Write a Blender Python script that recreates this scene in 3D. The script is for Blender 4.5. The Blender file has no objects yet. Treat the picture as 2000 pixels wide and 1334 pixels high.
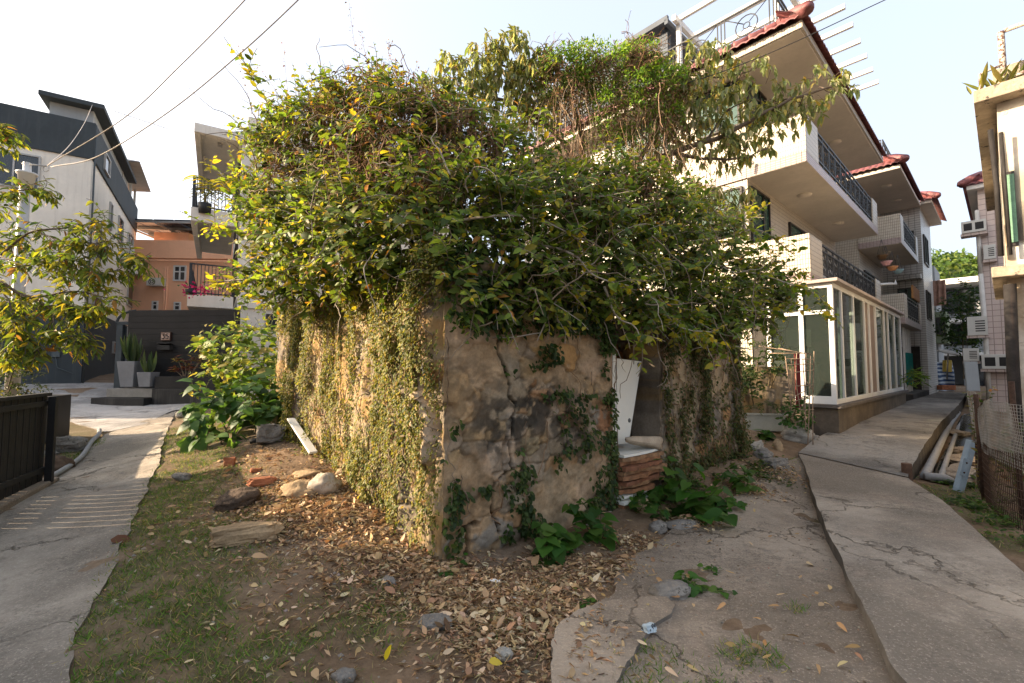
import bpy, math, random
import numpy as np
from mathutils import Vector, Matrix
R = math.radians
random.seed(7); rng = np.random.default_rng(11)
SC = bpy.context.scene; COL = SC.collection

# ---------------------------------------------------------------- camera, sky, sun, exposure
FPX = 889.0; PITCH = R(3.28); EYE = np.array([0.0, 0.0, 1.6])
cam = bpy.data.cameras.new('camera'); camo = bpy.data.objects.new('camera', cam); COL.objects.link(camo)
cam.sensor_width = 36.0; cam.lens = FPX / 2000 * 36; cam.clip_start = 0.05; cam.clip_end = 3000
camo.location = EYE; camo.rotation_euler = (R(90) + PITCH, 0, 0); SC.camera = camo
SUN_EL = R(21); SUN_AZ = R(-90)              # azimuth from +Y towards +X: the sun stands to the left
w = bpy.data.worlds.new('World'); SC.world = w; w.use_nodes = True
nt = w.node_tree; bg = nt.nodes['Background']
sky = nt.nodes.new('ShaderNodeTexSky'); sky.sky_type = 'NISHITA'; sky.sun_disc = False
sky.sun_elevation = SUN_EL; sky.sun_rotation = SUN_AZ; sky.air_density = 1.0; sky.dust_density = 9; sky.ozone_density = 1.3
hz = nt.nodes.new('ShaderNodeMix'); hz.data_type = 'RGBA'; hz.inputs[0].default_value = 0.62; hz.inputs[7].default_value = (1.62, 1.73, 1.92, 1)   # bright hazy air over the clear sky
nt.links.new(sky.outputs[0], hz.inputs[6]); nt.links.new(hz.outputs[2], bg.inputs[0]); bg.inputs[1].default_value = 0.15
sun = bpy.data.lights.new('sun', 'SUN'); suno = bpy.data.objects.new('sun', sun); COL.objects.link(suno)
sun.energy = 3.5; sun.angle = R(0.6); sun.color = (1.0, 0.79, 0.55)
sd = Vector((math.sin(SUN_AZ) * math.cos(SUN_EL), math.cos(SUN_AZ) * math.cos(SUN_EL), math.sin(SUN_EL)))
suno.rotation_euler = sd.to_track_quat('Z', 'Y').to_euler()
SC.view_settings.view_transform = 'Standard'; SC.view_settings.look = 'None'; SC.view_settings.gamma = 1
SC.view_settings.exposure = 2.1
SC.cycles.max_bounces = 6; SC.cycles.diffuse_bounces = 3; SC.cycles.transparent_max_bounces = 8

# ---------------------------------------------------------------- measuring helpers: rays through the photograph
def ray(px, py):
    fw = np.array([0, math.cos(PITCH), math.sin(PITCH)]); up = np.array([0, -math.sin(PITCH), math.cos(PITCH)])
    return fw + (px - 1000) / FPX * np.array([1.0, 0, 0]) + (667 - py) / FPX * up
def atY(px, py, Y): d = ray(px, py); return EYE + d * (Y / d[1])
def atZ(px, py, z): d = ray(px, py); return EYE + d * ((z - 1.6) / d[2])
def ground_at(px, py):
    z = 0.0
    for _ in range(25):
        p = atZ(px, py, z)
        z = 0.5 * z + 0.5 * float(H(np.array([p[:2]]))[0])
    return atZ(px, py, z)
class Frame:
    def __init__(s, o, ang):
        s.o = np.array([o[0], o[1], 0.0]); s.a = R(ang); c, n = math.cos(s.a), math.sin(s.a)
        s.x = np.array([c, n, 0]); s.y = np.array([-n, c, 0])
    def loc(s, P): d = np.asarray(P) - s.o; return np.array([d @ s.x, d @ s.y, d[2]])
    def world(s, l): return s.o + s.x * l[0] + s.y * l[1] + np.array([0, 0, l[2]])
    def hit(s, px, py, ax, val):
        n = s.x if ax == 'x' else s.y; d = ray(px, py); t = (val - (EYE - s.o) @ n) / (d @ n)
        return s.loc(EYE + d * t)

# ---------------------------------------------------------------- noise
def _hash(ix, iy, iz, seed):
    n = (ix.astype(np.int64) * 374761393 + iy.astype(np.int64) * 668265263 + iz.astype(np.int64) * 1274126177 + seed * 974711) & 0xffffffff
    n = ((n ^ (n >> 13)) * 1103515245) & 0xffffffff
    n = ((n ^ (n >> 16)) * 2654435761) & 0xffffffff
    return ((n ^ (n >> 15)) & 0xffffff) / float(0xffffff)
def vnoise(p, seed=0):
    p = np.asarray(p, float)
    if p.shape[1] == 2: p = np.column_stack([p, np.zeros(len(p))])
    i = np.floor(p); f = p - i; f = f * f * (3 - 2 * f); i = i.astype(np.int64); out = 0
    for dx in (0, 1):
        for dy in (0, 1):
            for dz in (0, 1):
                wgt = (f[:, 0] if dx else 1 - f[:, 0]) * (f[:, 1] if dy else 1 - f[:, 1]) * (f[:, 2] if dz else 1 - f[:, 2])
                out = out + wgt * _hash(i[:, 0] + dx, i[:, 1] + dy, i[:, 2] + dz, seed)
    return out
def fbm(p, seed=0, oct=4, gain=.5):
    p = np.asarray(p, float); s = 0; a = 1; t = 0
    for k in range(oct): s = s + a * vnoise(p * 2 ** k + 17.3 * k, seed + k); t += a; a *= gain
    return s / t
def sstep(a, b, x): t = np.clip((x - a) / (b - a), 0, 1); return t * t * (3 - 2 * t)
def unit(v): v = np.asarray(v, float); return v / np.maximum(np.linalg.norm(v, axis=-1, keepdims=True), 1e-9)

# ---------------------------------------------------------------- object helpers
def tag(o, label=None, cat=None, group=None, kind=None):
    if label: o['label'] = label
    if cat: o['category'] = cat
    if group: o['group'] = group
    if kind: o['kind'] = kind
    return o
def thing(name, label, cat, loc=(0, 0, 0), rz=0.0, group=None):
    o = bpy.data.objects.new(name, None); COL.objects.link(o); o.empty_display_size = .1
    o.location = loc; o.rotation_euler = (0, 0, rz)
    return tag(o, label, cat, group)
class MB:
    """collects shapes and links them as ONE mesh object"""
    def __init__(s): s.v = []; s.f = []; s.m = []; s.sm = []; s.n = 0; s.c = []
    def add(s, v, f, mi=0, smooth=False, col=None):
        v = np.asarray(v, float).reshape(-1, 3); s.v.append(v)
        for q in f: s.f.append([int(k) + s.n for k in q])
        s.m += [mi] * len(f); s.sm += [smooth] * len(f); s.n += len(v)
        s.c.append(np.tile(np.array([1, 1, 1.0]), (len(v), 1)) if col is None else np.broadcast_to(np.asarray(col, float), (len(v), 3)))
        return s
    def box(s, x0, x1, y0, y1, z0, z1, mi=0, col=None):
        x0, x1 = sorted((x0, x1)); y0, y1 = sorted((y0, y1)); z0, z1 = sorted((z0, z1))
        v = [(x, y, z) for z in (z0, z1) for y in (y0, y1) for x in (x0, x1)]
        return s.add(v, [(0, 2, 3, 1), (4, 5, 7, 6), (0, 1, 5, 4), (2, 6, 7, 3), (0, 4, 6, 2), (1, 3, 7, 5)], mi, False, col)
    def obox(s, c, ax, ay, az, mi=0, col=None):       # oriented box: centre and three half-axis vectors
        c, ax, ay, az = [np.asarray(k, float) for k in (c, ax, ay, az)]
        v = [c + i * ax + j * ay + k * az for k in (-1, 1) for j in (-1, 1) for i in (-1, 1)]
        return s.add(v, [(0, 2, 3, 1), (4, 5, 7, 6), (0, 1, 5, 4), (2, 6, 7, 3), (0, 4, 6, 2), (1, 3, 7, 5)], mi, False, col)
    def prism(s, poly, z0, z1, mi=0):
        n = len(poly); v = [(p[0], p[1], z0) for p in poly] + [(p[0], p[1], z1) for p in poly]
        f = [tuple(range(n - 1, -1, -1)), tuple(range(n, 2 * n))] + [(i, (i + 1) % n, (i + 1) % n + n, i + n) for i in range(n)]
        return s.add(v, f, mi)
    def tube(s, pts, r, n=6, mi=0, caps=True, col=None, smooth=True):
        P = np.asarray(pts, float); m = len(P); rr = np.broadcast_to(np.asarray(r, float), (m,))
        T = np.gradient(P, axis=0); T = unit(T)
        ref = np.array([0, 0, 1.0]) if abs(T[0][2]) < .9 else np.array([1.0, 0, 0])
        a = unit(np.cross(T, ref)); b = np.cross(T, a)
        th = np.arange(n) * 2 * math.pi / n
        V = P[:, None, :] + rr[:, None, None] * (np.cos(th)[None, :, None] * a[:, None, :] + np.sin(th)[None, :, None] * b[:, None, :])
        f = [(i * n + j, i * n + (j + 1) % n, (i + 1) * n + (j + 1) % n, (i + 1) * n + j) for i in range(m - 1) for j in range(n)]
        if caps: f += [tuple(range(n - 1, -1, -1)), tuple((m - 1) * n + k for k in range(n))]
        return s.add(V.reshape(-1, 3), f, mi, smooth, col)
    def ring(s, c, Rr, r, a=(1, 0, 0), b=(0, 0, 1), n=16, k=5, mi=0, t0=0, t1=2 * math.pi):
        a, b, c = np.asarray(a, float), np.asarray(b, float), np.asarray(c, float)
        th = np.linspace(t0, t1, n + 1); return s.tube([c + Rr * (math.cos(t) * a + math.sin(t) * b) for t in th], r, k, mi, False)
    def lathe(s, prof, n=20, c=(0, 0, 0), mi=0, smooth=True):
        m = len(prof); th = np.arange(n) * 2 * math.pi / n
        V = [(c[0] + r * math.cos(t), c[1] + r * math.sin(t), c[2] + z) for r, z in prof for t in th]
        f = [(i * n + j, i * n + (j + 1) % n, (i + 1) * n + (j + 1) % n, (i + 1) * n + j) for i in range(m - 1) for j in range(n)]
        return s.add(V, f, mi, smooth)
    def grid(s, V, mi=0, smooth=True, flip=False, col=None):   # V: (a,b,3)
        a, b = V.shape[:2]
        f = [(i * b + j, (i + 1) * b + j, (i + 1) * b + j + 1, i * b + j + 1) for i in range(a - 1) for j in range(b - 1)]
        if flip: f = [q[::-1] for q in f]
        return s.add(V.reshape(-1, 3), f, mi, smooth, col)
    def build(s, name, mat, parent=None, bev=0, uv=True, col=False):
        V = np.concatenate(s.v); me = bpy.data.meshes.new(name); me.from_pydata(V.tolist(), [], s.f)
        for mm in (mat if isinstance(mat, (list, tuple)) else [mat]): me.materials.append(mm)
        me.polygons.foreach_set('material_index', s.m); me.polygons.foreach_set('use_smooth', s.sm)
        if uv:
            npoly = len(s.f); nr = np.zeros(npoly * 3); me.polygons.foreach_get('normal', nr); nr = np.abs(nr.reshape(-1, 3))
            lt = np.array([len(q) for q in s.f]); vi = np.zeros(len(me.loops), int); me.loops.foreach_get('vertex_index', vi)
            ln = np.repeat(nr, lt, axis=0); c = V[vi]; ax = np.argmax(ln * [1, 1, 1.02], axis=1)
            u = np.where(ax == 0, c[:, 1], c[:, 0]); v = np.where(ax == 2, c[:, 1], c[:, 2])
            l = me.uv_layers.new(name='UVMap'); l.data.foreach_set('uv', np.column_stack([u, v]).ravel())
        if col:
            a = me.color_attributes.new('col', 'FLOAT_COLOR', 'POINT')
            cc = np.concatenate(s.c); a.data.foreach_set('color', np.column_stack([cc, np.ones(len(cc))]).ravel())
        o = bpy.data.objects.new(name, me); COL.objects.link(o)
        if parent is not None: o.parent = parent
        if bev:
            b = o.modifiers.new('bevel', 'BEVEL'); b.width = bev; b.segments = 2; b.limit_method = 'ANGLE'; b.angle_limit = R(40)
        return o
def raw_mesh(name, V, loops, sizes, mat, parent=None, col=None, smooth=True):
    """fast mesh from numpy arrays"""
    me = bpy.data.meshes.new(name); V = np.asarray(V, np.float32); loops = np.asarray(loops, np.int32); sizes = np.asarray(sizes, np.int32)
    me.vertices.add(len(V)); me.vertices.foreach_set('co', V.ravel())
    me.loops.add(len(loops)); me.loops.foreach_set('vertex_index', loops)
    me.polygons.add(len(sizes)); st = np.concatenate([[0], np.cumsum(sizes)[:-1]]).astype(np.int32)
    me.polygons.foreach_set('loop_start', st); me.polygons.foreach_set('loop_total', sizes)
    me.polygons.foreach_set('use_smooth', np.full(len(sizes), smooth))
    me.update(calc_edges=True)
    for mm in (mat if isinstance(mat, (list, tuple)) else [mat]): me.materials.append(mm)
    if col is not None:
        a = me.color_attributes.new('col', 'FLOAT_COLOR', 'POINT'); a.data.foreach_set('color', np.column_stack([col, np.ones(len(col))]).astype(np.float32).ravel())
    me.validate(); o = bpy.data.objects.new(name, me); COL.objects.link(o)
    if parent is not None: o.parent = parent
    return o

# ---------------------------------------------------------------- materials
class NT:
    def __init__(s, name):
        s.m = bpy.data.materials.new(name); s.m.use_nodes = True; s.t = s.m.node_tree; s.t.nodes.clear()
        s.out = s.n('ShaderNodeOutputMaterial'); s.b = s.n('ShaderNodeBsdfPrincipled'); s.l(s.b.outputs[0], s.out.inputs[0])
    def n(s, typ, **kw):
        k = s.t.nodes.new(typ)
        for a, v in kw.items(): setattr(k, a, v)
        return k
    def l(s, a, b): s.t.links.new(a, b)
    def set(s, node, **kw):
        for a, v in kw.items():
            i = node.inputs[a.replace('_', ' ')]
            if hasattr(v, 'is_output'): s.l(v, i)
            else: i.default_value = v
        return node
    def coord(s, kind='Object'): return s.n('ShaderNodeTexCoord').outputs[kind]
    def mapping(s, vec, scale=(1, 1, 1)):
        m = s.n('ShaderNodeMapping'); s.l(vec, m.inputs[0]); m.inputs['Scale'].default_value = scale; return m.outputs[0]
    def noise(s, vec, scale, detail=4, rough=.6, dist=0):
        k = s.n('ShaderNodeTexNoise'); s.l(vec, k.inputs['Vector']); s.set(k, Scale=scale, Detail=detail, Roughness=rough, Distortion=dist); return k.outputs['Fac']
    def ramp(s, fac, a, b):
        k = s.n('ShaderNodeMapRange', interpolation_type='SMOOTHSTEP'); s.l(fac, k.inputs[0]); k.inputs[1].default_value = a; k.inputs[2].default_value = b; return k.outputs[0]
    def mix(s, fac, a, b, mode='MIX'):
        k = s.n('ShaderNodeMix', data_type='RGBA', blend_type=mode)
        for i, v in ((0, fac), (6, a), (7, b)):
            if hasattr(v, 'is_output'): s.l(v, k.inputs[i])
            elif i == 0: k.inputs[0].default_value = v
            else: k.inputs[i].default_value = (*v[:3], 1)
        return k.outputs[2]
    def math(s, op, a, b=0.0):
        k = s.n('ShaderNodeMath', operation=op)
        for i, v in ((0, a), (1, b)):
            if hasattr(v, 'is_output'): s.l(v, k.inputs[i])
            else: k.inputs[i].default_value = v
        return k.outputs[0]
    def bump(s, h, strength=.3, dist=.02):
        k = s.n('ShaderNodeBump'); s.l(h, k.inputs['Height']); s.set(k, Strength=strength, Distance=dist); s.l(k.outputs[0], s.b.inputs['Normal']); return k
    def fin(s, col, rough=.8, spec=.3, metal=0):
        s.set(s.b, Base_Color=col if hasattr(col, 'is_output') else (*col, 1), Roughness=rough, Metallic=metal); s.b.inputs['Specular IOR Level'].default_value = spec; return s.m
def shade(c, k): return tuple(min(1, x * k) for x in c)
def surf(name, col, rough=.8, var=.12, scale=2.0, bump=.15, bscale=60, streak=0, scol=(.12, .11, .09), spec=.3, metal=0, patch=0, pcol=(.3, .2, .1), bdist=.01):
    """painted, plastered or metal surface with mottling, fine grain, and optional run-down streaks or patches of wear"""
    s = NT(name); v = s.coord(); a = s.noise(v, scale, 5); b = s.noise(v, scale * 9, 4)
    c = s.mix(s.ramp(a, .3, .7), shade(col, 1 - var), shade(col, 1 + var)); c = s.mix(s.math('MULTIPLY', s.ramp(b, .35, .75), .5), c, shade(col, 1 - 1.4 * var))
    if streak:
        k = s.noise(s.mapping(v, (5, 5, .35)), 1.5, 5, .65); c = s.mix(s.math('MULTIPLY', s.ramp(k, .5, .78), streak), c, scol)
    if patch:
        k = s.noise(v, scale * 1.7, 8, .7); c = s.mix(s.ramp(k, 1 - patch, 1.04 - patch), c, pcol)
    if bump: s.bump(s.noise(v, bscale, 4, .7), bump, bdist)
    return s.fin(c, rough, spec, metal)
def tiles(name, c1, c2, grout, w=.05, h=.1, rough=.35, ms=.004, streak=.25):
    s = NT(name); uv = s.coord('UV'); k = s.n('ShaderNodeTexBrick', offset=0, squash=1); s.l(uv, k.inputs['Vector'])
    k.inputs['Color1'].default_value = (*c1, 1); k.inputs['Color2'].default_value = (*c2, 1); k.inputs['Mortar'].default_value = (*grout, 1)
    s.set(k, Scale=1.0, Mortar_Size=ms, Mortar_Smooth=.2, Bias=-.2, Brick_Width=w, Row_Height=h)
    v = s.coord(); st = s.noise(s.mapping(v, (4, 4, .4)), 1.2, 5, .6)
    c = s.mix(s.math('MULTIPLY', s.ramp(st, .48, .8), streak), k.outputs[0], shade(grout, .8))
    c = s.mix(s.math('MULTIPLY', s.ramp(s.noise(v, .7, 4), .35, .7), .25), c, shade(c1, .78))
    s.bump(s.math('MULTIPLY', k.outputs['Fac'], -1.0), .4, .004)
    return s.fin(c, rough, .4)
def colattr(name, rough=.85, nscale=60, namt=.45, bump=.4, bscale=90, spec=.25, bdist=.008):
    """colour from the object's own painted-on material map, broken up by fine grain"""
    s = NT(name); at = s.n('ShaderNodeAttribute', attribute_name='col'); v = s.coord()
    n1 = s.noise(v, nscale, 6, .7); n2 = s.noise(v, nscale * .17, 5, .65)
    c = s.mix(s.math('MULTIPLY', s.ramp(n1, .3, .75), namt), at.outputs[0], (.5, .5, .5), 'MULTIPLY')
    c = s.mix(s.math('MULTIPLY', s.ramp(n2, .4, .7), namt), c, (.62, .58, .52), 'MULTIPLY')
    s.bump(s.noise(v, bscale, 6, .75), bump, bdist); return s.fin(c, rough, spec)
def leafmat(name, trans=.35, rough=.45, spec=.4, tint=(1.25, 1.2, .55)):
    s = NT(name); at = s.n('ShaderNodeAttribute', attribute_name='col')
    s.fin(at.outputs[0], rough, spec); t = s.n('ShaderNodeBsdfTranslucent'); s.l(s.mix(1.0, at.outputs[0], tint, 'MULTIPLY'), t.inputs[0])
    m = s.n('ShaderNodeMixShader'); m.inputs[0].default_value = trans; s.l(s.b.outputs[0], m.inputs[1]); s.l(t.outputs[0], m.inputs[2]); s.l(m.outputs[0], s.out.inputs[0]); return s.m
def glass(name, col=(.06, .09, .08), rough=.04, alpha=.35):
    """window glass: mirror-like coat over a see-through tinted pane"""
    s = NT(name); s.fin(col, rough, .8); t = s.n('ShaderNodeBsdfTransparent'); t.inputs[0].default_value = (.75, .85, .8, 1)
    m = s.n('ShaderNodeMixShader'); m.inputs[0].default_value = 1 - alpha; s.l(s.b.outputs[0], m.inputs[1]); s.l(t.outputs[0], m.inputs[2])
    m.inputs[0].default_value = alpha; s.l(m.outputs[0], s.out.inputs[0]); return s.m

# ---------------------------------------------------------------- terrain
_CP = np.array([(-4, 1, 0), (-2, 1, 0), (0, 1, 0), (2, 1, 0), (4, 1, 0), (0, -4, 0), (-6, -4, 0), (6, -4, 0), (-8, 1, .02), (-2, 2.5, 0.02), (0, 2.5, 0), (2, 3, 0),
  (-.6, 3.5, .03), (-1.4, 3.6, .1), (-1.9, 4.6, .26), (-3.1, 5.9, .42), (-4.4, 7.4, .55), (-3.3, 4.9, .17), (-4.3, 6, .25),
  (-4, 3.5, 0), (-5, 5, .08), (-6, 7, .2), (-7.5, 9, .32), (-9.5, 11.5, .42), (-11.5, 14, .5), (-8.5, 13.5, .55), (-6, 10.5, .6),
  (-6.5, 5, .08), (-8, 7, .2), (-10, 9, .35), (-14.6, 15.3, 1.02), (-17, 13, .95), (-13.6, 15.6, .95), (-13.2, 13.8, .58), (-11.5, 17, .8), (-18, 25, 1.3), (-12, 10, .5), (-15, 11, .7),
  (.6, 4.6, .03), (1.6, 5.6, .12), (2.6, 6.3, .2), (3.6, 7.2, .28), (2.5, 5.2, 0), (3.8, 6.4, .02), (4.6, 7.4, .1), (5, 9, .3), (6.2, 10.2, .3),
  (4, 4, -.02), (6, 5.5, -.03), (7, 7.5, -.14), (9, 9.5, -.14), (12, 12, -.02), (16, 16, .1), (8, 4, 0), (-.5, 7, .4), (3, 12, .4),
  (0, 30, .8), (25, 25, .4), (-30, 30, 1.5), (-30, 0, .9), (30, 0, .2), (0, 60, 1), (60, 60, 1), (-60, 60, 1.5), (60, -20, .2), (-60, -20, .8), (0, -40, 0)], float)
def _U(r2): return np.where(r2 > 1e-12, .5 * r2 * np.log(np.maximum(r2, 1e-12)), 0)
_P = _CP[:, :2]; _K = _U(((_P[:, None] - _P[None]) ** 2).sum(-1)) + np.eye(len(_P)) * .02; _Q = np.column_stack([np.ones(len(_P)), _P])
_S = np.linalg.solve(np.block([[_K, _Q], [_Q.T, np.zeros((3, 3))]]), np.concatenate([_CP[:, 2], np.zeros(3)]))
def H(xy):
    xy = np.asarray(xy, float).copy(); xy[:, 0] = np.clip(xy[:, 0], -55, 55); xy[:, 1] = np.clip(xy[:, 1], -30, 60); out = np.empty(len(xy))
    for i in range(0, len(xy), 20000):
        q = xy[i:i + 20000]; out[i:i + 20000] = _U(((q[:, None] - _P[None]) ** 2).sum(-1)) @ _S[:len(_P)] + _S[-3] + q @ _S[-2:]
    return np.clip(out, -.4, 2.2)
def Hn(xy):     # with the small lumps of loose soil
    xy = np.asarray(xy, float); return H(xy) + (fbm(xy * 2.2, 5, 4) - .5) * .07 + (fbm(xy * 9, 9, 3) - .5) * .03
# ---------------------------------------------------------------- shared materials
def concrete(name, base=(.30, .275, .25), groove=True, gdir=0.0, pink=.3, dark=.5, crack=1.1):
    s = NT(name); v = s.coord(); a = s.noise(v, .55, 6, .6); b = s.noise(v, 3.1, 6, .7); c0 = s.noise(v, 45, 5, .75)
    c = s.mix(s.ramp(a, .40, .60), shade(base, .58), shade(base, 1.2))
    c = s.mix(s.math('MULTIPLY', s.ramp(s.noise(v, 1.3, 5, .65), .52, .72), pink), c, (.36, .27, .20))
    c = s.mix(s.math('MULTIPLY', s.ramp(b, .5, .72), dark), c, shade(base, .48))
    c = s.mix(s.math('MULTIPLY', s.ramp(s.noise(v, 1.9, 7, .72), .6, .74), .55), c, shade(base, 1.45))
    wear = s.math('ADD', .15, s.ramp(s.noise(v, .8, 6, .7), .42, .62)); c = s.mix(s.math('MULTIPLY', s.math('MULTIPLY', s.ramp(s.noise(v, 11, 6, .75), .5, .64), .6), wear), c, shade(base, .4)); c = s.mix(s.math('MULTIPLY', s.math('MULTIPLY', s.ramp(c0, .47, .62), .62), wear), c, shade(base, .36)); c = s.mix(s.math('MULTIPLY', s.ramp(s.noise(v, .42, 5, .7), .54, .62), .5), c, shade(base, .6))
    c = s.mix(s.math('MULTIPLY', s.ramp(s.noise(v, 65, 4, .8), .54, .64), .5), c, shade(base, 1.7))
    # cracks: edges of big distorted cells, thinned out by noise
    d = s.n('ShaderNodeVectorMath', operation='ADD'); s.l(v, d.inputs[0]); nz = s.n('ShaderNodeTexNoise'); s.l(v, nz.inputs['Vector']); s.set(nz, Scale=2.2, Detail=6.0, Roughness=.65); s.l(nz.outputs['Color'], d.inputs[1])
    vo = s.n('ShaderNodeTexVoronoi', feature='DISTANCE_TO_EDGE'); s.l(d.outputs[0], vo.inputs['Vector']); s.set(vo, Scale=crack * .5)
    line = s.math('SUBTRACT', 1.0, s.ramp(vo.outputs['Distance'], .0, .011)); line = s.math('MULTIPLY', line, s.ramp(s.noise(v, .5, 3), .40, .5))
    c = s.mix(s.math('MULTIPLY', line, .5), c, shade(base, .3))
    h = s.math('ADD', s.math('MULTIPLY', c0, .8), s.math('MULTIPLY', b, 1.2))
    if groove:
        m = s.n('ShaderNodeMapping'); s.l(v, m.inputs[0]); m.inputs['Rotation'].default_value = (0, 0, gdir); m.inputs['Scale'].default_value = (3, 55, 1)
        g = s.noise(m.outputs[0], 1.0, 4, .6); h = s.math('ADD', h, s.math('MULTIPLY', g, .45)); c = s.mix(s.math('MULTIPLY', s.math('MULTIPLY', s.ramp(g, .5, .62), .3), wear), c, shade(base, .45))
    h = s.math('SUBTRACT', h, s.math('MULTIPLY', line, 2.0)); s.bump(h, .9, .018)
    return s.fin(c, .88, .25)
M = {}
M['yard'] = concrete('yard_concrete', (.335, .27, .205), True, R(-20), .6, .7)
M['path'] = concrete('path_concrete', (.345, .30, .245), False, R(5), .4, .6)
M['lane'] = concrete('lane_concrete', (.325, .275, .22), True, R(25), .3, .65)
M['alley'] = concrete('alley_concrete', (.235, .215, .19), False, 0, .2, .75)
M['lane_side'] = surf('mossy_kerb_face', (.075, .062, .048), .95, .4, 4, .7, 25, .4, (.03, .028, .02))
M['forecourt'] = concrete('forecourt_concrete', (.40, .38, .36), False, 0, .2, .4)
M['slab_side'] = surf('slab_side', (.17, .15, .13), .9, .3, 4, .5, 30, .5)
M['soil'] = colattr('soil', .95, 30, .6, .8, 25, .15, .03)
M['stone_wall'] = colattr('ruin_stone', .92, 38, .55, .55, 70, .15, .012)
M['stone'] = surf('field_stone', (.22, .20, .175), .9, .3, 5, .9, 22, 0, patch=.42, pcol=(.10, .09, .075), bdist=.03)
M['pale_stone'] = surf('pale_stone', (.34, .32, .28), .88, .25, 6, .8, 25, 0, patch=.42, pcol=(.15, .14, .11), bdist=.03)
M['ochre_stone'] = surf('ochre_stone', (.34, .24, .14), .9, .3, 6, .6, 25, 0, bdist=.02)
M['brick_red'] = surf('broken_brick', (.36, .14, .07), .9, .25, 9, .5, 40, 0, patch=.3, pcol=(.25, .17, .11))
M['cream_tile'] = tiles('cream_tile', (.58, .52, .43), (.50, .44, .355), (.17, .145, .12), .055, .11, ms=.007)
M['mauve_tile'] = tiles('mauve_tile', (.40, .31, .29), (.46, .36, .33), (.14, .11, .10), .11, .055, ms=.007)
M['pink_tile'] = tiles('pink_tile', (.56, .45, .41), (.60, .50, .45), (.27, .2, .18), .2, .2, ms=.012)
M['grey_tile'] = tiles('grey_tile', (.50, .48, .44), (.44, .42, .39), (.12, .11, .10), .22, .11, ms=.01)
M['soffit'] = surf('painted_soffit', (.60, .54, .47), .85, .08, 1.2, .06, 30, .1)
M['white_paint'] = surf('white_paint', (.74, .73, .70), .5, .05, 2, .05, 80, .06)
M['white_frame'] = surf('white_aluminium', (.62, .62, .61), .35, .03, 3, 0, streak=.05)
M['iron'] = surf('black_iron', (.028, .03, .033), .45, .2, 8, .08, 90)
M['dark_frame'] = surf('dark_bronze_frame', (.035, .03, .027), .4, .15, 6, 0)
M['red_tile'] = surf('glazed_red_tile', (.20, .066, .066), .58, .35, 5, .12, 40, .35, (.08, .03, .03), .5)
M['green_glass'] = glass('green_glass', (.05, .11, .09), .03, .35)
M['clear_glass'] = glass('clear_glass', (.04, .05, .045), .03, .55)
M['dark_glass'] = glass('dark_glass', (.03, .035, .04), .05, .12)
M['dark_room'] = surf('painted_dim_interior', (.05, .045, .04), .9, .3, 2, 0)  # dark paint that stands in for unlit rooms
M['cream_wall'] = surf('cream_render', (.74, .70, .62), .88, .07, .8, .12, 50, .42, (.42, .38, .32))
M['slate'] = surf('slate_blue_render', (.046, .057, .064), .8, .12, 1.1, .12, 50, .25, (.12, .13, .13))
M['grey_render'] = surf('pale_grey_render', (.34, .36, .37), .85, .06, 1, .08, 50, .1)
M['beige_wall'] = surf('beige_render', (.70, .66, .59), .9, .08, 1.2, .35, 45, .4, (.40, .36, .3))
M['orange_wall'] = surf('orange_render', (.86, .48, .30), .88, .06, .8, .1, 40, .15, (.5, .26, .16))
M['black_wood'] = surf('black_stained_boards', (.010, .0098, .0105), .65, .35, 2, .15, 60, .3, (.022, .021, .02))
M['step_black'] = surf('black_step_tile', (.015, .015, .016), .6, .3, 3, .1, 50, .45, (.14, .13, .12))
M['step_grey'] = surf('grey_step_stone', (.24, .23, .21), .8, .15, 3, .2, 50, .2)
M['grey_pot'] = surf('grey_fibre_pot', (.19, .195, .205), .8, .1, 3, .15, 60, .15, (.28, .28, .28))
M['galv'] = surf('galvanised_sheet', (.42, .41, .39), .5, .12, 3, .05, 60, .3, (.25, .2, .16), metal=.3)
M['pvc'] = surf('grey_plastic_pipe', (.24, .24, .24), .55, .12, 6, .05, 60, .3, (.1, .09, .08))
M['pvc_white'] = surf('white_plastic_pipe', (.62, .60, .56), .5, .1, 3, .05, 60, .3, (.3, .24, .18))
M['rust'] = surf('rusted_iron', (.06, .032, .02), .9, .45, 18, .5, 80, 0, patch=.35, pcol=(.045, .026, .02))
M['wire_galv'] = surf('galvanised_wire', (.30, .29, .27), .5, .2, 9, 0, metal=.5, patch=.3, pcol=(.14, .1, .07))
M['bluegrey_steel'] = surf('blue_grey_steel', (.24, .31, .37), .6, .12, 7, .1, 70, .2, (.16, .1, .07))
M['bamboo'] = surf('weathered_cane', (.28, .2, .14), .8, .3, 14, .3, 60, 0)
M['planter'] = surf('pale_plastic_planter', (.44, .45, .40), .6, .1, 4, .05, 60, .25, (.25, .24, .2))
M['board_white'] = surf('white_laminate', (.70, .69, .63), .45, .04, 2, .03, 60, .08, (.45, .4, .32))
M['board_ply'] = surf('reddish_plywood', (.27, .13, .065), .85, .35, 16, .4, 40, .3, (.12, .05, .025))
M['board_brown'] = surf('weathered_brown_board', (.30, .17, .09), .85, .35, 12, .4, 40, .3, (.10, .055, .03)); M['board_red'] = surf('rust_red_board', (.23, .10, .055), .85, .35, 14, .4, 40, .3, (.1, .045, .03))
M['sacking'] = surf('dirty_roll', (.40, .32, .235), .85, .2, 7, .3, 40, .2, (.3, .22, .15))
M['cable'] = surf('pale_cable', (.45, .40, .36), .7, .1, 4, 0)
M['cable_dark'] = surf('dark_cable', (.05, .05, .05), .7, .1, 4, 0)
M['wood'] = colattr('bark', .9, 40, .5, .6, 45, .2, .01)
M['leaf'] = leafmat('leaf', .48, .52, .28)
M['leaf_dry'] = leafmat('dry_leaf', .15, .8, .15, (1.1, .9, .6))
M['grass'] = leafmat('grass_blade', .35, .6, .2)
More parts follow.
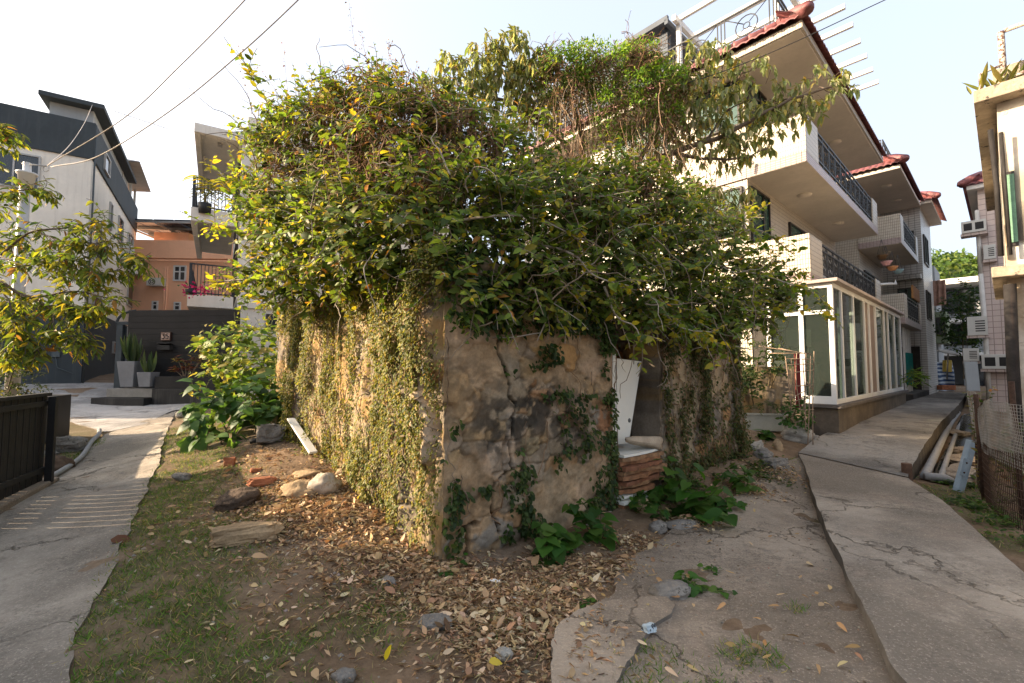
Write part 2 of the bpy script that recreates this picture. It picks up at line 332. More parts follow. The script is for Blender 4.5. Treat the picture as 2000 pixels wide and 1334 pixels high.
M['ac_white'] = surf('pale_enamel', (.58, .57, .53), .5, .06, 3, .03, 60, .2, (.35, .3, .25))
M['black'] = surf('black_plastic', (.02, .02, .02), .6, .2, 4, 0)

def resample(P, n):
    P = np.asarray(P, float); d = np.concatenate([[0], np.cumsum(np.linalg.norm(np.diff(P, axis=0), axis=1))]); t = np.linspace(0, d[-1], n)
    return np.column_stack([np.interp(t, d, P[:, k]) for k in range(P.shape[1])])
def ribbon(name, A, B, n, k, zf, mat, rag=.03, side=0.0, seed=3, skirtB=True):
    A = resample(A, n)[:, :2]; B = resample(B, n)[:, :2]; nrm = unit(B - A)
    A = A + nrm * ((fbm(A * 3, seed) - .5)[:, None] * 4 * rag); B = B + nrm * ((fbm(B * 3, seed + 5) - .5)[:, None] * 4 * rag)
    t = np.linspace(0, 1, k)[None, :, None]; XY = A[:, None] * (1 - t) + B[:, None] * t
    Z = zf(XY.reshape(-1, 2)).reshape(n, k); V = np.dstack([XY, Z]); mb = MB(); mb.grid(V, 0)
    if V[1, 0, 0] * 0 == 0:
        a = V[0, 0]; fn = np.cross(V[1, 0] - a, V[0, 1] - a)
        if fn[2] < 0: mb = MB(); mb.grid(V, 0, flip=True)
    if side:
        for j in ((0, -1) if skirtB else (0,)):
            E = V[:, j]; D = E.copy(); D[:, 2] = np.minimum(E[:, 2] - .02, H(D[:, :2]) - side)
            mb.grid(np.stack([E, D], 1), 1, False)
    o = mb.build(name, mat); return tag(o, kind='structure')

# ---------------------------------------------------------------- ground, paths, lane
PATH_R = np.array([ground_at(*p)[:2] for p in [(60, 1600), (100, 1440), (130, 1334), (170, 1215), (222, 1100), (272, 1000), (312, 905), (322, 855), (345, 803)]])
PATH_L = np.array([ground_at(*p)[:2] for p in [(-1500, 1600), (-1000, 1440), (-700, 1334), (-420, 1200), (-220, 1100), (0, 1010), (82, 945), (150, 903), (206, 850)]])
def dist_poly(xy, P):
    d = np.full(len(xy), 1e9)
    for a, b in zip(P[:-1], P[1:]):
        ab = b - a; t = np.clip(((xy - a) @ ab) / (ab @ ab), 0, 1); d = np.minimum(d, np.linalg.norm(xy - a - t[:, None] * ab, axis=1))
    return d
def in_poly(xy, P):
    x, y = xy[:, 0], xy[:, 1]; c = np.zeros(len(xy), bool); j = len(P) - 1
    for i in range(len(P)):
        xi, yi = P[i]; xj, yj = P[j]
        c ^= ((yi > y) != (yj > y)) & (x < (xj - xi) * (y - yi) / (yj - yi + 1e-12) + xi); j = i
    return c
RUIN = Frame((-.56, 3.68), 40.0)       # x along the doorway wall, y along the ivy wall
RL, RW = 5.45, 5.3
YARD_L = np.array([ground_at(*p)[:2] for p in [(1050, 1600), (1075, 1440), (1100, 1334), (1150, 1210), (1235, 1095), (1330, 1022), (1460, 962), (1530, 905)]])
LANE_L = [ground_at(*p)[:2] for p in [(1990, 1700), (1840, 1450), (1740, 1334), (1640, 1115), (1592, 1000), (1572, 920), (1560, 893)]]
YARD_R = np.array(LANE_L) + np.array([.06, 0])
def grass_mask(xy):
    d = dist_poly(xy, PATH_R); lawn = np.maximum(in_poly(xy, np.vstack([PATH_R, YARD_L[::-1]])), sstep(.07, .02, d))
    x, y = xy[:, 0], xy[:, 1]
    near = sstep(1.5, .1, d) * (.35 + 1.0 * sstep(.36, .6, fbm(xy * 1.9, 21, 4)))
    fore = sstep(.36, .58, fbm(xy * 2.0, 31, 4)) * .95 * sstep(3.7, 2.6, y)
    g = np.maximum(near, fore) * (.35 + .9 * sstep(.38, .55, fbm(xy * 7, 37, 3))) * (1 - .75 * sstep(3.0, 4.2, y) * sstep(.7, 1.6, d)) * (1 - .9 * sstep(-.4, .4, x))
    left = in_poly(xy, np.array([ground_at(*p)[:2] for p in [(60, 815), (210, 832), (205, 865), (140, 912), (80, 925)]])) * (.5 + .5 * sstep(.4, .6, fbm(xy * 1.5, 8)))
    patch = sstep(.45, .1, np.hypot(x - .82, y - 2.25)) * .9
    for px, py, r in ((1555, 1195, .1), (1465, 1290, .22), (1250, 1310, .35), (1610, 1025, .14), (1560, 905, .3), (1595, 855, .4)):
        p = ground_at(px, py); patch = np.maximum(patch, sstep(r, r * .5, np.hypot((x - p[0]), (y - p[1]) * 1.3)))
    strip = 0
    for px, py in ((1862, 975), (1905, 965), (1935, 1010), (1985, 1065), (1840, 960)):
        p = ground_at(px, py); strip = np.maximum(strip, sstep(.5, .15, np.hypot(x - p[0], y - p[1])))
    return np.clip(np.maximum.reduce([g * lawn, left * 1.0, patch, strip * .9]), 0, 1)
def axis(fine0, fine1, step, outer):
    return np.array(sorted(set([-o for o in outer] + list(outer) + list(np.round(np.arange(fine0, fine1, step), 4)))))
_gx = np.concatenate([[-900, -300, -120, -60, -40, -30, -24], np.arange(-20, -8, .4), np.arange(-8, 7, .055), np.arange(7, 20, .4), [20, 26, 34, 50, 80, 150, 300, 900]])
_gy = np.concatenate([[-300, -80, -30, -12, -5, -2], np.arange(0, 1.6, .2), np.arange(1.6, 9, .055), np.arange(9, 30, .4), [30, 40, 60, 120, 300, 900, 2000]])
gX, gY = np.meshgrid(_gx, _gy, indexing='ij'); gxy = np.column_stack([gX.ravel(), gY.ravel()])
gz = Hn(gxy); gm = grass_mask(gxy)
soil = np.array([.225, .155, .10]) * (.7 + .6 * fbm(gxy * 3, 41, 5))[:, None]
pale = sstep(.5, .68, fbm(gxy * 1.1, 47, 4))[:, None]; soil = soil * (1 - pale * .6) + np.array([.33, .25, .18]) * pale * .6
gcol = soil * (1 - .55 * gm[:, None]) + np.array([.07, .085, .03]) * .55 * gm[:, None]
mb = MB(); mb.grid(np.column_stack([gxy, gz]).reshape(len(_gx), len(_gy), 3), 0, True, False, gcol); tag(mb.build('ground', M['soil'], col=True), kind='structure')

ribbon('footpath', PATH_L, PATH_R, 150, 46, lambda q: H(q) + .02 + (fbm(q * 1.3, 77) - .5) * .02, [M['path'], M['slab_side']], .035, .05)
fcA = [(-16.5, 10.6), (-9.2, 8.9), *[tuple(ground_at(*p)[:2]) for p in [(130, 822), (206, 846), (285, 830), (345, 800), (420, 792)]]]
fcB = [(-19, 14.5), (-14.9, 15.6), (-12.9, 16.5), (-12.0, 15.2), (-11, 15.0), (-8.2, 15.0)]
ribbon('forecourt', fcA, fcB, 90, 40, lambda q: H(q) + .016 + (fbm(q * .9, 78) - .5) * .05 + .05 * sstep(.3, .7, fbm(q * .5, 3)), [M['forecourt'], M['slab_side']], .04, .05)
ribbon('yard_slab', YARD_L, YARD_R, 110, 60, lambda q: H(q) + .024 + (fbm(q * 1.4, 79) - .5) * .028, [M['yard'], M['slab_side']], .05, .04)
bs = np.array([ground_at(*p)[:2] for p in [(1085, 1420), (1075, 1320), (1088, 1240), (1130, 1205), (1180, 1192), (1240, 1182), (1305, 1180), (1318, 1196), (1306, 1216), (1285, 1232), (1262, 1250), (1252, 1272), (1240, 1300), (1215, 1330), (1190, 1420)]])
bs = resample(np.vstack([bs, bs[:1]]), 121)[:-1]; bs = bs + (np.column_stack([fbm(bs * 9, 3), fbm(bs * 9, 4)]) - .5) * .05; m = MB(); bc = bs.mean(0); tt = np.linspace(0.02, 1, 10); RB_ = bc + (bs - bc)[:, None] * tt[None, :, None]; RB_ = np.concatenate([RB_, RB_[:1]]); fl = RB_.reshape(-1, 2)
Zs = (H(fl) + .055 + (fbm(fl * 1.6, 79) - .5) * .02).reshape(RB_.shape[:2]); Vb = np.dstack([RB_, Zs]); m.grid(Vb, 0, True, np.cross(Vb[1, -1] - Vb[0, -1], Vb[0, -2] - Vb[0, -1])[2] < 0); Eb = Vb[:, -1]; m.grid(np.stack([Eb, Eb - np.array([0, 0, .08])], 1), 1, False); tag(m.build('broken_slab', [M['yard'], M['slab_side']]), kind='structure')
def lane_z(q):
    y = q[:, 1]; return np.interp(y, [-3, 4, 6, 8, 10.5, 16.5, 25, 40], [.10, .10, .11, .19, .34, .42, .52, .6]) + (fbm(q * 1.1, 83) - .5) * .02
lz = lambda px, py, z: atZ(px, py, z)[:2]
A = LANE_L + [lz(1590, 858, .24), lz(1638, 832, .34), lz(1700, 805, .38), lz(1762, 786, .42), lz(1800, 775, .46), lz(1832, 764, .52)]
Bp = [(4.9, -2.0), (4.6, .3), tuple(lz(2140, 1230, .10)), tuple(lz(2000, 1120, .10)), tuple(lz(1905, 1035, .10)), tuple(lz(1838, 975, .10)), tuple(lz(1772, 934, .11)), tuple(lz(1790, 893, .17)), tuple(lz(1828, 840, .27)), tuple(lz(1858, 806, .36)), tuple(lz(1872, 790, .42)), tuple(lz(1882, 776, .47)), tuple(lz(1888, 765, .52))]
ribbon('lane', A[:7], Bp[:7], 110, 40, lane_z, [M['lane'], M['slab_side']], .012, .3)
ribbon('alley', A[6:], Bp[6:], 110, 36, lambda q: lane_z(q) + .012, [M['alley'], M['lane_side']], .012, .35)

# ---------------------------------------------------------------- the ruined stone hut
hut = thing('ruined_hut', 'ruined stone hut with cracked peeling walls smothered in creepers', 'ruin', (RUIN.o[0], RUIN.o[1], 0), RUIN.a)
def hit_front(px, py): return RUIN.hit(px, py, 'y', 0)
def seg_dist(p, P):
    return dist_poly(p, np.asarray(P, float))
CR1 = [hit_front(*q)[[0, 2]] for q in [(973, 672), (976, 690), (988, 725), (994, 751), (992, 773), (1004, 786), (1000, 821), (997, 856), (998, 905), (1000, 917), (967, 944), (961, 990), (975, 1040)]]
CR2 = [hit_front(*q)[[0, 2]] for q in [(905, 1032), (935, 1026), (917, 1030), (917, 1070), (910, 1100)]]
CR3 = [hit_front(*q)[[0, 2]] for q in [(1010, 575), (985, 640), (973, 672)]]
STONES = [(892, 775, 42, 50, (.41, .275, .145)), (1102, 690, 44, 30, (.44, .26, .11)), (1056, 684, 24, 18, (.42, .27, .12)), (1041, 872, 26, 28, (.40, .31, .18)), (1016, 966, 22, 26, (.42, .35, .25)),
          (932, 1062, 60, 34, (.27, .235, .19)), (1186, 820, 16, 32, (.40, .20, .10)), (1168, 785, 10, 26, (.40, .27, .13)), (1018, 577, 14, 18, (.36, .27, .16)), (1028, 752, 7, 14, (.42, .2, .07)), (1055, 780, 36, 12, (.40, .24, .13)), (1140, 815, 18, 26, (.38, .31, .2))]
CR4 = [RUIN.hit(*q, 'x', 0)[[1, 2]] for q in [(816, 640), (820, 700), (824, 760), (834, 790), (846, 830), (838, 880), (842, 940)]]
CR5 = [RUIN.hit(*q, 'x', 0)[[1, 2]] for q in [(822, 790), (826, 840), (820, 880)]]
def front_fields(u, z):
    p = np.column_stack([u, z]); wob = np.column_stack([fbm(p * 4, 61, 5) - .5, fbm(p * 4, 62, 5) - .5]) * .34; q = p + wob
    c = np.array([.40, .30, .20])[None] * np.ones((len(p), 1)); n = fbm(p * 1.7, 63, 5)[:, None]
    c = c * (1 - sstep(.5, .62, n)) + np.array([.30, .255, .195]) * sstep(.5, .62, n)
    n2 = fbm(p * 2.6, 64, 5)[:, None]; c = c * (1 - .8 * sstep(.55, .66, n2)) + np.array([.48, .37, .28]) * .8 * sstep(.55, .66, n2)
    low = sstep(.9, .2, z)[:, None] * sstep(.35, .6, fbm(p * 1.2, 70, 4))[:, None]; c = c * (1 - .55 * low) + np.array([.44, .31, .19]) * .55 * low
    d = (fbm(p * 1.5, 65, 4) - .5) * .12 + (fbm(p * 6, 66, 4) - .5) * .045 + (fbm(p * 19, 74, 3) - .5) * .02; c = c * (.72 + .56 * fbm(p * 22, 75, 4))[:, None] * np.array([1.03, .96, .85])
    edge = sstep(.515, .525, n[:, 0]); d += edge * -.014 + sstep(.56, .575, n2[:, 0]) * .012      # layers of lost render
    c, d = rubble(p, c, d, sstep(.60, .63, fbm(p * 1.9 + 3.3, 76, 4)) * .55, .24, 900)
    for px, py, rx, ry, sc in STONES:
        h = hit_front(px, py); k = 1 / (FPX / np.linalg.norm(RUIN.world(h) - EYE)); ru, rz = rx * k * 1.25, ry * k
        e = ((q[:, 0] - h[0]) / ru) ** 2 + ((q[:, 1] - h[2]) / rz) ** 2; m = sstep(1.05, .8, e) * sstep(.34, .46, fbm(p * 7, 68, 4)); ring = sstep(.75, 1.0, e) * sstep(1.35, 1.05, e) * .5
        c = c * (1 - m[:, None]) + np.array(sc) * (.8 + .4 * fbm(p * 14, 67, 4))[:, None] * m[:, None]; c = c * (1 - .45 * ring[:, None]); d += m * .012 - ring * .022
    for px, py, rx, ry, a in ((1041, 800, 120, 58, .9), (985, 850, 60, 75, .8), (1120, 850, 60, 40, .6), (905, 1000, 60, 30, .55), (1000, 1075, 110, 22, .6), (900, 730, 55, 40, .25), (945, 800, 50, 60, .35)):
        h = hit_front(px, py); k = np.linalg.norm(RUIN.world(h) - EYE) / FPX
        e = ((q[:, 0] - h[0]) / (rx * k * 1.25)) ** 2 + ((q[:, 1] - h[2]) / (ry * k)) ** 2
        m = np.clip(np.exp(-e) * a * 1.15 * sstep(.36, .56, fbm(p * 11, 69, 5)), 0, .92); c = c * (1 - m[:, None]) + np.array([.045, .04, .033]) * m[:, None]
    for cr, wd, dp in ((CR1, .009, .08), (CR2, .016, .10), (CR3, .014, .09)):
        jit = p + np.column_stack([fbm(p * 16, 71) - .5, fbm(p * 16, 72) - .5]) * .035; dd = seg_dist(jit, cr); g = sstep(wd * 1.6, wd * .5, dd)
        d -= g * dp; c = c * (1 - .8 * g[:, None]); d += sstep(.07, .015, dd) * .006
    return c, d
def cells(p, size, seed):
    """rubble stones: nearest and second nearest distance of a jittered lattice, and a number for each stone"""
    q = p / size + np.column_stack([fbm(p * 5, seed), fbm(p * 5, seed + 1)]) * .35; i = np.floor(q).astype(np.int64); d1 = np.full(len(p), 9.); d2 = np.full(len(p), 9.); idd = np.zeros(len(p)); zz = i[:, 0] * 0
    for dx in (-1, 0, 1):
        for dy in (-1, 0, 1):
            a, b = i[:, 0] + dx, i[:, 1] + dy; c = np.column_stack([a + .15 + .7 * _hash(a, b, zz, seed), b + .15 + .7 * _hash(a, b, zz + 1, seed)]); d = np.linalg.norm(q - c, axis=1); h = _hash(a, b, zz + 2, seed)
            nr = d < d1; d2 = np.where(nr, d1, np.minimum(d2, d)); idd = np.where(nr, h, idd); d1 = np.where(nr, d, d1)
    return d1, d2, idd
STONE_PAL = np.array([(.34, .27, .19), (.40, .27, .13), (.28, .25, .21), (.37, .31, .24), (.44, .24, .10), (.25, .21, .16)])
def rubble(p, c, d, mask, size, seed):
    d1, d2, k = cells(p * [1, 1.25], size, seed); joint = sstep(.0, .14, d2 - d1); sc = STONE_PAL[(k * 5.999).astype(int)] * (.75 + .5 * fbm(p * 18, seed + 5, 4))[:, None] * (.45 + .55 * joint)[:, None]
    m = mask[:, None]; return c * (1 - m) + sc * m, d + mask * (-.045 + .045 * joint + .02 * (k - .5) - .015 * d1)
def side_fields(u, z, seed=0):
    p = np.column_stack([u, z]); st = np.column_stack([u * 3.2, z * .8])
    n = fbm(st, 80 + seed, 5)[:, None]; c = np.array([.44, .34, .22]) * np.ones((len(p), 1)); c = c * (1 - sstep(.48, .6, n)) + np.array([.25, .21, .165]) * sstep(.48, .6, n)
    n2 = fbm(p * 3.2, 81 + seed, 5)[:, None]; c = c * (1 - sstep(.56, .66, n2)) + np.array([.45, .30, .14]) * sstep(.56, .66, n2)
    n3 = fbm(np.column_stack([u * 6, z * 1.1]), 82 + seed, 5)[:, None]; c = c * (1 - .75 * sstep(.6, .7, n3)) + np.array([.06, .05, .04]) * .75 * sstep(.6, .7, n3)
    d = (fbm(st * .9, 83 + seed, 4) - .5) * .2 + (fbm(p * 5, 84 + seed, 4) - .5) * .06
    if seed != 21: c, d = rubble(p, c, d, .8 * sstep(.52, .56, fbm(p * 1.3 + seed, 86 + seed, 4)), .27, 910 + seed)
    if seed == 0:      # the deep split beside the corner and the loose slab of render in front of it
        jit = p + np.column_stack([fbm(p * 12, 71) - .5, fbm(p * 12, 72) - .5]) * .06; dd = seg_dist(jit, CR4); g = sstep(.05, .015, dd); d = d - g * .22; c = c * (1 - .85 * g[:, None])
        sl = sstep(.16, .12, seg_dist(jit, CR5)); d = d + sl * .05; c = c * (1 - sl[:, None]) + np.array([.56, .43, .30]) * sl[:, None]
    return c, d
def wall_part(name, u0, u1, ax, off, zt, zb, thick, fields, res, sgn=-1, label=None, pin=(True, True), caps=(True, True)):
    """a stone wall: eroded outer face as a dense relief, plus thickness"""
    nu = int((u1 - u0) / res) + 1; nz = int((zt + .25 - zb) / res) + 1; U, Z = np.meshgrid(np.linspace(u0, u1, nu), np.linspace(0, 1, nz), indexing='ij')
    top = zt + (fbm(np.column_stack([U[:, 0] * 2.2, U[:, 0] * 0 + off]), 90, 4) - .5) * .35; Z = zb + Z * (top[:, None] - zb)
    c, d = fields(U.ravel(), Z.ravel()); e = np.ones(nu)
    if pin[0]: e = e * sstep(0, .12, U[:, 0] - u0)
    if pin[1]: e = e * sstep(0, .12, u1 - U[:, 0])
    d = d.reshape(nu, nz) * e[:, None]; base = np.full_like(U, off)
    if caps[0] is False:      # the crumbled outer corner, shared by the two walls that meet there
        fall = sstep(.22, 0, U - u0); cz = fbm(np.column_stack([Z.ravel() * 5, Z.ravel() * 0]), 95, 5).reshape(Z.shape); chip = sstep(.5, .62, fbm(np.column_stack([Z.ravel() * 3.2, Z.ravel() * 0]), 97, 3)).reshape(Z.shape)
        cx = (.01 + .035 * cz + .035 * chip) * fall; cy = (.01 + .035 * fbm(np.column_stack([Z.ravel() * 6, Z.ravel() * 0]), 96, 5).reshape(Z.shape) + .04 * chip) * fall
        U = U + (cx if ax == 'x' else cy); base = base + (cy if ax == 'x' else cx)
    F = base + sgn * d; Bk = base - sgn * thick
    mk = (lambda a, b, z: np.dstack([a, b, z])) if ax == 'x' else (lambda a, b, z: np.dstack([b, a, z]))
    V = mk(U, F, Z); W = mk(U, Bk, Z); C3 = c; flip = (ax == 'x') == (sgn < 0); mb = MB()
    mb.grid(V, 0, True, not flip, C3); k = max(1, int(.12 / res)); iu = sorted(set(list(range(0, nu, k)) + [nu - 1])); iz = sorted(set(list(range(0, nz, k)) + [nz - 1]))
    cc = C3.reshape(nu, nz, 3)
    mb.grid(W[np.ix_(iu, iz)], 0, True, flip, cc[np.ix_(iu, iz)].reshape(-1, 3))
    T = np.linspace(0, 1, 12)[None, :, None]
    for E0, E1, ce in ((V[:, -1], W[:, -1], cc[:, -1]), (V[0], W[0], cc[0]), (V[-1], W[-1], cc[-1])):
        if (E0 is not None) and ((len(E0) == nz and np.allclose(E0, V[0]) and not caps[0]) or (len(E0) == nz and np.allclose(E0, V[-1]) and not caps[1])): continue
        S_ = E0[:, None] * (1 - T) + E1[:, None] * T; q = S_.reshape(-1, 3); S_ = (q + (np.column_stack([fbm(q * 6, 1), fbm(q * 6, 2), fbm(q * 6, 3)]) - .5) * .05 * np.repeat((T * (1 - T) * 4).repeat(len(E0), 0).reshape(-1, 1), 3, 1)).reshape(S_.shape)
        mb.grid(S_, 0, True, False, np.repeat(ce, 12, axis=0))
    o = mb.build(name, M['stone_wall'], hut, col=True)
    if label: o['label'] = label
    return o
DX0, DX1 = 2.19, 3.12
wall_part('front_wall', 0.0, DX0, 'x', 0.0, 2.55, -.15, .42, front_fields, .0135, -1, 'peeling grey and brown wall with a jagged crack, left of the doorway', caps=(False, True))
wall_part('front_wall', DX1, RL, 'x', 0.0, 2.4, -.1, .42, lambda u, z: side_fields(u, z, 7), .022, -1, 'streaked wall right of the doorway, hung with creepers')
wall_part('side_wall', 0.0, RW, 'y', 0.0, 2.5, -.15, .42, side_fields, .024, -1, 'long ochre wall facing the sunny left side', caps=(False, False))
wall_part('back_wall', 0.42, RL, 'x', RW, 2.3, 0, .4, lambda u, z: side_fields(u, z, 3), .06, 1)
wall_part('end_wall', 0.42, RW - .4, 'y', RL, 2.3, 0, .4, lambda u, z: side_fields(u, z, 5), .06, 1)
mb = MB(); mb.box(DX0 - .15, DX1 + .2, .03, .40, 1.92, 2.1); mb.build('lintel', surf('old_timber', (.07, .05, .035), .9, .3, 6, .4, 30), hut, .01)
mb = MB()
for i in range(9): mb.box(.5, RL - .5, .46 + i * .33, .46 + i * .33 + .30, 2.2 + .03 * (i % 2), 2.24 + .03 * (i % 2))
mb.build('shading_boards', surf('dark_boards', (.06, .045, .035), .95, .3, 6, .4, 30), hut)  # hidden boards added under the shrub to darken the hut inside
wall_part('cross_wall', DX0 + .1, RL - .45, 'x', 1.5, 2.3, 0, .3, lambda u, z: side_fields(u, z, 9), .03, -1, 'ochre stone wall inside, seen through the doorway')
# ---------------------------------------------------------------- building parts
def iron_railing(parent, x0, x1, y, z0, z1, name='railing', pitch=.62):
    """ornamental black railing along local x: rails, bars, panels with circles and scrolls"""
    m = MB(); t = .018
    for z in (z0 + .04, z0 + .16, z1 - .16, z1 - .02): m.box(x0, x1, y - t, y + t, z - t, z + t)
    n = max(1, int(round((x1 - x0) / pitch))); p = (x1 - x0) / n; zc = (z0 + z1) / 2
    for i in range(n + 1):
        x = x0 + i * p
        for dx in (-.05, 0, .05):
            if x0 - .01 <= x + dx <= x1 + .01: m.box(x + dx - .011, x + dx + .011, y - .011, y + .011, z0, z1 - .02)
    for i in range(n):
        x = x0 + (i + .5) * p; r = min(.17, (z1 - z0) * .2)
        m.ring((x, y, zc), r, .012); m.ring((x, y, zc), r * .42, .012)
        for a in range(4):
            th = a * math.pi / 2 + math.pi / 4; m.tube([(x + r * .42 * math.cos(th), y, zc + r * .42 * math.sin(th)), (x + r * math.cos(th), y, zc + r * math.sin(th))], .01, 4)
        for s in (-1, 1): m.tube([(x + .02 * s, y, z0 + .16), (x, y, zc - r)], .011, 4); m.tube([(x, y, zc + r), (x, y, z1 - .16)], .011, 4); m.ring((x + s * .09, y, zc + r + .05), .05, .009, n=10); m.ring((x + s * .09, y, zc - r - .05), .05, .009, n=10)
    return m.build(name, M['iron'], parent)
def window(parent, ax, off, a0, a1, z0, z1, frame='dark_frame', gl='green_glass', mull=(), trans=(), sgn=-1, t=.05, depth=.06, back=True, name='window', side=False):
    """framed window in the plane (ax = the running axis); the pane is its child, a dark sheet stands in for the dim room"""
    fm = MB(); pm = MB()
    def bx(mb, u0, u1, w0, w1, q0, q1):
        if ax == 'x': mb.box(u0, u1, off + sgn * w0, off + sgn * w1, q0, q1)
        else: mb.box(off + sgn * w0, off + sgn * w1, u0, u1, q0, q1)
    bx(fm, a0, a0 + t, -.03, depth, z0, z1); bx(fm, a1 - t, a1, -.03, depth, z0, z1); bx(fm, a0 + t, a1 - t, -.03, depth, z0, z0 + t); bx(fm, a0 + t, a1 - t, -.03, depth, z1 - t, z1)
    for q in mull: bx(fm, q - t * .45, q + t * .45, -.02, depth - .004, z0 + t, z1 - t)
    for q in trans: bx(fm, a0 + t, a1 - t, -.016, depth - .008, q - t * .45, q + t * .45)
    f = fm.build(name, M[frame], parent); bx(pm, a0 + t * .6, a1 - t * .6, .012, .022, z0 + t * .6, z1 - t * .6); pm.build('pane', M[gl], f)
    if back:
        b = MB(); bx(b, a0 + .01, a1 - .01, .003, .009, z0 + .01, z1 - .01); b.build('dark_backing', M['dark_room'], f)  # dark sheet painted in place of the unlit room
    return f
def tile_eave(parent, pts, out, zt, drop, run, mat, name='tile_eave', pitch=.2, ridge=True, label=None):
    """sloping band of barrel tiles along the polyline pts (outer edge), rising inwards to a rounded ridge"""
    m = MB()
    for (a, b), o in zip(zip(pts[:-1], pts[1:]), out):
        a = np.array([*a, 0.]); b = np.array([*b, 0.]); o = np.array([*o, 0.]); L = np.linalg.norm(b - a); d = (b - a) / L; n = int(L / pitch * 8)
        s = np.linspace(0, L, n + 1); prof = .045 * np.abs(np.sin(s / pitch * math.pi)) ** .8; r = np.linspace(0, 1, 7)
        V = a[None, None] + s[:, None, None] * d - o * (r[None, :, None] * run)
        step = (r * 3 % 1) * .0
        V[:, :, 2] = zt - drop + r[None] * drop + prof[:, None] - .02 * ((r * 2.999) % 1)[None] + .0
        m.grid(V); m.grid(V - np.array([0, 0, .03]), flip=True)
        E = V[:, 0]; m.grid(np.stack([E, E - np.array([0, 0, .03])], 1), 0, False)
    if ridge:
        R3 = [np.array([*p, zt + .03]) for p in pts]; oo = np.array([[*o, 0] for o in out]); 
        ins = [R3[0] - oo[0] * run] + [R3[i] - (oo[i - 1] + oo[i]) * run for i in range(1, len(pts) - 1)] + [R3[-1] - oo[-1] * run]
        for a, b in zip(ins[:-1], ins[1:]):
            n = max(2, int(np.linalg.norm(b - a) / .35))
            for i in range(n): p0 = a + (b - a) * i / n; p1 = a + (b - a) * (i + 1.04) / n; m.tube([p0, p0 + (p1 - p0) * .12, p1], [.125, .11, .105], 10)
        for i in range(1, len(pts) - 1):
            e = np.array([*pts[i], zt - drop + .07]); m.tube([ins[i] + (ins[i] - e) * .05, (ins[i] + e) / 2 + np.array([0, 0, .03]), e - (ins[i] - e) * .06], [.15, .15, .14], 12); m.lathe([(0.001, .13), (.09, .1), (.14, .02), (.14, -.05), (.001, -.08)], 12, tuple(e))
    o = m.build(name, mat, parent)
    if label: o['label'] = label
    return o
def balcony(parent, x0, x1, y0, y1, z, hp=1.03, cap0=1.05, cap1=.85, rail=True, lights=2, left_to=None):
    """slab with tiled parapet returns at both ends and an iron railing between; y1 is the house side, y0 the outer edge"""
    xl = x0
    m = MB(); m.box(x0 + .01, x1 - .01, y0 + .01, y1, z, z + .14); s = m.build('balcony_slab', M['soffit'], parent)
    m = MB(); t = .1
    m.box(x0, x1, y0, y0 + .09, z + .006, z + .24, 1); m.box(x0, x0 + .09, y0 + .09, y1, z + .006, z + .24, 1); m.box(x1 - .09, x1, y0 + .09, y1, z + .006, z + .24, 1)
    m.box(x0, x0 + t, y0, y1, z + .24, z + hp + .12); m.box(x0 + t, x0 + cap0, y0, y0 + t, z + .24, z + hp + .12)
    m.box(x1 - t, x1, y0, y1, z + .24, z + hp + .12); m.box(x1 - cap1, x1 - t, y0, y0 + t, z + .24, z + hp + .12)
    m.build('parapet', [M['cream_tile'], M['mauve_tile']], parent, .008)
    if rail: iron_railing(parent, x0 + cap0, x1 - cap1, y0 + .05, z + .24, z + hp + .1)
    for k in range(lights):
        c = MB(); c.lathe([(.001, -.07), (.12, -.06), (.17, -.03), (.18, 0), (.18, .006)], 20, (x0 + (x1 - x0) * (.27 + .42 * k), (y0 + y1) / 2, z)); c.build('ceiling_lamp', M['soffit'], parent)

# ---------------------------------------------------------------- first tiled village house on the alley
AL = Frame((5.9, 11.16), 42.7)
b1 = thing('tiled_house', 'three storey cream tiled house with red tile eaves, nearest the ruin', 'house', tuple(AL.o), AL.a)
m = MB(); D1, L1 = 8.0, 8.65
m.box(.0, L1, 0, D1, .3, 3.5); m.box(0, L1, .0, D1, 3.5, 9.0); body1 = m.build('wall', M['cream_tile'], b1)
# tile band across the left facade at each floor
for z in (3.5, 6.33):
    m = MB(); m.box(-.05, -.002, .0, D1, z + .006, z + .24, 1); m.box(-.05, -.002, .0, D1, z + .24, z + 1.15); m.build('facade_band', [M['cream_tile'], M['mauve_tile']], b1)
    balcony(b1, -.05, 8.6, -1.3, -.002, z)
# corner windows of the second storey, tall green panes on the third
for z in (4.95, 7.75):
    window(b1, 'y', -.004, .12, 1.25, z, z + 1.22, mull=(.7,), trans=(), sgn=-1)
    window(b1, 'x', -.004, .12, 1.42, z - .35, z + 1.22, mull=(.95,), trans=(), sgn=-1)
    window(b1, 'y', -.004, 2.2, 3.9, z, z + 1.22, mull=(2.8, 3.3), sgn=-1)
    window(b1, 'x', -.004, 3.1, 5.6, z - 1.2, z + .95, mull=(4.3,), sgn=-1)
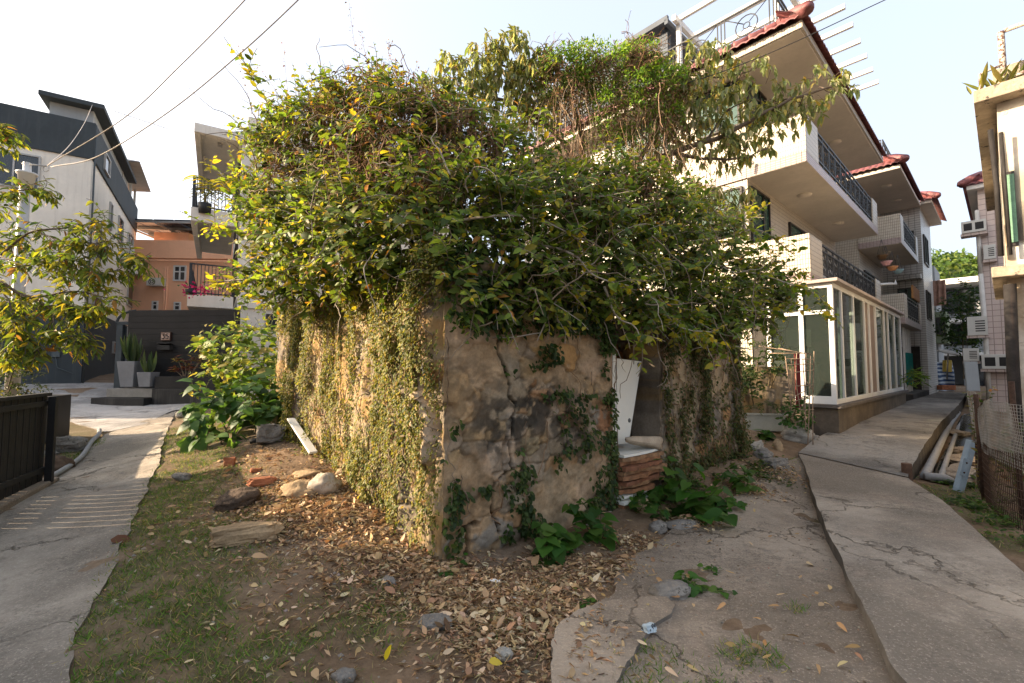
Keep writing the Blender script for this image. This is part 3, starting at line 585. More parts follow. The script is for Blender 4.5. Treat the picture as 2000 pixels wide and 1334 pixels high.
# roof slab with soffit and barrel-tile eaves
m = MB(); m.box(-.75, 8.85, -1.45, D1 + .3, 9.0, 9.14); m.build('roof_slab', M['soffit'], b1, .01)
m = MB(); m.box(-.80, 8.9, -1.5, -1.452, 9.02, 9.18); m.box(-.8, -.752, -1.452, D1 + .3, 9.02, 9.18); m.build('eave_trim', M['cream_tile'], b1)
tile_eave(b1, [(-.95, D1), (-.95, -1.62), (8.95, -1.62)], [(-1, 0), (0, -1)], 9.62, .42, .62, M['red_tile'])
m = MB(); m.box(-.3, 8.5, -.95, D1, 9.14, 9.60); m.build('roof_curb', M['soffit'], b1)
for k in range(2):
    c = MB(); c.lathe([(.001, -.07), (.12, -.06), (.17, -.03), (.18, 0), (.18, .006)], 20, (2.4 + 3.4 * k, -.7, 9.0)); c.build('ceiling_lamp', M['soffit'], b1)
iron_railing(b1, -.28, 8.4, -.86, 9.62, 10.55, pitch=1.1)
def rail_y(parent, x, y0, y1, z0, z1, pitch=1.1):
    m = MB(); t = .018; n = max(1, int((y1 - y0) / pitch)); p = (y1 - y0) / n; zc = (z0 + z1) / 2
    for z in (z0 + .04, z1 - .02): m.box(x - t, x + t, y0, y1, z - t, z + t)
    for i in range(n + 1):
        for d in (-.09, 0, .09):
            if y0 <= y0 + i * p + d <= y1: m.box(x - .012, x + .012, y0 + i * p + d - .012, y0 + i * p + d + .012, z0, z1 - .02)
    for i in range(n):
        c = y0 + (i + .5) * p; r = .26; m.ring((x, c, zc), r, .014, (0, 1, 0)); m.ring((x, c, zc), r * .3, .012, (0, 1, 0))
        for s in (-1, 1):
            m.tube([(x, c + s * .07, zc + s * .07), (x, c + s * (p / 2 - .1), z1 - .05 if s > 0 else z0 + .05)], .012, 4); m.tube([(x, c + s * .07, zc - s * .07), (x, c + s * (p / 2 - .1), z0 + .05 if s > 0 else z1 - .05)], .012, 4)
    m.build('railing', M['iron'], parent)
rail_y(b1, -.28, -.8, D1 - .2, 9.62, 10.55)
# white pergola on the roof: posts, long beams, cross rafters whose ends show past the eave
pg = MB()
for y in (-.7, 1.85):
    pg.box(.0, 8.6, y - .06, y + .06, 11.55, 11.72)
    for x in (.3, 4.2, 8.2): pg.box(x - .06, x + .06, y - .06, y + .06, 9.6, 11.55)
for i in range(9): x = .35 + i * 1.0; pg.box(x - .05, x + .05, -1.55, 1.98, 11.72, 11.86)
pg.build('pergola', M['white_frame'], b1, .006)
# dark slatted roof shelter further back
sh = MB()
for i in range(15): sh.box(.18, .22, 2.15, 7.6, 9.7 + i * .12, 9.7 + i * .12 + .105)
for i in range(22): sh.box(.0, 3.2, 2.1 + i * .25, 2.1 + i * .25 + .23, 11.66, 11.72)
sh.box(-.1, -.002, 2.0, 7.7, 11.6, 11.76); sh.box(-.1, 3.3, 1.985, 2.09, 11.5, 11.65)
for y in (2.2, 4.8, 7.5): sh.box(.23, .35, y - .06, y + .06, 9.6, 11.65)
sh.box(.1, .17, 2.2, 7.6, 10.62, 10.72); sh.build('roof_shelter', surf('blue_black_slats', (.06, .075, .1), .6, .2, 3, .1), b1)
# drain spout pipe at the balcony
m = MB(); m.tube([(-.5, .2, 6.62), (-.1, -.2, 6.62)], .03, 8); m.tube([(8.3, -.4, 4.55), (9.2, -1.5, 4.62), (9.35, -1.62, 4.62), (9.35, -1.62, 4.8)], .05, 8); m.build('drain_pipe', M['pvc_white'], b1)
# low plinth and the white glass room
gx0, gx1, gy0 = -.72, 8.1, -1.8
m = MB(); m.box(gx0 - .12, gx1 + .1, gy0 - .08, -.02, -.1, .78); m.build('plinth', surf('stained_plinth', (.11, .088, .066), .9, .25, 3, .4, 30, .6, (.05, .045, .035)), b1)
m = MB(); m.box(gx0 - .2, gx1 + .12, gy0 - .16, -.02, .78, .85, 0); m.build('plinth_coping', surf('dark_coping', (.10, .085, .075), .7, .2, 5, .1), b1, .008)
m = MB(); m.box(gx0 - .55, gx0 - .13, -1.35, -.1, -.1, .53); m.box(gx0 - .95, gx0 - .55, -1.5, -.1, -.1, .28); m.build('entrance_step', M['yard'], b1, .015)
gr = MB(); t = .045; gz0, gz1 = .85, 3.36
muls = [gx0, gx0 + .72, 1.15, 2.35, 2.95, 3.8, 5.1, 5.75, 6.9, gx1]
for x in muls: gr.box(x - t, x + t, gy0 - t, gy0 + t, gz0, gz1)
gr.box(gx0 + t, gx1 - t, gy0 - t + .004, gy0 + t - .004, gz0, gz0 + .1); gr.box(gx0 + t, gx1 - t, gy0 - t + .004, gy0 + t - .004, gz1 - .1, gz1)
for y in (-1.26, -.62): gr.box(gx0 - t, gx0 + t, y - t, y + t, gz0, gz1)
gr.box(gx0 - t + .004, gx0 + t - .004, gy0 + t, -.58, gz1 - .1, gz1); gr.box(gx0 - t + .004, gx0 + t - .004, gy0 + t, -.58, 2.72, 2.8); gr.box(gx0 - t + .004, gx0 + t - .004, gy0 + t, -.58, gz0, gz0 + .16)
gro = gr.build('glass_room_frame', M['white_frame'], b1, .006)
for i, (a, b) in enumerate(zip(muls[:-1], muls[1:])):
    q = MB(); q.box(a + t, b - t, gy0 - .006, gy0 + .006, gz0 + .1, gz1 - .1); q.build('pane', surf('brown_screen', (.20, .15, .12), .6, .1, 5, 0) if i in (3, 4) else M['clear_glass'], gro)
for a, b in ((gy0 + t, -1.305), (-1.215, -.665)):
    q = MB(); q.box(gx0 - .006, gx0 + .006, a, b, gz0 + .16, gz1 - .1); q.build('pane', M['clear_glass'], gro)
m = MB(); m.box(gx0 - .16, gx1 + .15, gy0 - .16, -1.302, 3.362, 3.43); m.box(gx0 - .16, -.06, -1.302, -.5, 3.362, 3.43); m.build('glass_room_roof', surf('edge_of_roof_sheet', (.36, .30, .27), .6, .15, 3, .05), b1, .006)
# things behind the glass
m = MB(); m.box(-.4, .0, -1.3, -.6, .85, 2.0); m.build('dim_fill', surf('dim_fill_board', (.10, .09, .08), .7, .1, 2, 0), b1)  # dark block added behind the panes to dim the room
m = MB()
for z in (1.0, 1.6, 2.1, 2.6): m.box(1.4, 2.9, -.45, -.05, z, z + .04)
m.box(1.5, 2.0, -.75, -.1, 2.15, 2.6, 1); m.box(1.45, 1.95, -.85, -.1, 1.4, 1.75, 1); m.box(2.4, 2.9, -.7, -.1, .86, 1.7, 1); m.box(5.2, 5.75, -1.2, -.5, .86, 1.9, 1); m.box(6, 6.5, -1.1, -.5, .86, 1.5, 1)
m.build('shelf_with_appliances', [M['dark_frame'], M['ac_white']], b1, .01)
m = MB(); m.box(0.02, 8.0, -.3, -.02, .9, 3.4); m.build('inner_wall', M['dark_room'], b1)  # painted dark in place of room shade

# ---------------------------------------------------------------- second tiled house
b2 = thing('tiled_house', 'cream tiled house with hanging flower pots, second along the alley', 'house', tuple(AL.world((10.45, 0, 0))), AL.a)
m = MB(); m.box(0, 5.2, -.4, 7, .3, 9.0); m.box(-1.75, -.0, .6, 7, .3, 8.6); m.build('wall', M['cream_tile'], b2)
for z in (3.25, 6.3): balcony(b2, -.05, 4.95, -1.72, -.402, z, cap0=.75, cap1=.6)
for z in (.5, 3.5, 6.5): window(b2, 'x', -.404, .8, 3.6, z, z + 2.1, mull=(1.7, 2.6), sgn=-1)
for z in (3.6, 6.6): window(b2, 'y', -.004, .0 - .3, .5, z + .6, z + 1.8, sgn=-1)
m = MB(); m.box(-.6, 5.3, -1.85, 7, 9.0, 9.14); m.build('roof_slab', M['soffit'], b2, .01)
tile_eave(b2, [(-.75, 7), (-.75, -2.0), (5.4, -2.0)], [(-1, 0), (0, -1)], 9.6, .42, .6, M['red_tile'])
m = MB(); m.box(-.1, 5.2, -1.35, 7, 9.14, 9.58); m.build('roof_curb', M['soffit'], b2)
iron_railing(b2, 0, 5, -1.3, 9.6, 10.5, pitch=1.1); rail_y(b2, 0, -1.25, 1.5, 9.6, 10.5)
m = MB(); m.box(-.1, 4.9, -1.85, -1.0, -.1, .62); m.build('planter_plinth', surf('dark_plinth', (.06, .055, .05), .85, .3, 3, .3), b2, .01)
m = MB(); m.box(2.0, 4.0, -1.78, -1.72, 4.42, 4.95); m.build('cane_screen', surf('orange_cane', (.46, .22, .08), .8, .3, 25, .4, 60), b2)
m = MB(); 
for x in (1.4, 1.9, 2.5, 3.1): m.box(x - .03, x + .03, -1.5, -1.44, .6, 3.2)
m.build('porch_pole', M['pvc_white'], b2)
m = MB(); V = np.array([[(x, -1.5 + .04 * math.sin(x * 25), z) for z in np.linspace(.9, 2.2, 5)] for x in np.linspace(1.5, 3.2, 60)]); m.grid(V); m.grid(V + [0, .02, 0], flip=True); m.build('green_net', surf('teal_net', (.01, .16, .14), .8, .15, 9, .1), b2)
for k in range(2):
    c = MB(); c.lathe([(.001, -.07), (.12, -.06), (.17, -.03), (.18, 0), (.18, .006)], 20, (1.2 + 2.4 * k, -1.2, 9.0)); c.build('ceiling_lamp', M['soffit'], b2)

# ---------------------------------------------------------------- third house, grey tiles
b3 = thing('tiled_house', 'grey tiled house with narrow dark windows, third along the alley', 'house', tuple(AL.world((16.6, 0, 0))), AL.a)
m = MB(); m.box(0, 4.2, -1.75, 7, .3, 9.2); m.build('wall', M['grey_tile'], b3)
for z in (3.9, 6.6):
    window(b3, 'y', -.004, -1.5, -.8, z, z + 1.5, mull=(-1.15,), sgn=-1); window(b3, 'x', -1.754, .6, 2.2, z, z + 1.4, mull=(1.4,), sgn=-1)
m = MB(); m.box(-.5, -.005, -1.7, -.7, 5.75, 5.95); m.build('window_hood', M['grey_tile'], b3)
m = MB(); m.box(-.02, -.004, -1.5, -.5, .4, 2.6); m.build('door', surf('dark_door', (.03, .025, .02), .6, .3, 3, .1), b3)
m = MB(); m.box(-.4, 4.5, -2.2, 7, 9.2, 9.34); m.build('roof_slab', M['soffit'], b3)
tile_eave(b3, [(-.55, 7), (-.55, -2.4), (4.6, -2.4)], [(-1, 0), (0, -1)], 9.75, .4, .6, M['red_tile'])

# ---------------------------------------------------------------- white house closing the alley
EH = atY(1828, 760, 29.0); eh = thing('white_house', 'pale grey house with open balconies closing the end of the alley', 'house', (EH[0], EH[1], .4), R(42.7) - R(90))
def E(px, py): return Frame((EH[0], EH[1]), 42.7 - 90).hit(px, py, 'y', 0)
m = MB(); z2 = E(1850, 555)[2] - .4; m.box(-4, -.05, 0, 6, 0, z2 + .1); m.box(1.3, 6, .0, 6, 0, z2 * .33); m.box(.0, 6, 1.6, 6, 0, z2); m.build('wall', M['grey_render'], eh)
m = MB(); m.box(-1.2, 2.6, -.3, 2, z2 - .05, z2 + .25); m.box(-.0, 2.6, -.3, 1.8, z2 * .62, z2 * .62 + .25); m.box(0, 2.6, -.3, 1.8, z2 * .30, z2 * .30 + .2); m.box(-.05, .12, -.3, -.1, 0, z2 - .05); m.box(-.5, 6, -.2, 3, z2 + .25, z2 + .3); m.build('balcony_slab', M['white_paint'], eh, .01)
iron_railing(eh, .2, 2.5, -.25, z2 * .62 + .25, z2 * .62 + 1.1, pitch=.8)
for z in (.36, .68): window(eh, 'x', 1.596, .3, 1.9, z2 * z + .3, z2 * z + 1.9, mull=(1.1,), sgn=-1, gl='dark_glass')
window(eh, 'x', -.004, 1.5, 2.2, .1, 2.1, gl='dark_glass')
eh2 = thing('old_house', 'low dim house with rusted sheet awning and green bay beside the grey tiled house', 'house', tuple(AL.world((22.0, 0, .4))), AL.a)
m = MB(); m.box(0, 3, -1.75, 6, 0, 6.8); m.build('wall', M['grey_render'], eh2)
m = MB(); m.box(-.5, 1.5, -2.15, -1.3, 2.5, 4.2); m.build('bay', surf('sage_paint', (.25, .30, .2), .8, .1, 3, .1), eh2, .01)
for y in (-2.1, -1.7): window(eh2, 'y', -.505, y, y + .36, 2.9, 3.9, 'dark_frame', 'dark_glass', sgn=-1)
m = MB(); V = np.array([[(-.5 + .05 * math.sin(y * 30) - .3 * k, y, 5.9 - 1.4 * k) for k in (0, 1)] for y in np.linspace(-2.2, -1.2, 60)]); m.grid(V); m.grid(V + [.03, 0, 0], flip=True); m.build('awning', surf('rusty_sheet', (.30, .17, .12), .85, .3, 4, .3, 30, .5, (.12, .06, .04)), eh2)

# ---------------------------------------------------------------- right-hand houses
ra0 = atZ(1946, 203, 5.72) ; RA = Frame(ra0, 42.7)
ra = thing('old_cream_house', 'old cream house with stained concrete eave and flaking wall at right', 'house', (ra0[0], ra0[1], 0), RA.a)
def flake_fields(u, z):
    p = np.column_stack([u, z]); c = np.array([.74, .66, .55]) * np.ones((len(p), 1)); n = fbm(p * 1.6, 101, 6)[:, None]; up = (sstep(3.0, 3.3, z) * sstep(4.9, 4.4, z))[:, None]
    c = c * (1 - up * .75) + np.array([.60, .60, .55]) * up * .75
    k = sstep(.48, .52, n) * up; c = c * (1 - k) + np.array([.34, .31, .24]) * k
    k2 = sstep(.52, .6, fbm(p * 3.3, 103, 6)[:, None]) * (sstep(3.0, 3.2, z) * sstep(4.3, 3.7, z))[:, None]; c = c * (1 - k2) + np.array([.08, .07, .06]) * k2
    k3 = sstep(.6, .68, fbm(np.column_stack([u * 2.2, z * .8]), 104, 6)[:, None]); c = c * (1 - k3 * .75) + np.array([.45, .33, .2]) * k3 * .75
    ed = sstep(.25, .0, np.abs(u))[:, None] * sstep(.4, .6, fbm(p * 4, 105, 4))[:, None]; c = c * (1 - .5 * ed) + np.array([.3, .24, .17]) * .5 * ed
    return c
uu, zz = np.meshgrid(np.linspace(-5, 0, 251), np.linspace(-.2, 5.72, 297), indexing='ij'); cc = flake_fields(uu.ravel(), zz.ravel())
rel = (fbm(np.column_stack([uu.ravel(), zz.ravel()]) * 1.6, 101, 6) > .5).reshape(uu.shape) * .008
m = MB(); m.grid(np.dstack([rel, uu, zz]), 0, False, True, cc); m.box(.02, 7, -5, -.001, -.2, 5.72, col=(.6, .55, .46)); m.build('wall', colattr('flaking_wall', .88, 30, .25, .2, 60, .2), ra, col=True)
dirty = surf('stained_eave', (.34, .28, .21), .92, .25, 3, .5, 25, 0, patch=.42, pcol=(.07, .06, .05), bdist=.02)
m = MB(); m.box(-.28, 7, -5, .24, 5.72, 5.92); m.build('eave_slab', dirty, ra, .012)
lz_ = RA.hit(1967, 545, 'x', 0)[2]
m = MB(); m.box(-.32, 3, -5, .16, lz_, lz_ + .16); m.build('ledge', dirty, ra, .012)
# green shutter window on the upper wall corner, black drain pipes
f = MB(); f.box(-.03, -.008, -.14, -.02, 3.45, 4.6); f.build('window', M['dark_frame'], ra); f = MB(); f.box(-.05, -.032, -.135, -.06, 3.5, 4.55); f.build('shutter', surf('green_shutter', (.16, .30, .2), .7, .2, 6, .1), ra)
m = MB(); m.tube([(-.10, .08, 5.3), (-.1, .05, 4.4), (-.12, .05, 3.3)], .034, 8); m.tube([(-.14, -.03, 5.2), (-.12, -.05, 3.3)], .02, 6); m.tube([(-.16, -.02, 2.85), (-.14, .0, 1.6), (-.12, .0, .2)], .07, 10); m.build('drain_pipe', surf('rusty_black_pipe', (.022, .019, .018), .8, .4, 5, .3, 40, .25, (.12, .06, .03)), ra)
rb0 = atY(1908, 372, 16.0); RB = Frame(rb0, 42.7)
rb = thing('pink_tiled_house', 'pink tiled house with red eave and window air conditioners, behind the cream house', 'house', (rb0[0], rb0[1], 0), RB.a)
zr = rb0[2]; m = MB(); m.box(0, 6, -4, 0, 0, zr); m.build('wall', M['pink_tile'], rb)
m = MB(); m.box(-.3, 6, -4, .25, zr, zr + .14); m.build('roof_slab', M['white_paint'], rb); tile_eave(rb, [(-.4, -4), (-.4, .35), (6, .35)], [(-1, 0), (0, 1)], zr + .5, .34, .45, M['red_tile'])
def ac_unit(parent, c, wx, wy, h, grille=2, name='air_conditioner'):
    m = MB(); x, y, z = c; m.box(x - wx, x, y - wy / 2, y + wy / 2, z, z + h, 0)
    a = m.build(name, M['ac_white'], parent, .01)
    g = MB()
    if grille == 2:
        for k in (-1, 1): y0 = y + k * wy * .23; g.box(x - wx - .004, x - wx + .002, y0 - wy * .17, y0 + wy * .17, z + h * .2, z + h * .8)
    else:
        for k in range(5): g.box(x - wx - .004, x - wx + .002, y - wy * .38, y + wy * .1, z + h * (.2 + .13 * k), z + h * (.26 + .13 * k))
    g.build('grille', M['black'], a); b = MB(); b.box(x - wx * .9, x, y - wy * .55, y + wy * .55, z - .09, z - .004); b.build('bracket', M['pink_tile'], a)
    return a
def rbz(px, py): return RB.hit(px, py, 'x', 0)
p = rbz(1925, 450); ac_unit(rb, (-.004, p[1] + .28, p[2] - .1), .5, .62, .42)
p = rbz(1925, 482); ac_unit(rb, (-.004, -.22, p[2] - .5), .3, .3, .5, 1)
p = rbz(1930, 655); ac_unit(rb, (-.004, .18, p[2] - .0), .35, .5, .66, 1)
p = rbz(1935, 715); ac_unit(rb, (-.004, -.25, p[2] - .1), .4, .75, .5)
p = rbz(1925, 705); ac_unit(rb, (-.004, .38, p[2]), .3, .4, .45, 1)
m = MB(); m.tube([(-.14, .0, .2), (-.14, .0, 3.2), (-.14, .03, 4.9)], .07, 10); m.tube([(-.14, .03, 4.9), (-.12, .03, 7.2)], .06, 10); m.build('drain_pipe', M['pvc_white'], rb)

# ---------------------------------------------------------------- left: slate and cream house
lh0 = atY(158, 750, 15.5); LH = Frame(lh0, 123.0)
lh = thing('cream_slate_house', 'three storey cream house with slate blue roof band and base, at left', 'house', (lh0[0], lh0[1], 0), LH.a)
m = MB(); m.box(.03, 10.2, .03, 9, .4, 8.85); m.build('wall', M['cream_wall'], lh)
m = MB(); m.box(0, 10.23, 0, 9, .4, 3.66); m.build('base_wall', M['slate'], lh)
m = MB(); m.box(-.03, 10.26, -.03, 9, 8.85, 10.15); m.build('roof_parapet', M['slate'], lh, .01)
m = MB(); m.box(.4, 7.6, .12, 1.25, 10.15, 10.74); m.build('penthouse', M['grey_render'], lh)
m = MB(); m.box(.0, 7.9, -.22, 1.45, 10.74, 10.9); m.build('penthouse_roof', M['slate'], lh, .01)
window(lh, 'y', .026, 1.28, 4.4, 7.45, 8.62, 'galv', 'dark_glass', (1.9, 3.3), sgn=-1)
m = MB(); V = np.array([[(.016 + .004 * math.sin(y * 60), y, z) for z in (7.55, 8.55)] for y in np.linspace(1.34, 1.7, 50)]); m.grid(V); m.grid(V + [.01, 0, 0], flip=True); m.build('curtain', surf('pale_curtain', (.6, .66, .7), .9, .05, 3, 0), lh)
def LZ(px, py): return LH.hit(px, py, 'y', 0)
def side_win(px0, px1, py0, py1, **k):
    a = LZ(px0, (py0 + py1) / 2); b = LZ(px1, (py0 + py1) / 2); z1 = LZ((px0 + px1) / 2, py0)[2]; z0 = LZ((px0 + px1) / 2, py1)[2]; k.setdefault('gl', 'dark_glass')
    return window(lh, 'x', k.pop('off', .026), a[0], b[0], z0, z1, 'galv', sgn=-1, **k)
side_win(200, 211, 303, 340, off=-.034); side_win(214, 219, 395, 450); side_win(189, 199, 447, 478); side_win(231, 240, 425, 476, mull=()); side_win(249, 254, 455, 500); side_win(253, 259, 458, 498)
side_win(219, 231, 668, 691, off=-.004, gl='dark_glass'); side_win(249, 263, 555, 600); side_win(182, 200, 580, 604)
m = MB()
for px, py in ((238, 495), (258, 525)):
    q = LZ(px, py); m.box(q[0] - .3, q[0] + .3, -.42, .02, q[2] - .3, q[2] + .35)
m.build('air_conditioner', M['ac_white'], lh, .01)
m = MB(); m.tube([(.0 + .02, -.04, 10.1), (.02, -.05, 6), (.05, -.04, 1.0)], .028, 6); q = LZ(237, 640); m.tube([(q[0] - 1.2, -.1, q[2]), (q[0] - .3, -.2, q[2]), (q[0] - .1, -.2, q[2] - .3)], .1, 8); m.build('pipe', surf('slate_pipe', (.06, .07, .075), .6, .1, 3, 0), lh)
AWY = min(-.5, LH.hit(284, 372, 'x', 10.6)[1]); m = MB(); V = np.array([[(x, y, 11.6 - .16 * (y + 2.2) + .02 * math.sin(x * 30)) for y in (AWY, AWY * .5, .2, 1.2)] for x in np.linspace(6.2, 10.6, 120)]); m.grid(V); m.grid(V - [0, 0, .03], flip=True)
for x in (6.4, 7.7, 9, 10.4): m.box(x - .04, x + .04, AWY + .05, 1.2, 11.30, 11.38); m.box(x - .05, x + .05, .1, .2, 10.15, 11.35)
m.build('roof_awning', M['galv'], lh)
m = MB(); m.box(-.05, -.006, .55, .75, 1.95, 2.15); m.tube([(-.03, .65, 1.95), (-.03, .6, 1.6), (-.03, .2, 1.4)], .012, 5); m.build('meter_box', surf('slate_box', (.09, .11, .12), .6, .1, 3, 0), lh, .005)
# television aerial on the roof
m = MB(); q = LZ(222, 248); m.tube([(q[0], .3, 10.15), (q[0], .3, 12.1)], .02, 6); m.tube([(q[0] - .3, .0, 12.0), (q[0] + .6, -1.7, 12.15)], .014, 5)
for i in range(12): k = i / 11; c = np.array([q[0] - .3 + .9 * k, -1.7 * k, 12.0 + .15 * k]); m.tube([c - [.12, .1, .18], c + [.12, .1, .18]], .008, 4)
m.build('aerial', M['galv'], lh)

# ---------------------------------------------------------------- left: beige house with balconies
hh0 = atY(462, 605, 14.75); HH = Frame(hh0, 123.0)
hh = thing('beige_house', 'beige rendered house with stacked balconies behind the black board wall', 'house', (hh0[0], hh0[1], 0), HH.a)
m = MB(); m.box(0, 8, -8, 0, .4, 9.35); m.build('wall', M['beige_wall'], hh)
m = MB(); m.box(-.12, 8, -8, .1, 9.05, 9.3); m.box(-.07, 0, -8, 0, 3.55, 3.75); m.build('cornice', M['beige_wall'], hh, .01)
m = MB(); m.box(.25, 8, -8, -.15, 9.35, 10.15); m.build('parapet', M['beige_wall'], hh, .01)
def HZ(px, py): return HH.hit(px, py, 'x', 0)
zs = [(HZ(366, 598)[2], HZ(366, 574)[2]), (HZ(373, 430)[2], HZ(373, 403)[2]), (HZ(380, 256)[2], HZ(379, 238)[2])]
bw = HZ(372, 430)[1]
for z0, z1 in zs:
    m = MB(); m.box(0, .16, .101, bw, z0, z1); m.box(.16, 6, bw - .16, bw, z0, z1); m.box(.16, 6, .101, bw - .16, z1 - .14, z1 - .01); m.build('balcony_slab', M['beige_wall'], hh, .01)
    m = MB(); m.box(.8, 1.05, bw * .42, bw * .42 + .14, z1 - .2, z1 - .14); m.build('ceiling_lamp', M['galv'], hh)
for z0, z1 in zs[:2]:
    m = MB(); t = .02
    for z in (z1 + .06, z1 + .98): m.box(.05, .09, .1, bw - .02, z - t, z + t); m.box(.09, 5.9, bw - .06, bw - .02, z - t, z + t)
    for i in range(13): y = .12 + (bw - .16) * i / 12; m.box(.06, .08, y - .011, y + .011, z1, z1 + .98)
    for i in range(48): x = .1 + 5.8 * i / 47; m.box(x - .011, x + .011, bw - .05, bw - .03, z1, z1 + .98)
    m.box(.04, .12, bw - .1, bw - .02, z1, z1 + 1.0); m.build('railing', M['iron'], hh)
    window(hh, 'x', .004, .6, 4.5, z1 + .1, z1 + 2.1, 'dark_frame', 'dark_glass', (1.9, 3.2), sgn=1)
window(hh, 'y', -.004, -3, -.85, 2.85, 3.4, 'dark_frame', 'dark_glass', (-1.9,), sgn=-1)

# ---------------------------------------------------------------- orange house with solar roof, far left middle
oh0 = atY(262, 620, 24.0); oh = thing('orange_house', 'peach orange house with white windows and solar panel canopy on its roof', 'house', (oh0[0], 24.0, 0), R(4))
m = MB(); m.box(-3, 6, 0, 7, .5, 8.15); m.build('wall', M['orange_wall'], oh)
def OZ(px, py): return Frame((oh0[0], 24.0), 4).hit(px, py, 'y', 0)
m = MB(); m.box(-3, 6, -.14, -.0, OZ(310, 505)[2], OZ(310, 470)[2]); m.box(-3, 6, 0, 7, 8.15, OZ(310, 472)[2]); m.build('parapet', M['orange_wall'], oh, .01)
for a, b, c, d in ((339, 365, 519, 549), (297, 310, 588, 606), (340, 354, 590, 607)):
    p, q = OZ(a, d), OZ(b, c); window(oh, 'x', -.004, p[0], q[0], p[2], q[2], 'white_frame', 'dark_glass', ((p[0] + q[0]) / 2,) if b - a > 20 else (), (p[2] + (q[2] - p[2]) * .6,), sgn=-1, t=.07)
p = OZ(311, 553); m = MB(); m.box(p[0] - .38, p[0] + .38, -.4, -.01, p[2] - .2, p[2] + .22, 0); m.build('air_conditioner', M['ac_white'], oh, .015)
m = MB(); m.ring((p[0] - .1, -.405, p[2]), .15, .02); m.ring((p[0] - .1, -.405, p[2]), .07, .02); m.build('fan_grille', M['black'], oh)
m = MB()
for a, b in ((306, 325), (332, 329)): q = OZ(b, 520); m.tube([(q[0], -.06, 2), (q[0], -.06, 7.0)], .04, 6)
q = OZ(340, 507); m.tube([(-3, -.2, q[2] - .1), (5, -.2, q[2] - .1)], .05, 6); m.build('pipe', M['orange_wall'], oh)
z0 = OZ(310, 465)[2]; m = MB(); zc = OZ(310, 436)[2]
for i in range(6): m.box(-1 + i * 1.05, -.02 + i * 1.05, -.5, 5, zc + .0, zc + .06, 1)
for y in (-.45, .8, 2.2, 4): m.box(-1, 5.3, y - .04, y + .04, zc - .12, zc - .005)
for x in (-.8, 1.2, 3.2, 5): m.box(x - .05, x + .05, .8, .9, z0, zc - .1); m.box(x - .04, x + .04, -.5, 5, zc - .2, zc - .12)
m.box(0.4, 2.2, .6, 3, z0, z0 + .5, 2); m.build('solar_canopy', [M['galv'], surf('solar_cells', (.03, .035, .05), .25, .2, 3, 0), M['orange_wall']], oh)

# ---------------------------------------------------------------- black board wall with the house number
bw0 = atY(243, 760, 14.1); bw1 = atY(460, 760, 13.9)
bwt = thing('board_wall', 'black stained timber board wall carrying house number 35', 'wall', (bw0[0], 14.1, 0), math.atan2(-.2, bw1[0] - bw0[0]))
WL = bw1[0] - bw0[0]; zt = atY(300, 606, 14.1)[2]; m = MB(); nb = 15; zb = .55
for i in range(nb): h = (zt - zb) / nb; m.box(0, WL, .02 - rng.random() * .008, .12, zb + i * h + .004, zb + (i + 1) * h)
m.box(.02, WL - .02, .1, .14, zb, zt); m.build('boards', M['black_wood'], bwt, .003)
def WP(px, py): return Frame((bw0[0], 14.1), math.degrees(math.atan2(-.2, WL))).hit(px, py, 'y', 0)
p = WP(325, 657); pl = MB(); pl.box(p[0] - .16, p[0] + .16, -.035, .01, p[2] - .135, p[2] + .135); plo = pl.build('number_plate', surf('dark_timber_frame', (.05, .025, .018), .6, .2, 5, .1), bwt, .006)
pl = MB(); pl.box(p[0] - .135, p[0] + .135, -.042, -.0355, p[2] - .108, p[2] + .108); pl.build('number_face', surf('copper_plate', (.42, .30, .24), .5, .15, 6, .05, 50), plo)
m = MB(); yy = -.055; s = .075
def stroke(pts): m.tube([(p[0] + a * s, yy, p[2] + b * s) for a, b in pts], .0135, 6)
stroke([(-1.45, 1.0), (-.3, 1.0), (-.85, .28)]); stroke([(-.85, .28), (-.45, .2), (-.25, -.15), (-.3, -.6), (-.65, -.95), (-1.1, -.95), (-1.45, -.7)])
stroke([(1.35, 1.0), (.45, 1.0), (.38, .15)]); stroke([(.38, .15), (.8, .3), (1.2, .15), (1.4, -.25), (1.3, -.7), (.95, -.98), (.5, -.92), (.25, -.68)])
m.build('number', M['iron'], plo)
p = WP(326, 678); m = MB(); m.box(p[0] - .2, p[0] + .2, -.14, .015, p[2] - .09, p[2] + .05); m.obox((p[0], -.07, p[2] + .09), (.205, 0, 0), (0, .085, -.03), (0, .006, .012)); m.build('letter_box', M['black'], bwt, .008)
# gate post with small arched canopy at its left end
m = MB(); a = WP(232, 700)[0]; m.box(a - .32, a - .12, .2, .3, .5, 3.0); m.box(a - .32, a + .2, .2, .28, 2.95, 3.05)
for i in range(8): t0 = math.pi * (.5 + .5 * i / 8); m.tube([(a + .25 + .62 * math.cos(t0 + 0), .25, 3.0 + .4 * math.sin(t0)), (a + .25 + .62 * math.cos(t0 + .22), .25, 3.0 + .4 * math.sin(t0 + .22))], .04, 5)
m.build('gate_frame', M['slate'], bwt)
m = MB(); m.box(a - .12, a + .3, .28, .32, .6, 2.9); m.build('gate_leaf', M['dark_glass'], bwt)
st = thing('doorstep', 'two step black and grey stone doorstep in front of the board wall', 'steps', (bw0[0], 14.1, 0), bwt.rotation_euler[2])
sL = WP(228, 787)[0]; sR = WP(327, 787)[0]
m = MB(); m.box(sL * .985 + .02, sR, -.85, -.0, .2, .72); m.build('lower_step', M['step_black'], st, .012); m = MB(); m.box(sL + .14, sR - .004, -.5, -.004, .72, .98); m.build('upper_step', M['step_grey'], st, .012)
pw = thing('low_planter_wall', 'low black planter wall with croton bush beside the doorstep', 'planter', (bw0[0], 14.1, 0), bwt.rotation_euler[2])
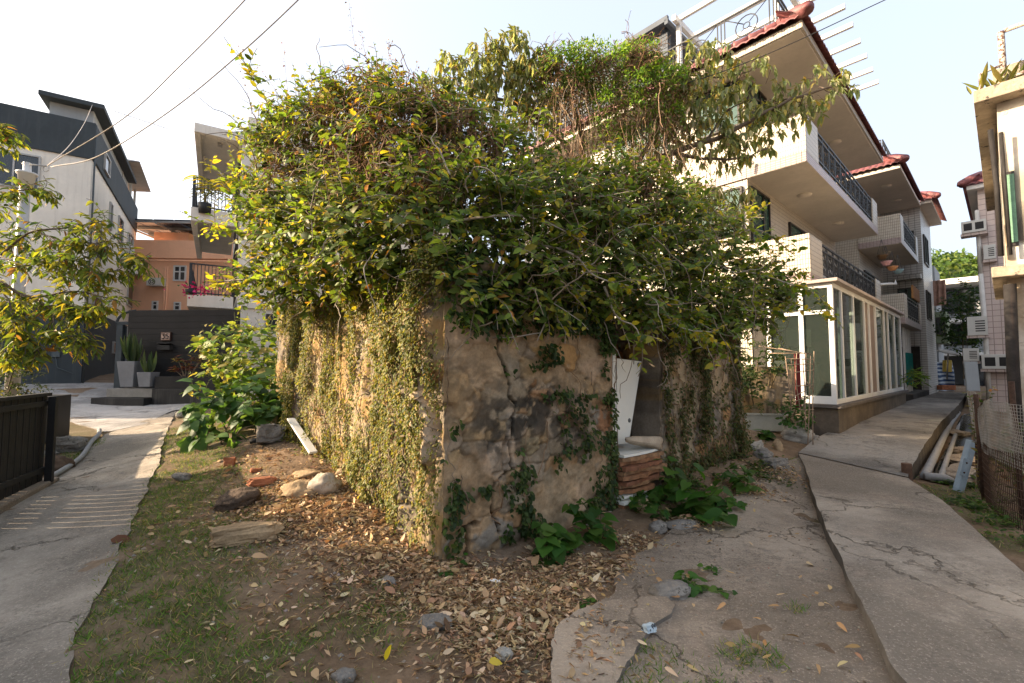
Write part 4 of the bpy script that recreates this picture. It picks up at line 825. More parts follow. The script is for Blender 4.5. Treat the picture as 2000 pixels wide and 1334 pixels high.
m = MB(); m.box(sR + .01, sR + 1.9, -.6, -.004, .2, .98); m.build('base', M['step_black'], pw, .01); m = MB(); m.box(sR + .01, sR + 1.9, -.52, -.01, .98, 1.34); m.build('trough', M['black_wood'], pw, .008)
# ---------------------------------------------------------------- foliage tools
T_FULL = (np.array([(0, 0, 0), (.28, .40, .07), (.30, 0, 0), (.28, -.40, .07), (.66, .36, .05), (.68, 0, -.01), (.66, -.36, .05), (1, 0, -.06)]),
          [(0, 2, 1), (0, 3, 2), (2, 5, 4, 1), (3, 6, 5, 2), (5, 7, 4), (5, 6, 7)])
T_LITE = (np.array([(0, 0, 0), (.45, .45, .1), (1, 0, -.05), (.45, -.45, .1)]), [(0, 2, 1), (0, 3, 2)])
T_HEART = (np.array([(.08, 0, 0), (-.08, .22, .05), (.02, .46, .06), (.30, .52, .05), (.62, .34, .02), (1.0, 0, -.1), (.62, -.34, .02), (.30, -.52, .05), (.02, -.46, .06), (-.08, -.22, .05), (.35, 0, -.03), (.65, 0, -.04)]),
           [(0, 10, 2, 1), (10, 3, 2), (10, 11, 4, 3), (11, 5, 4), (0, 9, 8, 10), (10, 8, 7), (10, 7, 6, 11), (11, 6, 5)])
T_LONG = (np.array([(0, 0, 0), (.2, .4, .05), (.5, .5, .03), (.8, .28, -.02), (1, 0, -.08), (.8, -.28, -.02), (.5, -.5, .03), (.2, -.4, .05), (.5, 0, -.04)]),
          [(0, 8, 2, 1), (8, 4, 3, 2), (0, 7, 6, 8), (8, 6, 5, 4)])
def rnd(n, a=0., b=1.): return rng.uniform(a, b, n)
def rdir(n): return unit(rng.normal(size=(n, 3)))
class Leaves:
    def __init__(s): s.V = []; s.Lp = []; s.Sz = []; s.C = []; s.n = 0
    def add(s, P, D, N, L, W, col, tmpl=T_FULL, curl=0.0):
        P = np.asarray(P, float); n = len(P)
        if n == 0: return s
        D = unit(D); Sd = np.cross(N, D); Sd = unit(Sd + 1e-6); N = np.cross(D, Sd); tv, tf = tmpl
        L = np.broadcast_to(L, (n,)); W = np.broadcast_to(W, (n,)); curl = np.broadcast_to(curl, (n,))
        x, y, z = tv[:, 0], tv[:, 1], tv[:, 2]
        zz = z[None] * np.ones((n, 1)) - curl[:, None] * x[None] ** 2
        V = P[:, None] + L[:, None, None] * (x[None, :, None] * D[:, None] + (y[None, :, None] * W[:, None, None]) * Sd[:, None] + zz[:, :, None] * N[:, None])
        k = len(tv); s.V.append(V.reshape(-1, 3)); base = (np.arange(n) * k + s.n)[:, None]
        lp = np.concatenate([np.array(f) for f in tf]); s.Lp.append((base + lp[None]).ravel()); s.Sz.append(np.tile([len(f) for f in tf], n))
        s.C.append(np.repeat(np.broadcast_to(col, (n, 3)), k, axis=0)); s.n += n * k; return s
    def build(s, name, mat, parent=None, smooth=True):
        if not s.V: return None
        return raw_mesh(name, np.concatenate(s.V), np.concatenate(s.Lp), np.concatenate(s.Sz), mat, parent, np.clip(np.concatenate(s.C), .004, .9), smooth)
def pal(n, cols, wts, jit=.2):
    cols = np.asarray(cols, float); i = rng.choice(len(cols), n, p=np.asarray(wts) / np.sum(wts)); return cols[i] * (1 + rng.uniform(-jit, jit, (n, 1))) * (1 + rng.uniform(-.08, .08, (n, 3)))
def curve(p, d, L, n=7, grav=.0, wob=.25):
    """a wandering twig as a polyline"""
    P = [np.asarray(p, float)]; d = unit(np.asarray(d, float)); h = L / (n - 1)
    for _ in range(n - 1):
        d = unit(d + rng.normal(size=3) * wob + np.array([0, 0, -grav])); P.append(P[-1] + d * h)
    return np.array(P)
def spline(pts, n=24):
    P = np.asarray(pts, float); P = np.vstack([2 * P[0] - P[1], P, 2 * P[-1] - P[-2]]); out = []; m = len(P) - 3; per = max(2, n // m)
    for i in range(m):
        a, b, c, d = P[i:i + 4]
        for t in np.linspace(0, 1, per, endpoint=False): out.append(.5 * (2 * b + (c - a) * t + (2 * a - 5 * b + 4 * c - d) * t * t + (3 * b - a - 3 * c + d) * t ** 3))
    out.append(P[-2]); return np.array(out)
def on_stem(lv, S, step, L0, L1, W, cols, wts, spread=.9, up=.6, start=.15, tipcols=None, tipw=None, ntip=4, tmpl=T_FULL, curl=(.05, .3), outward=None, droop=0.0):
    """leaves set alternately along a twig; young ones of another colour at its tip"""
    d = np.concatenate([[0], np.cumsum(np.linalg.norm(np.diff(S, axis=0), axis=1))]); tot = d[-1]; m = max(2, int(tot * (1 - start) / step)); t = tot * start + (np.arange(m) + rnd(m, -.3, .3)) * step; t = np.clip(t, 0, tot)
    P = np.column_stack([np.interp(t, d, S[:, k]) for k in range(3)]); i = np.clip(np.searchsorted(d, t) - 1, 0, len(S) - 2); T = unit(S[i + 1] - S[i])
    ref = unit(np.cross(T, np.array([0, 0, 1.0])) + 1e-4); b = np.cross(ref, T); ph = np.where(np.arange(m) % 2 == 0, 0, math.pi) + rnd(m, -.7, .7)
    side = ref * np.cos(ph)[:, None] + b * np.sin(ph)[:, None]; D = T * (1 - spread * .6) + side * spread + np.array([0, 0, -droop]) + rng.normal(size=(m, 3)) * .15
    N = np.array([0, 0, up]) + (T * .3 if outward is None else outward * .7) + rng.normal(size=(m, 3)) * .3
    L = rnd(m, L0, L1); c = pal(m, cols, wts)
    if tipcols is not None:
        k = min(ntip, m); c[-k:] = pal(k, tipcols, tipw); L[-k:] *= np.linspace(.9, .55, k)
    lv.add(P, D, N, L, W * (1 + rnd(m, -.15, .15)), c, tmpl, rnd(m, *curl))
def sphere_pts(n, c, r): return np.asarray(c) + rdir(n) * np.asarray(r)
def blob_at(px, py, Y, rpx): p = atY(px, py, Y); return p, rpx * Y / FPX
def surf_samples(blobs, dens, keep_back=.35, inner=.86, squash=1.0):
    out = []
    for i, (c, r) in enumerate(blobs):
        n = int(4 * math.pi * r * r * dens); d = rdir(n); p = c + d * r * np.array([1, 1, squash])
        ok = np.ones(n, bool)
        for j, (c2, r2) in enumerate(blobs):
            if j != i: ok &= np.linalg.norm(p - c2, axis=1) > r2 * inner
        view = unit(EYE - p); ok &= ((d * view).sum(1) > -.2) | (rng.random(n) < keep_back)
        out.append(np.column_stack([p[ok], d[ok]]))
    return np.concatenate(out)
def fill_samples(blobs, dens, shrink=.85):
    out = []
    for c, r in blobs:
        n = int(4.19 * r ** 3 * dens); out.append(c + rdir(n) * (rng.random((n, 1)) ** .45) * r * shrink)
    return np.concatenate(out)
TWIG = (.26, .20, .14); TWIG_PALE = (.42, .36, .29); DEAD = (.27, .165, .095)
G_DK = (.065, .105, .024); G_MD = (.13, .195, .034); G_YL = (.30, .28, .035); G_LT = (.22, .29, .045); YEL = (.52, .42, .045); ORG = (.42, .19, .04); OLV = (.20, .19, .055)

# ---------------------------------------------------------------- the overgrown shrub that buries the top of the ruin
shrub = thing('overgrown_shrub', 'huge glossy leaved shrub with yellow young leaves spilling over the ruin walls', 'shrub', (0, 0, 0))
SB = [blob_at(*q) for q in [(618, 310, 5.9, 118), (560, 440, 5.7, 88), (645, 450, 5.0, 115), (560, 270, 5.9, 50), (500, 420, 6.1, 40), (700, 300, 5.6, 125), (745, 250, 5.3, 92), (800, 310, 5.0, 130), (900, 330, 5.4, 125), (1010, 360, 5.8, 112),
      (735, 450, 4.5, 120), (850, 420, 4.2, 120), (960, 450, 4.3, 122), (1080, 440, 4.8, 128), (900, 520, 4.15, 85), (1030, 520, 4.35, 90), (1150, 500, 4.9, 118), (1190, 400, 5.6, 95), (1260, 460, 5.7, 118), (1290, 550, 5.7, 92), (1220, 560, 5.1, 74),
      (1380, 510, 6.5, 92), (1400, 585, 6.2, 70), (1475, 560, 6.8, 66), (1330, 615, 5.3, 48), (1250, 605, 4.95, 46), (1410, 640, 5.9, 40), (1490, 610, 6.7, 46), (1330, 430, 6.6, 70), (575, 540, 5.6, 62), (680, 525, 5.0, 66), (505, 540, 6.0, 44), (500, 360, 6.2, 30), (790, 515, 4.25, 62), (870, 540, 3.85, 56), (960, 575, 3.95, 58), (1060, 580, 4.2, 60), (1130, 575, 4.75, 55), (800, 490, 4.3, 62)]]
SB = [(c, r * 1.0) for c, r in SB]
LVS = Leaves(); TW = MB(); DLV = Leaves()
SS = surf_samples(SB, 50)
for q in SS:
    p, n = q[:3], q[3:]
    px_left = p[0] < -.4
    ed = unit(n + rng.normal(size=3) * .45 + np.array([0, 0, .35])); L = rng.uniform(.28, .62)
    S = curve(p - n * .26, ed, L, 6, .10, .16); TW.tube(S, np.linspace(.006, .0025, 6), 4, 0, False, TWIG if rng.random() < .6 else TWIG_PALE)
    hi = sstep(2.2, 4.2, p[2]); lit = .30 + .35 * px_left + .2 * hi  # yellow young tips made commoner left and above, imitating sunlit leaves
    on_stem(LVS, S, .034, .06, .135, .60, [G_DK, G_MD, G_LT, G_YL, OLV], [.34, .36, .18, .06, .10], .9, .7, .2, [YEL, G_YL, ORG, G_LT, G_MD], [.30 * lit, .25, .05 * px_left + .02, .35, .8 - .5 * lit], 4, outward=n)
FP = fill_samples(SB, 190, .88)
LVS.add(FP, rdir(len(FP)) + [0, 0, -.3], rdir(len(FP)) + [0, 0, .8], rnd(len(FP), .07, .13), .6, pal(len(FP), [G_DK, (.02, .035, .012), G_MD, (.09, .06, .03)], [.5, .3, .15, .15]), T_FULL, .15)  # inner leaves coloured darker to put shade inside the mass
# long sprays that stick out of the mass
SPRAYS = [([(640, 330, 5.6), (560, 240, 5.7), (510, 190, 5.7), (490, 150, 5.7), (478, 125, 5.7)], 1.0), ([(560, 330, 5.8), (500, 290, 5.9), (470, 260, 5.9)], .8), ([(520, 400, 5.8), (460, 360, 5.9), (425, 335, 5.9), (412, 330, 5.9)], .8), ([(540, 470, 5.6), (480, 455, 5.7), (430, 445, 5.8), (412, 440, 5.8)], .9),
   ([(560, 540, 5.4), (480, 545, 5.5), (430, 550, 5.6), (395, 560, 5.6)], .7), ([(1400, 520, 6.0), (1500, 540, 6.2), (1570, 565, 6.2), (1605, 585, 6.2), (1628, 612, 6.2)], .9), ([(1400, 560, 6.0), (1480, 600, 6.1), (1540, 610, 6.1), (1590, 600, 6.1)], .9), ([(1400, 460, 6.4), (1480, 450, 6.5), (1530, 480, 6.5), (1555, 500, 6.5)], .8),
   ([(1300, 560, 5.3), (1340, 610, 5.2), (1370, 650, 5.1), (1390, 700, 5.0)], 1.1), ([(1260, 560, 5.0), (1290, 600, 5.0), (1330, 640, 4.9), (1400, 650, 4.9)], 1.1), ([(1100, 560, 4.3), (1080, 600, 4.15), (1062, 640, 4.1), (1050, 665, 4.1)], .5), ([(1180, 560, 4.5), (1200, 610, 4.4), (1240, 640, 4.4), (1250, 670, 4.4)], .8),
   ([(740, 240, 5.2), (735, 200, 5.2), (742, 165, 5.2), (738, 150, 5.2)], .9), ([(800, 260, 5), (820, 215, 5), (815, 195, 5)], .8), ([(640, 260, 5.6), (620, 215, 5.7), (600, 190, 5.7)], .8), ([(560, 580, 5.4), (530, 600, 5.4), (470, 560, 5.5)], .7), ([(1430, 430, 6.6), (1470, 415, 6.6), (1490, 430, 6.6)], .8), ([(880, 480, 3.9), (790, 410, 3.95), (810, 450, 3.9), (795, 480, 3.9)], .2),
   ([(700, 300, 5.1), (760, 380, 4.8), (800, 420, 4.5), (802, 470, 4.4)], .25), ([(1040, 470, 4.2), (1120, 500, 4.1), (1170, 540, 4.1), (1230, 560, 4.2)], .5), ([(900, 430, 3.9), (980, 420, 3.9), (1060, 430, 4.0), (1130, 470, 4.1)], .4)]
for pts, dens in SPRAYS:
    S = spline([atY(*q) for q in pts], 24); S = S + (fbm(S * 4, 5)[:, None] - .5) * .06
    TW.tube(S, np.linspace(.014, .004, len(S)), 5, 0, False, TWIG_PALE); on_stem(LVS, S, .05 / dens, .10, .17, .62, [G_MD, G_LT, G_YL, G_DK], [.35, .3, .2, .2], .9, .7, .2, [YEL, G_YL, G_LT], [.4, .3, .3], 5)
    for k in range(int(8 * dens) + 1):
        i = rng.integers(3, len(S)); s2 = curve(S[i], unit(S[i] - S[i - 1]) + rdir(1)[0] * .9 + [0, 0, .2], rng.uniform(.15, .4), 5, .05, .2); TW.tube(s2, .004, 4, 0, False, TWIG); on_stem(LVS, s2, .045, .08, .14, .62, [G_MD, G_LT, G_YL, G_DK], [.35, .3, .2, .2], .9, .7, .1, [YEL, G_YL, G_LT], [.4, .3, .3], 3)
# bare grey branches winding over the face of the mass
for k in range(230):
    q = SS[rng.integers(len(SS))]; p, n = q[:3], q[3:]; t = unit(np.cross(n, rdir(1)[0])); S = curve(p + n * .06, t + [0, 0, -.2], rng.uniform(.4, 1.1), 11, .12, .28); TW.tube(S, np.linspace(.007, .0025, 11), 4, 0, False, TWIG_PALE if rng.random() < .4 else TWIG)
# fine dry shoots standing up against the sky
for px, py, dx, h, Y in [(560, 330, -90, 200, 5.8), (570, 240, -15, 150, 5.8), (715, 180, -35, 190, 5.4), (735, 170, -30, 110, 5.4), (780, 160, -20, 80, 5.3), (690, 190, -60, 60, 5.5), (600, 300, -130, 210, 5.9), (800, 175, 15, 50, 5.3), (640, 200, 60, 50, 5.6), (650, 215, 20, 70, 5.6)]:
    a = atY(px, py, Y); b = atY(px + dx, py - h, Y); S = spline([a, (a + b) / 2 + rng.normal(size=3) * .06, b], 16); TW.tube(S, np.linspace(.004, .0015, len(S)), 4, 0, False, (.36, .26, .2))
    P = S[4:]; P = np.repeat(P, 2, axis=0) + rng.normal(size=(len(P) * 2, 3)) * .02; DLV.add(P, rdir(len(P)), rdir(len(P)), rnd(len(P), .02, .045), .5, pal(len(P), [(.3, .16, .1), (.4, .28, .16)], [1, 1]), T_LITE)
shrub_leaves = LVS.build('foliage', M['leaf'], shrub); TW.build('branches', M['wood'], shrub, uv=False, col=True); DLV.build('dry_shoots', M['leaf_dry'], shrub)

def tangle(mb, blobs, n, L, r, cols, grav=.15, wob=.45, seg=9, down=.5):
    for _ in range(n):
        c, rr = blobs[rng.integers(len(blobs))]; p = c + rdir(1)[0] * rr * rng.uniform(.5, 1.05); S = curve(p, rdir(1)[0] + [0, 0, -down], rng.uniform(*L), seg, grav, wob); mb.tube(S, r * rng.uniform(.6, 1.3), 3, 0, False, np.array(cols[rng.integers(len(cols))]) * rng.uniform(.7, 1.3))
# dead brown climber matted over the crown of the shrub
DB = [blob_at(*q) for q in [(690, 215, 5.1, 66), (760, 200, 4.85, 76), (830, 235, 4.7, 66), (630, 250, 5.3, 50), (880, 255, 4.7, 62), (570, 320, 5.4, 50), (940, 290, 4.9, 50), (760, 290, 4.5, 70), (690, 300, 4.9, 50), (1240, 390, 5.2, 60), (1140, 385, 4.9, 50), (850, 320, 4.3, 40)]]
dv = thing('dead_climber', 'mat of dry brown climber hanging over the crown of the big shrub', 'climber', tuple(DB[1][0]))
off = np.array(DB[1][0]); DBl = [(c - off, r) for c, r in DB]
m = MB(); tangle(m, DBl, 1500, (.25, .8), .0035, [DEAD, (.34, .22, .14), (.16, .09, .055)], .3); m.build('stems', M['wood'], dv, uv=False, col=True)
q = np.concatenate([c + rdir(260) * r * rnd(260, .6, 1.08)[:, None] for c, r in DBl]); lv = Leaves(); lv.add(q, rdir(len(q)) + [0, 0, -.8], rdir(len(q)), rnd(len(q), .03, .07), .5, pal(len(q), [(.20, .10, .05), (.30, .17, .09), (.12, .07, .04)], [1, 1, 1]), T_LITE, .3); lv.build('dry_leaves', M['leaf_dry'], dv)

# ---------------------------------------------------------------- small-leaved creepers on the walls
def wall_creeper(name, label, ax, n, dens, u0, u1, z0, z1, L, cols, wts, off=0.0, thick=.09, sgn=-1, fields=None, stems=120, tmpl=T_LITE, seed=0, W=.75):
    o = thing(name, label, 'creeper', tuple(RUIN.world((0, 0, 0))), RUIN.a, 'creepers on the ruin walls')
    u = rnd(n, u0, u1); z = rnd(n, z0, z1); k = rng.random(n) < dens(u, z); u, z = u[k], z[k]; p = np.column_stack([u, z])
    kk = rng.random(n if False else len(u)) < ((.5 if seed == 0 else .25) + (.5 if seed == 0 else .75) * sstep(.40, .56, fbm(p * [11, 7], 210 + seed, 3))); u, z, p = u[kk], z[kk], p[kk]; lump = thick * sstep(.3, .75, fbm(np.column_stack([u * 3, z * 1.6]), 200 + seed, 4)) ; rel = 0
    if fields is not None: _, rel = fields(u, z)
    d = rel * .9 + .012 + lump * rng.random(len(u)); cm = len(u)
    mk = (lambda a, b, c: np.column_stack([a, b, c])) if ax == 'x' else (lambda a, b, c: np.column_stack([b, a, c]))
    P = mk(u, off + sgn * d, z); out = mk(np.zeros(cm), np.full(cm, sgn * 1.0), np.zeros(cm))
    D = mk(rng.normal(size=cm) * .7, sgn * rnd(cm, .1, .8), -rnd(cm, .2, 1.1)); N = out + np.array([0, 0, .5]) + rng.normal(size=(cm, 3)) * .45
    lv = Leaves(); lv.add(P, D, N, rnd(cm, L[0], L[1]), W, pal(cm, cols, wts), tmpl, .1); lv.build('leaves', M['leaf'], o)
    m = MB()
    for _ in range(stems):
        a = rng.uniform(u0, u1); b = rng.uniform(z0, z1)
        if rng.random() > dens(np.array([a]), np.array([b]))[0] + .08: continue
        Sx = [(a, b)]
        for __ in range(14): Sx.append((Sx[-1][0] + rng.normal() * .035, Sx[-1][1] + rng.uniform(-.01, .09)))
        Sx = np.array(Sx); Sx[:, 0] = np.clip(Sx[:, 0], u0, u1); Sx = Sx[Sx[:, 1] < z1 + .1]
        if len(Sx) < 3: continue
        rl = fields(Sx[:, 0], Sx[:, 1])[1] if fields is not None else 0
        m.tube(mk(Sx[:, 0], off + sgn * (rl * 1.0 + .012 + .02 * rng.random(len(Sx))), Sx[:, 1]), rng.uniform(.002, .006), 4, 0, False, TWIG if rng.random() < .7 else DEAD)
    if m.n: m.build('stems', M['wood'], o, uv=False, col=True)
    return o
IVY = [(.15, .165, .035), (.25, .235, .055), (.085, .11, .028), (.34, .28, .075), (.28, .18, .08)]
def d_side(u, z):
    s = fbm(np.column_stack([u * 4.5, z * .8]), 301, 4); b = fbm(np.column_stack([u * 1.2, z * .9]), 302, 4)
    m = .95 * sstep(.40, .47, s) * sstep(.30, .42, b) + .12
    m = m * (1 - .9 * sstep(4.35, 4.8, u) * sstep(.36, .55, fbm(np.column_stack([u * 7, z * .8]), 303, 3))) * (1 - .75 * sstep(.34, .2, u) * sstep(.35, .45, fbm(np.column_stack([u * 5, z * 1.6]), 304, 3)))
    return np.maximum(m, .95 * sstep(2.0, 2.3, z))
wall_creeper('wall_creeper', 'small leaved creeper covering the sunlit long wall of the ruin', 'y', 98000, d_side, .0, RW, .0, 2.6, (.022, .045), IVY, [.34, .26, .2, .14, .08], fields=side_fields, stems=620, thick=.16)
def d_front(u, z):
    p = np.column_stack([u, z]); n = fbm(p * 2.4, 311, 4); m = sstep(1.88 - .25 * (n - .5) * 4, 2.02, z - (n - .5) * .5)
    k = np.zeros(len(u))
    for px, py, rx, ry in ((1105, 775, 38, 32), (1125, 800, 26, 40), (1150, 860, 34, 30), (1175, 900, 28, 60), (1170, 980, 30, 50), (1080, 768, 26, 8), (950, 962, 60, 14), (880, 830, 14, 16), (985, 725, 14, 20), (1182, 760, 16, 80), (1090, 895, 10, 30), (990, 1040, 8, 30), (880, 1040, 24, 40)):
        h = hit_front(px, py); r = np.linalg.norm(RUIN.world(h) - EYE) / FPX; k = np.maximum(k, np.exp(-(((u - h[0]) / (rx * r * 1.2)) ** 2 + ((z - h[2]) / (ry * r)) ** 2) ** 2))
    return np.clip(np.maximum(m, k * sstep(.38, .55, fbm(p * 9, 312, 3)) * .8), 0, 1)
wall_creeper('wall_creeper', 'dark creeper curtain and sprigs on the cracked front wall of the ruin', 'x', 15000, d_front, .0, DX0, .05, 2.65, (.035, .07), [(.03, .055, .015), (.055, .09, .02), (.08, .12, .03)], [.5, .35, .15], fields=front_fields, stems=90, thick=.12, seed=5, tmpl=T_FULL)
def d_right(u, z):
    s = fbm(np.column_stack([u * 4.0, z * .9]), 321, 4); m = .85 * sstep(.46, .56, s) + .05; return np.clip(np.maximum(np.maximum(m, sstep(1.75, 2.05, z)), .9 * sstep(.55, .25, z)) + .3 * sstep(4.6, 5.3, u), 0, 1)
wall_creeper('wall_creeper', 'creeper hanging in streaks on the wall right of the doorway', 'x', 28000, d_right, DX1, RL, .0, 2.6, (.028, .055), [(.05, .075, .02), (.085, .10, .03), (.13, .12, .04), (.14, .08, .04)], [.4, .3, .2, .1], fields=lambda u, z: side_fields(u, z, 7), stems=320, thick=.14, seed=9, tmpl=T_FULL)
# vine sprigs round the doorway jamb
def d_jamb(u, z): return .55 * sstep(.45, .6, fbm(np.column_stack([u * 8, z * 3]), 331, 3)) * sstep(.2, .0, np.abs(u - (DX0 - .08) + .08 * np.sin(z * 7)))
wall_creeper('wall_creeper', 'thin creeper climbing the left jamb of the ruin doorway', 'x', 9000, d_jamb, DX0 - .3, DX0 + .02, .15, 2.1, (.03, .06), [(.05, .09, .02), (.08, .12, .03)], [.6, .4], off=-.02, fields=None, stems=40, thick=.07, seed=12, tmpl=T_FULL)

# ---------------------------------------------------------------- the tree behind the ruin, draped with climbers
tr0 = atY(1160, 420, 8.6); tree = thing('drooping_tree', 'tree with drooping grey green leaves rising behind the ruin', 'tree', (tr0[0], tr0[1], .3))
to = np.array([tr0[0], tr0[1], .3]); A_ = lambda px, py, Y: atY(px, py, Y) - to
BR = [([(0, 0, 0), (.05, .05, 1.5), A_(1160, 420, 8.6), A_(1140, 330, 8.5)], .13, .08), ([A_(1140, 330, 8.5), A_(1060, 240, 8.5), A_(1000, 200, 8.5), A_(930, 190, 8.5), A_(870, 150, 8.5)], .06, .015), ([A_(1140, 330, 8.5), A_(1130, 240, 8.5), A_(1090, 140, 8.6), A_(1020, 80, 8.7)], .06, .012), ([A_(1090, 150, 8.6), A_(980, 130, 8.6), A_(920, 90, 8.6)], .03, .01),
      ([A_(1160, 420, 8.6), A_(1230, 350, 8.4), A_(1310, 300, 8.3), A_(1400, 270, 8.2), A_(1500, 215, 8.1), A_(1570, 185, 8.1), A_(1640, 165, 8.1)], .075, .012), ([A_(1310, 300, 8.3), A_(1380, 310, 8.2), A_(1450, 310, 8.1), A_(1500, 290, 8.1)], .035, .01), ([A_(1230, 350, 8.4), A_(1290, 230, 8.5), A_(1330, 150, 8.5), A_(1385, 90, 8.5)], .045, .01), ([A_(1330, 150, 8.5), A_(1420, 150, 8.4), A_(1490, 130, 8.4)], .022, .008),
      ([A_(1380, 280, 8.2), A_(1420, 220, 8.2), A_(1470, 190, 8.2)], .025, .008), ([A_(1230, 350, 8.4), A_(1330, 390, 8.0), A_(1420, 400, 7.9)], .03, .008), ([A_(1060, 240, 8.5), A_(1000, 260, 8.4), A_(960, 230, 8.4), A_(900, 240, 8.4)], .028, .008), ([A_(1140, 330, 8.5), A_(1080, 300, 8.4), A_(1000, 290, 8.4)], .03, .008)]
tw = MB(); lv = Leaves(); BARK = (.17, .13, .095); tips = []
for pts, r0, r1 in BR:
    S = spline(pts, 30); S[1:-1] += (np.column_stack([fbm(S * 2.5, k) for k in (1, 2, 3)])[1:-1] - .5) * .12; tw.tube(S, np.linspace(r0, r1, len(S)), 7, 0, True, BARK); tips.append(S)
CL = [(860, 140, 34), (895, 115, 45), (945, 85, 45), (1000, 80, 55), (1050, 105, 50), (880, 180, 40), (935, 165, 45), (1000, 185, 40), (1060, 185, 40), (1020, 130, 45), (975, 120, 40), (1335, 130, 36), (1380, 90, 22), (1330, 190, 45), (1400, 150, 42), (1450, 140, 26), (1492, 125, 16), (1480, 195, 45), (1425, 215, 42), (1530, 195, 30), (1555, 210, 36), (1600, 170, 38), (1638, 172, 22), (1380, 255, 50), (1450, 265, 42), (1420, 305, 34), (1480, 300, 24), (1370, 395, 44), (1430, 395, 36), (1300, 330, 40), (840, 160, 18), (1340, 240, 40), (1275, 300, 40), (1500, 240, 30), (1420, 415, 30)]
GT = [(.23, .27, .12), (.31, .33, .18), (.15, .19, .07), (.42, .39, .22), (.44, .33, .09)]
for px, py, r in CL:
    if px < 1100: py += 34; r *= .86
    c, rr = blob_at(px, py, 8.25, r * 1.15); c = c - to
    for _ in range(max(4, int((46 if px < 1200 else 27) * (r / 45) ** 2))):
        p = c + rdir(1)[0] * rr * rng.uniform(.2, 1.0) * [1, 1, .75]; S = curve(p, unit(p - c) * .7 + rdir(1)[0] * .6 + [0, 0, .3], rng.uniform(.12, .3), 5, .05, .2); tw.tube(S, .006, 3, 0, False, BARK)
        k = 6; e = S[-1] + rng.normal(size=(k, 3)) * .03; az = rnd(k, 0, 6.28); D = np.column_stack([np.cos(az) * .55, np.sin(az) * .55, -rnd(k, .4, 1.2)]); N = np.column_stack([np.cos(az), np.sin(az), rnd(k, .3, .7)])
        lv.add(e, D, N, rnd(k, .12, .21), .36, pal(k, GT, [.34, .26, .22, .12, .06], .25), T_LONG, rnd(k, .0, .35))
        k = 3; az = rnd(k, 0, 6.28); lv.add(np.repeat(S[-1:], k, 0), np.column_stack([np.cos(az), np.sin(az), rnd(k, .2, .8)]), np.tile([0, 0, 1.], (k, 1)), rnd(k, .07, .12), .4, pal(k, [(.20, .21, .05), (.26, .24, .07)], [1, 1]), T_FULL, .2)
    i = min(range(len(tips)), key=lambda q: np.linalg.norm(tips[q] - c, axis=1).min()); S = tips[i]; a = S[np.linalg.norm(S - c, axis=1).argmin()]; tw.tube(spline([a, (a + c) / 2 + rng.normal(size=3) * .05, c], 10), .012, 5, 0, False, BARK)
tw.build('trunk', M['wood'], tree, uv=False, col=True); lv.build('crown', M['leaf'], tree)
vm = thing('climber_mass', 'bright green climber with hanging brown stems draped over the drooping tree', 'climber', tuple(atY(1200, 180, 8.0)))
vo = atY(1200, 180, 8.0); VB = [(blob_at(px, py, 7.95, r)[0] - vo, blob_at(px, py, 7.95, r)[1]) for px, py, r in [(1095, 150, 50), (1150, 125, 42), (1180, 140, 46), (1240, 135, 50), (1290, 175, 46), (1250, 200, 60), (1200, 220, 50), (1300, 235, 36), (1120, 190, 42), (1265, 105, 28), (1240, 105, 22), (1330, 150, 22), (1070, 115, 26), (1180, 280, 40), (1250, 290, 40)]]
lv = Leaves()
for i, (c, r) in enumerate(VB):
    n = int(2300 * (r / .45) ** 2); d = rdir(n); k = rng.random(n) < np.where(d[:, 2] > -.1, 1, .25) * (.45 if i > 12 else 1) * (.12 + .88 * sstep(.42, .56, fbm((c + d * r) * 3.2, 19, 4))); d = d[k]; p = c + d * r * rnd(len(d), .72, 1.12)[:, None] * (.85 + .4 * fbm((c + d * r) * 4, 9, 3))[:, None]
    lv.add(p, d * .5 + rdir(len(p)) + [0, 0, .2], d * .5 + rng.normal(size=(len(p), 3)) * .3 + [0, 0, .6], rnd(len(p), .045, .095), .42, pal(len(p), [(.22, .38, .05), (.14, .26, .04), (.34, .44, .07), (.10, .16, .035)], [.4, .25, .25, .1] if c[0] > -.2 else [.25, .3, .15, .3]), T_FULL, .15)
lv.build('leaves', M['leaf'], vm)
m = MB(); tangle(m, VB[:13], 950, (.25, .7), .005, [DEAD, (.36, .24, .16), (.2, .12, .07)], .1, .5, 9, .5)
for _ in range(420):
    px = rng.choice([rng.normal(1110, 30), rng.normal(1225, 55), rng.normal(1290, 45)]); py = rng.uniform(150, 300); p = atY(px, py, 7.95 + rng.normal() * .25) - vo; S = curve(p, rdir(1)[0] * .4 + [0, 0, -1], rng.uniform(.4, 1.3), 11, .25, .22); m.tube(S, rng.uniform(.002, .006), 3, 0, False, np.array([(.36, .24, .16), DEAD, (.42, .30, .20)][rng.integers(3)]) * rng.uniform(.7, 1.2))
m.build('hanging_stems', M['wood'], vm, uv=False, col=True)
q = np.concatenate([c + rdir(420) * r * rnd(420, .5, 1.05)[:, None] * [1, 1, 1] - [0, 0, .22] for c, r in VB[:13]]); q = np.concatenate([q, np.column_stack([rng.normal(.15, .75, 1500), rng.normal(0, .2, 1500), rng.uniform(-2.0, -.6, 1500)])]); lv = Leaves(); lv.add(q, rdir(len(q)) + [0, 0, -.8], rdir(len(q)), rnd(len(q), .04, .08), .45, pal(len(q), [(.26, .15, .08), (.36, .24, .13), (.15, .15, .05), (.10, .14, .03)], [1, .8, .6, .5]), T_LITE, .3); lv.build('dry_leaves', M['leaf_dry'], vm)
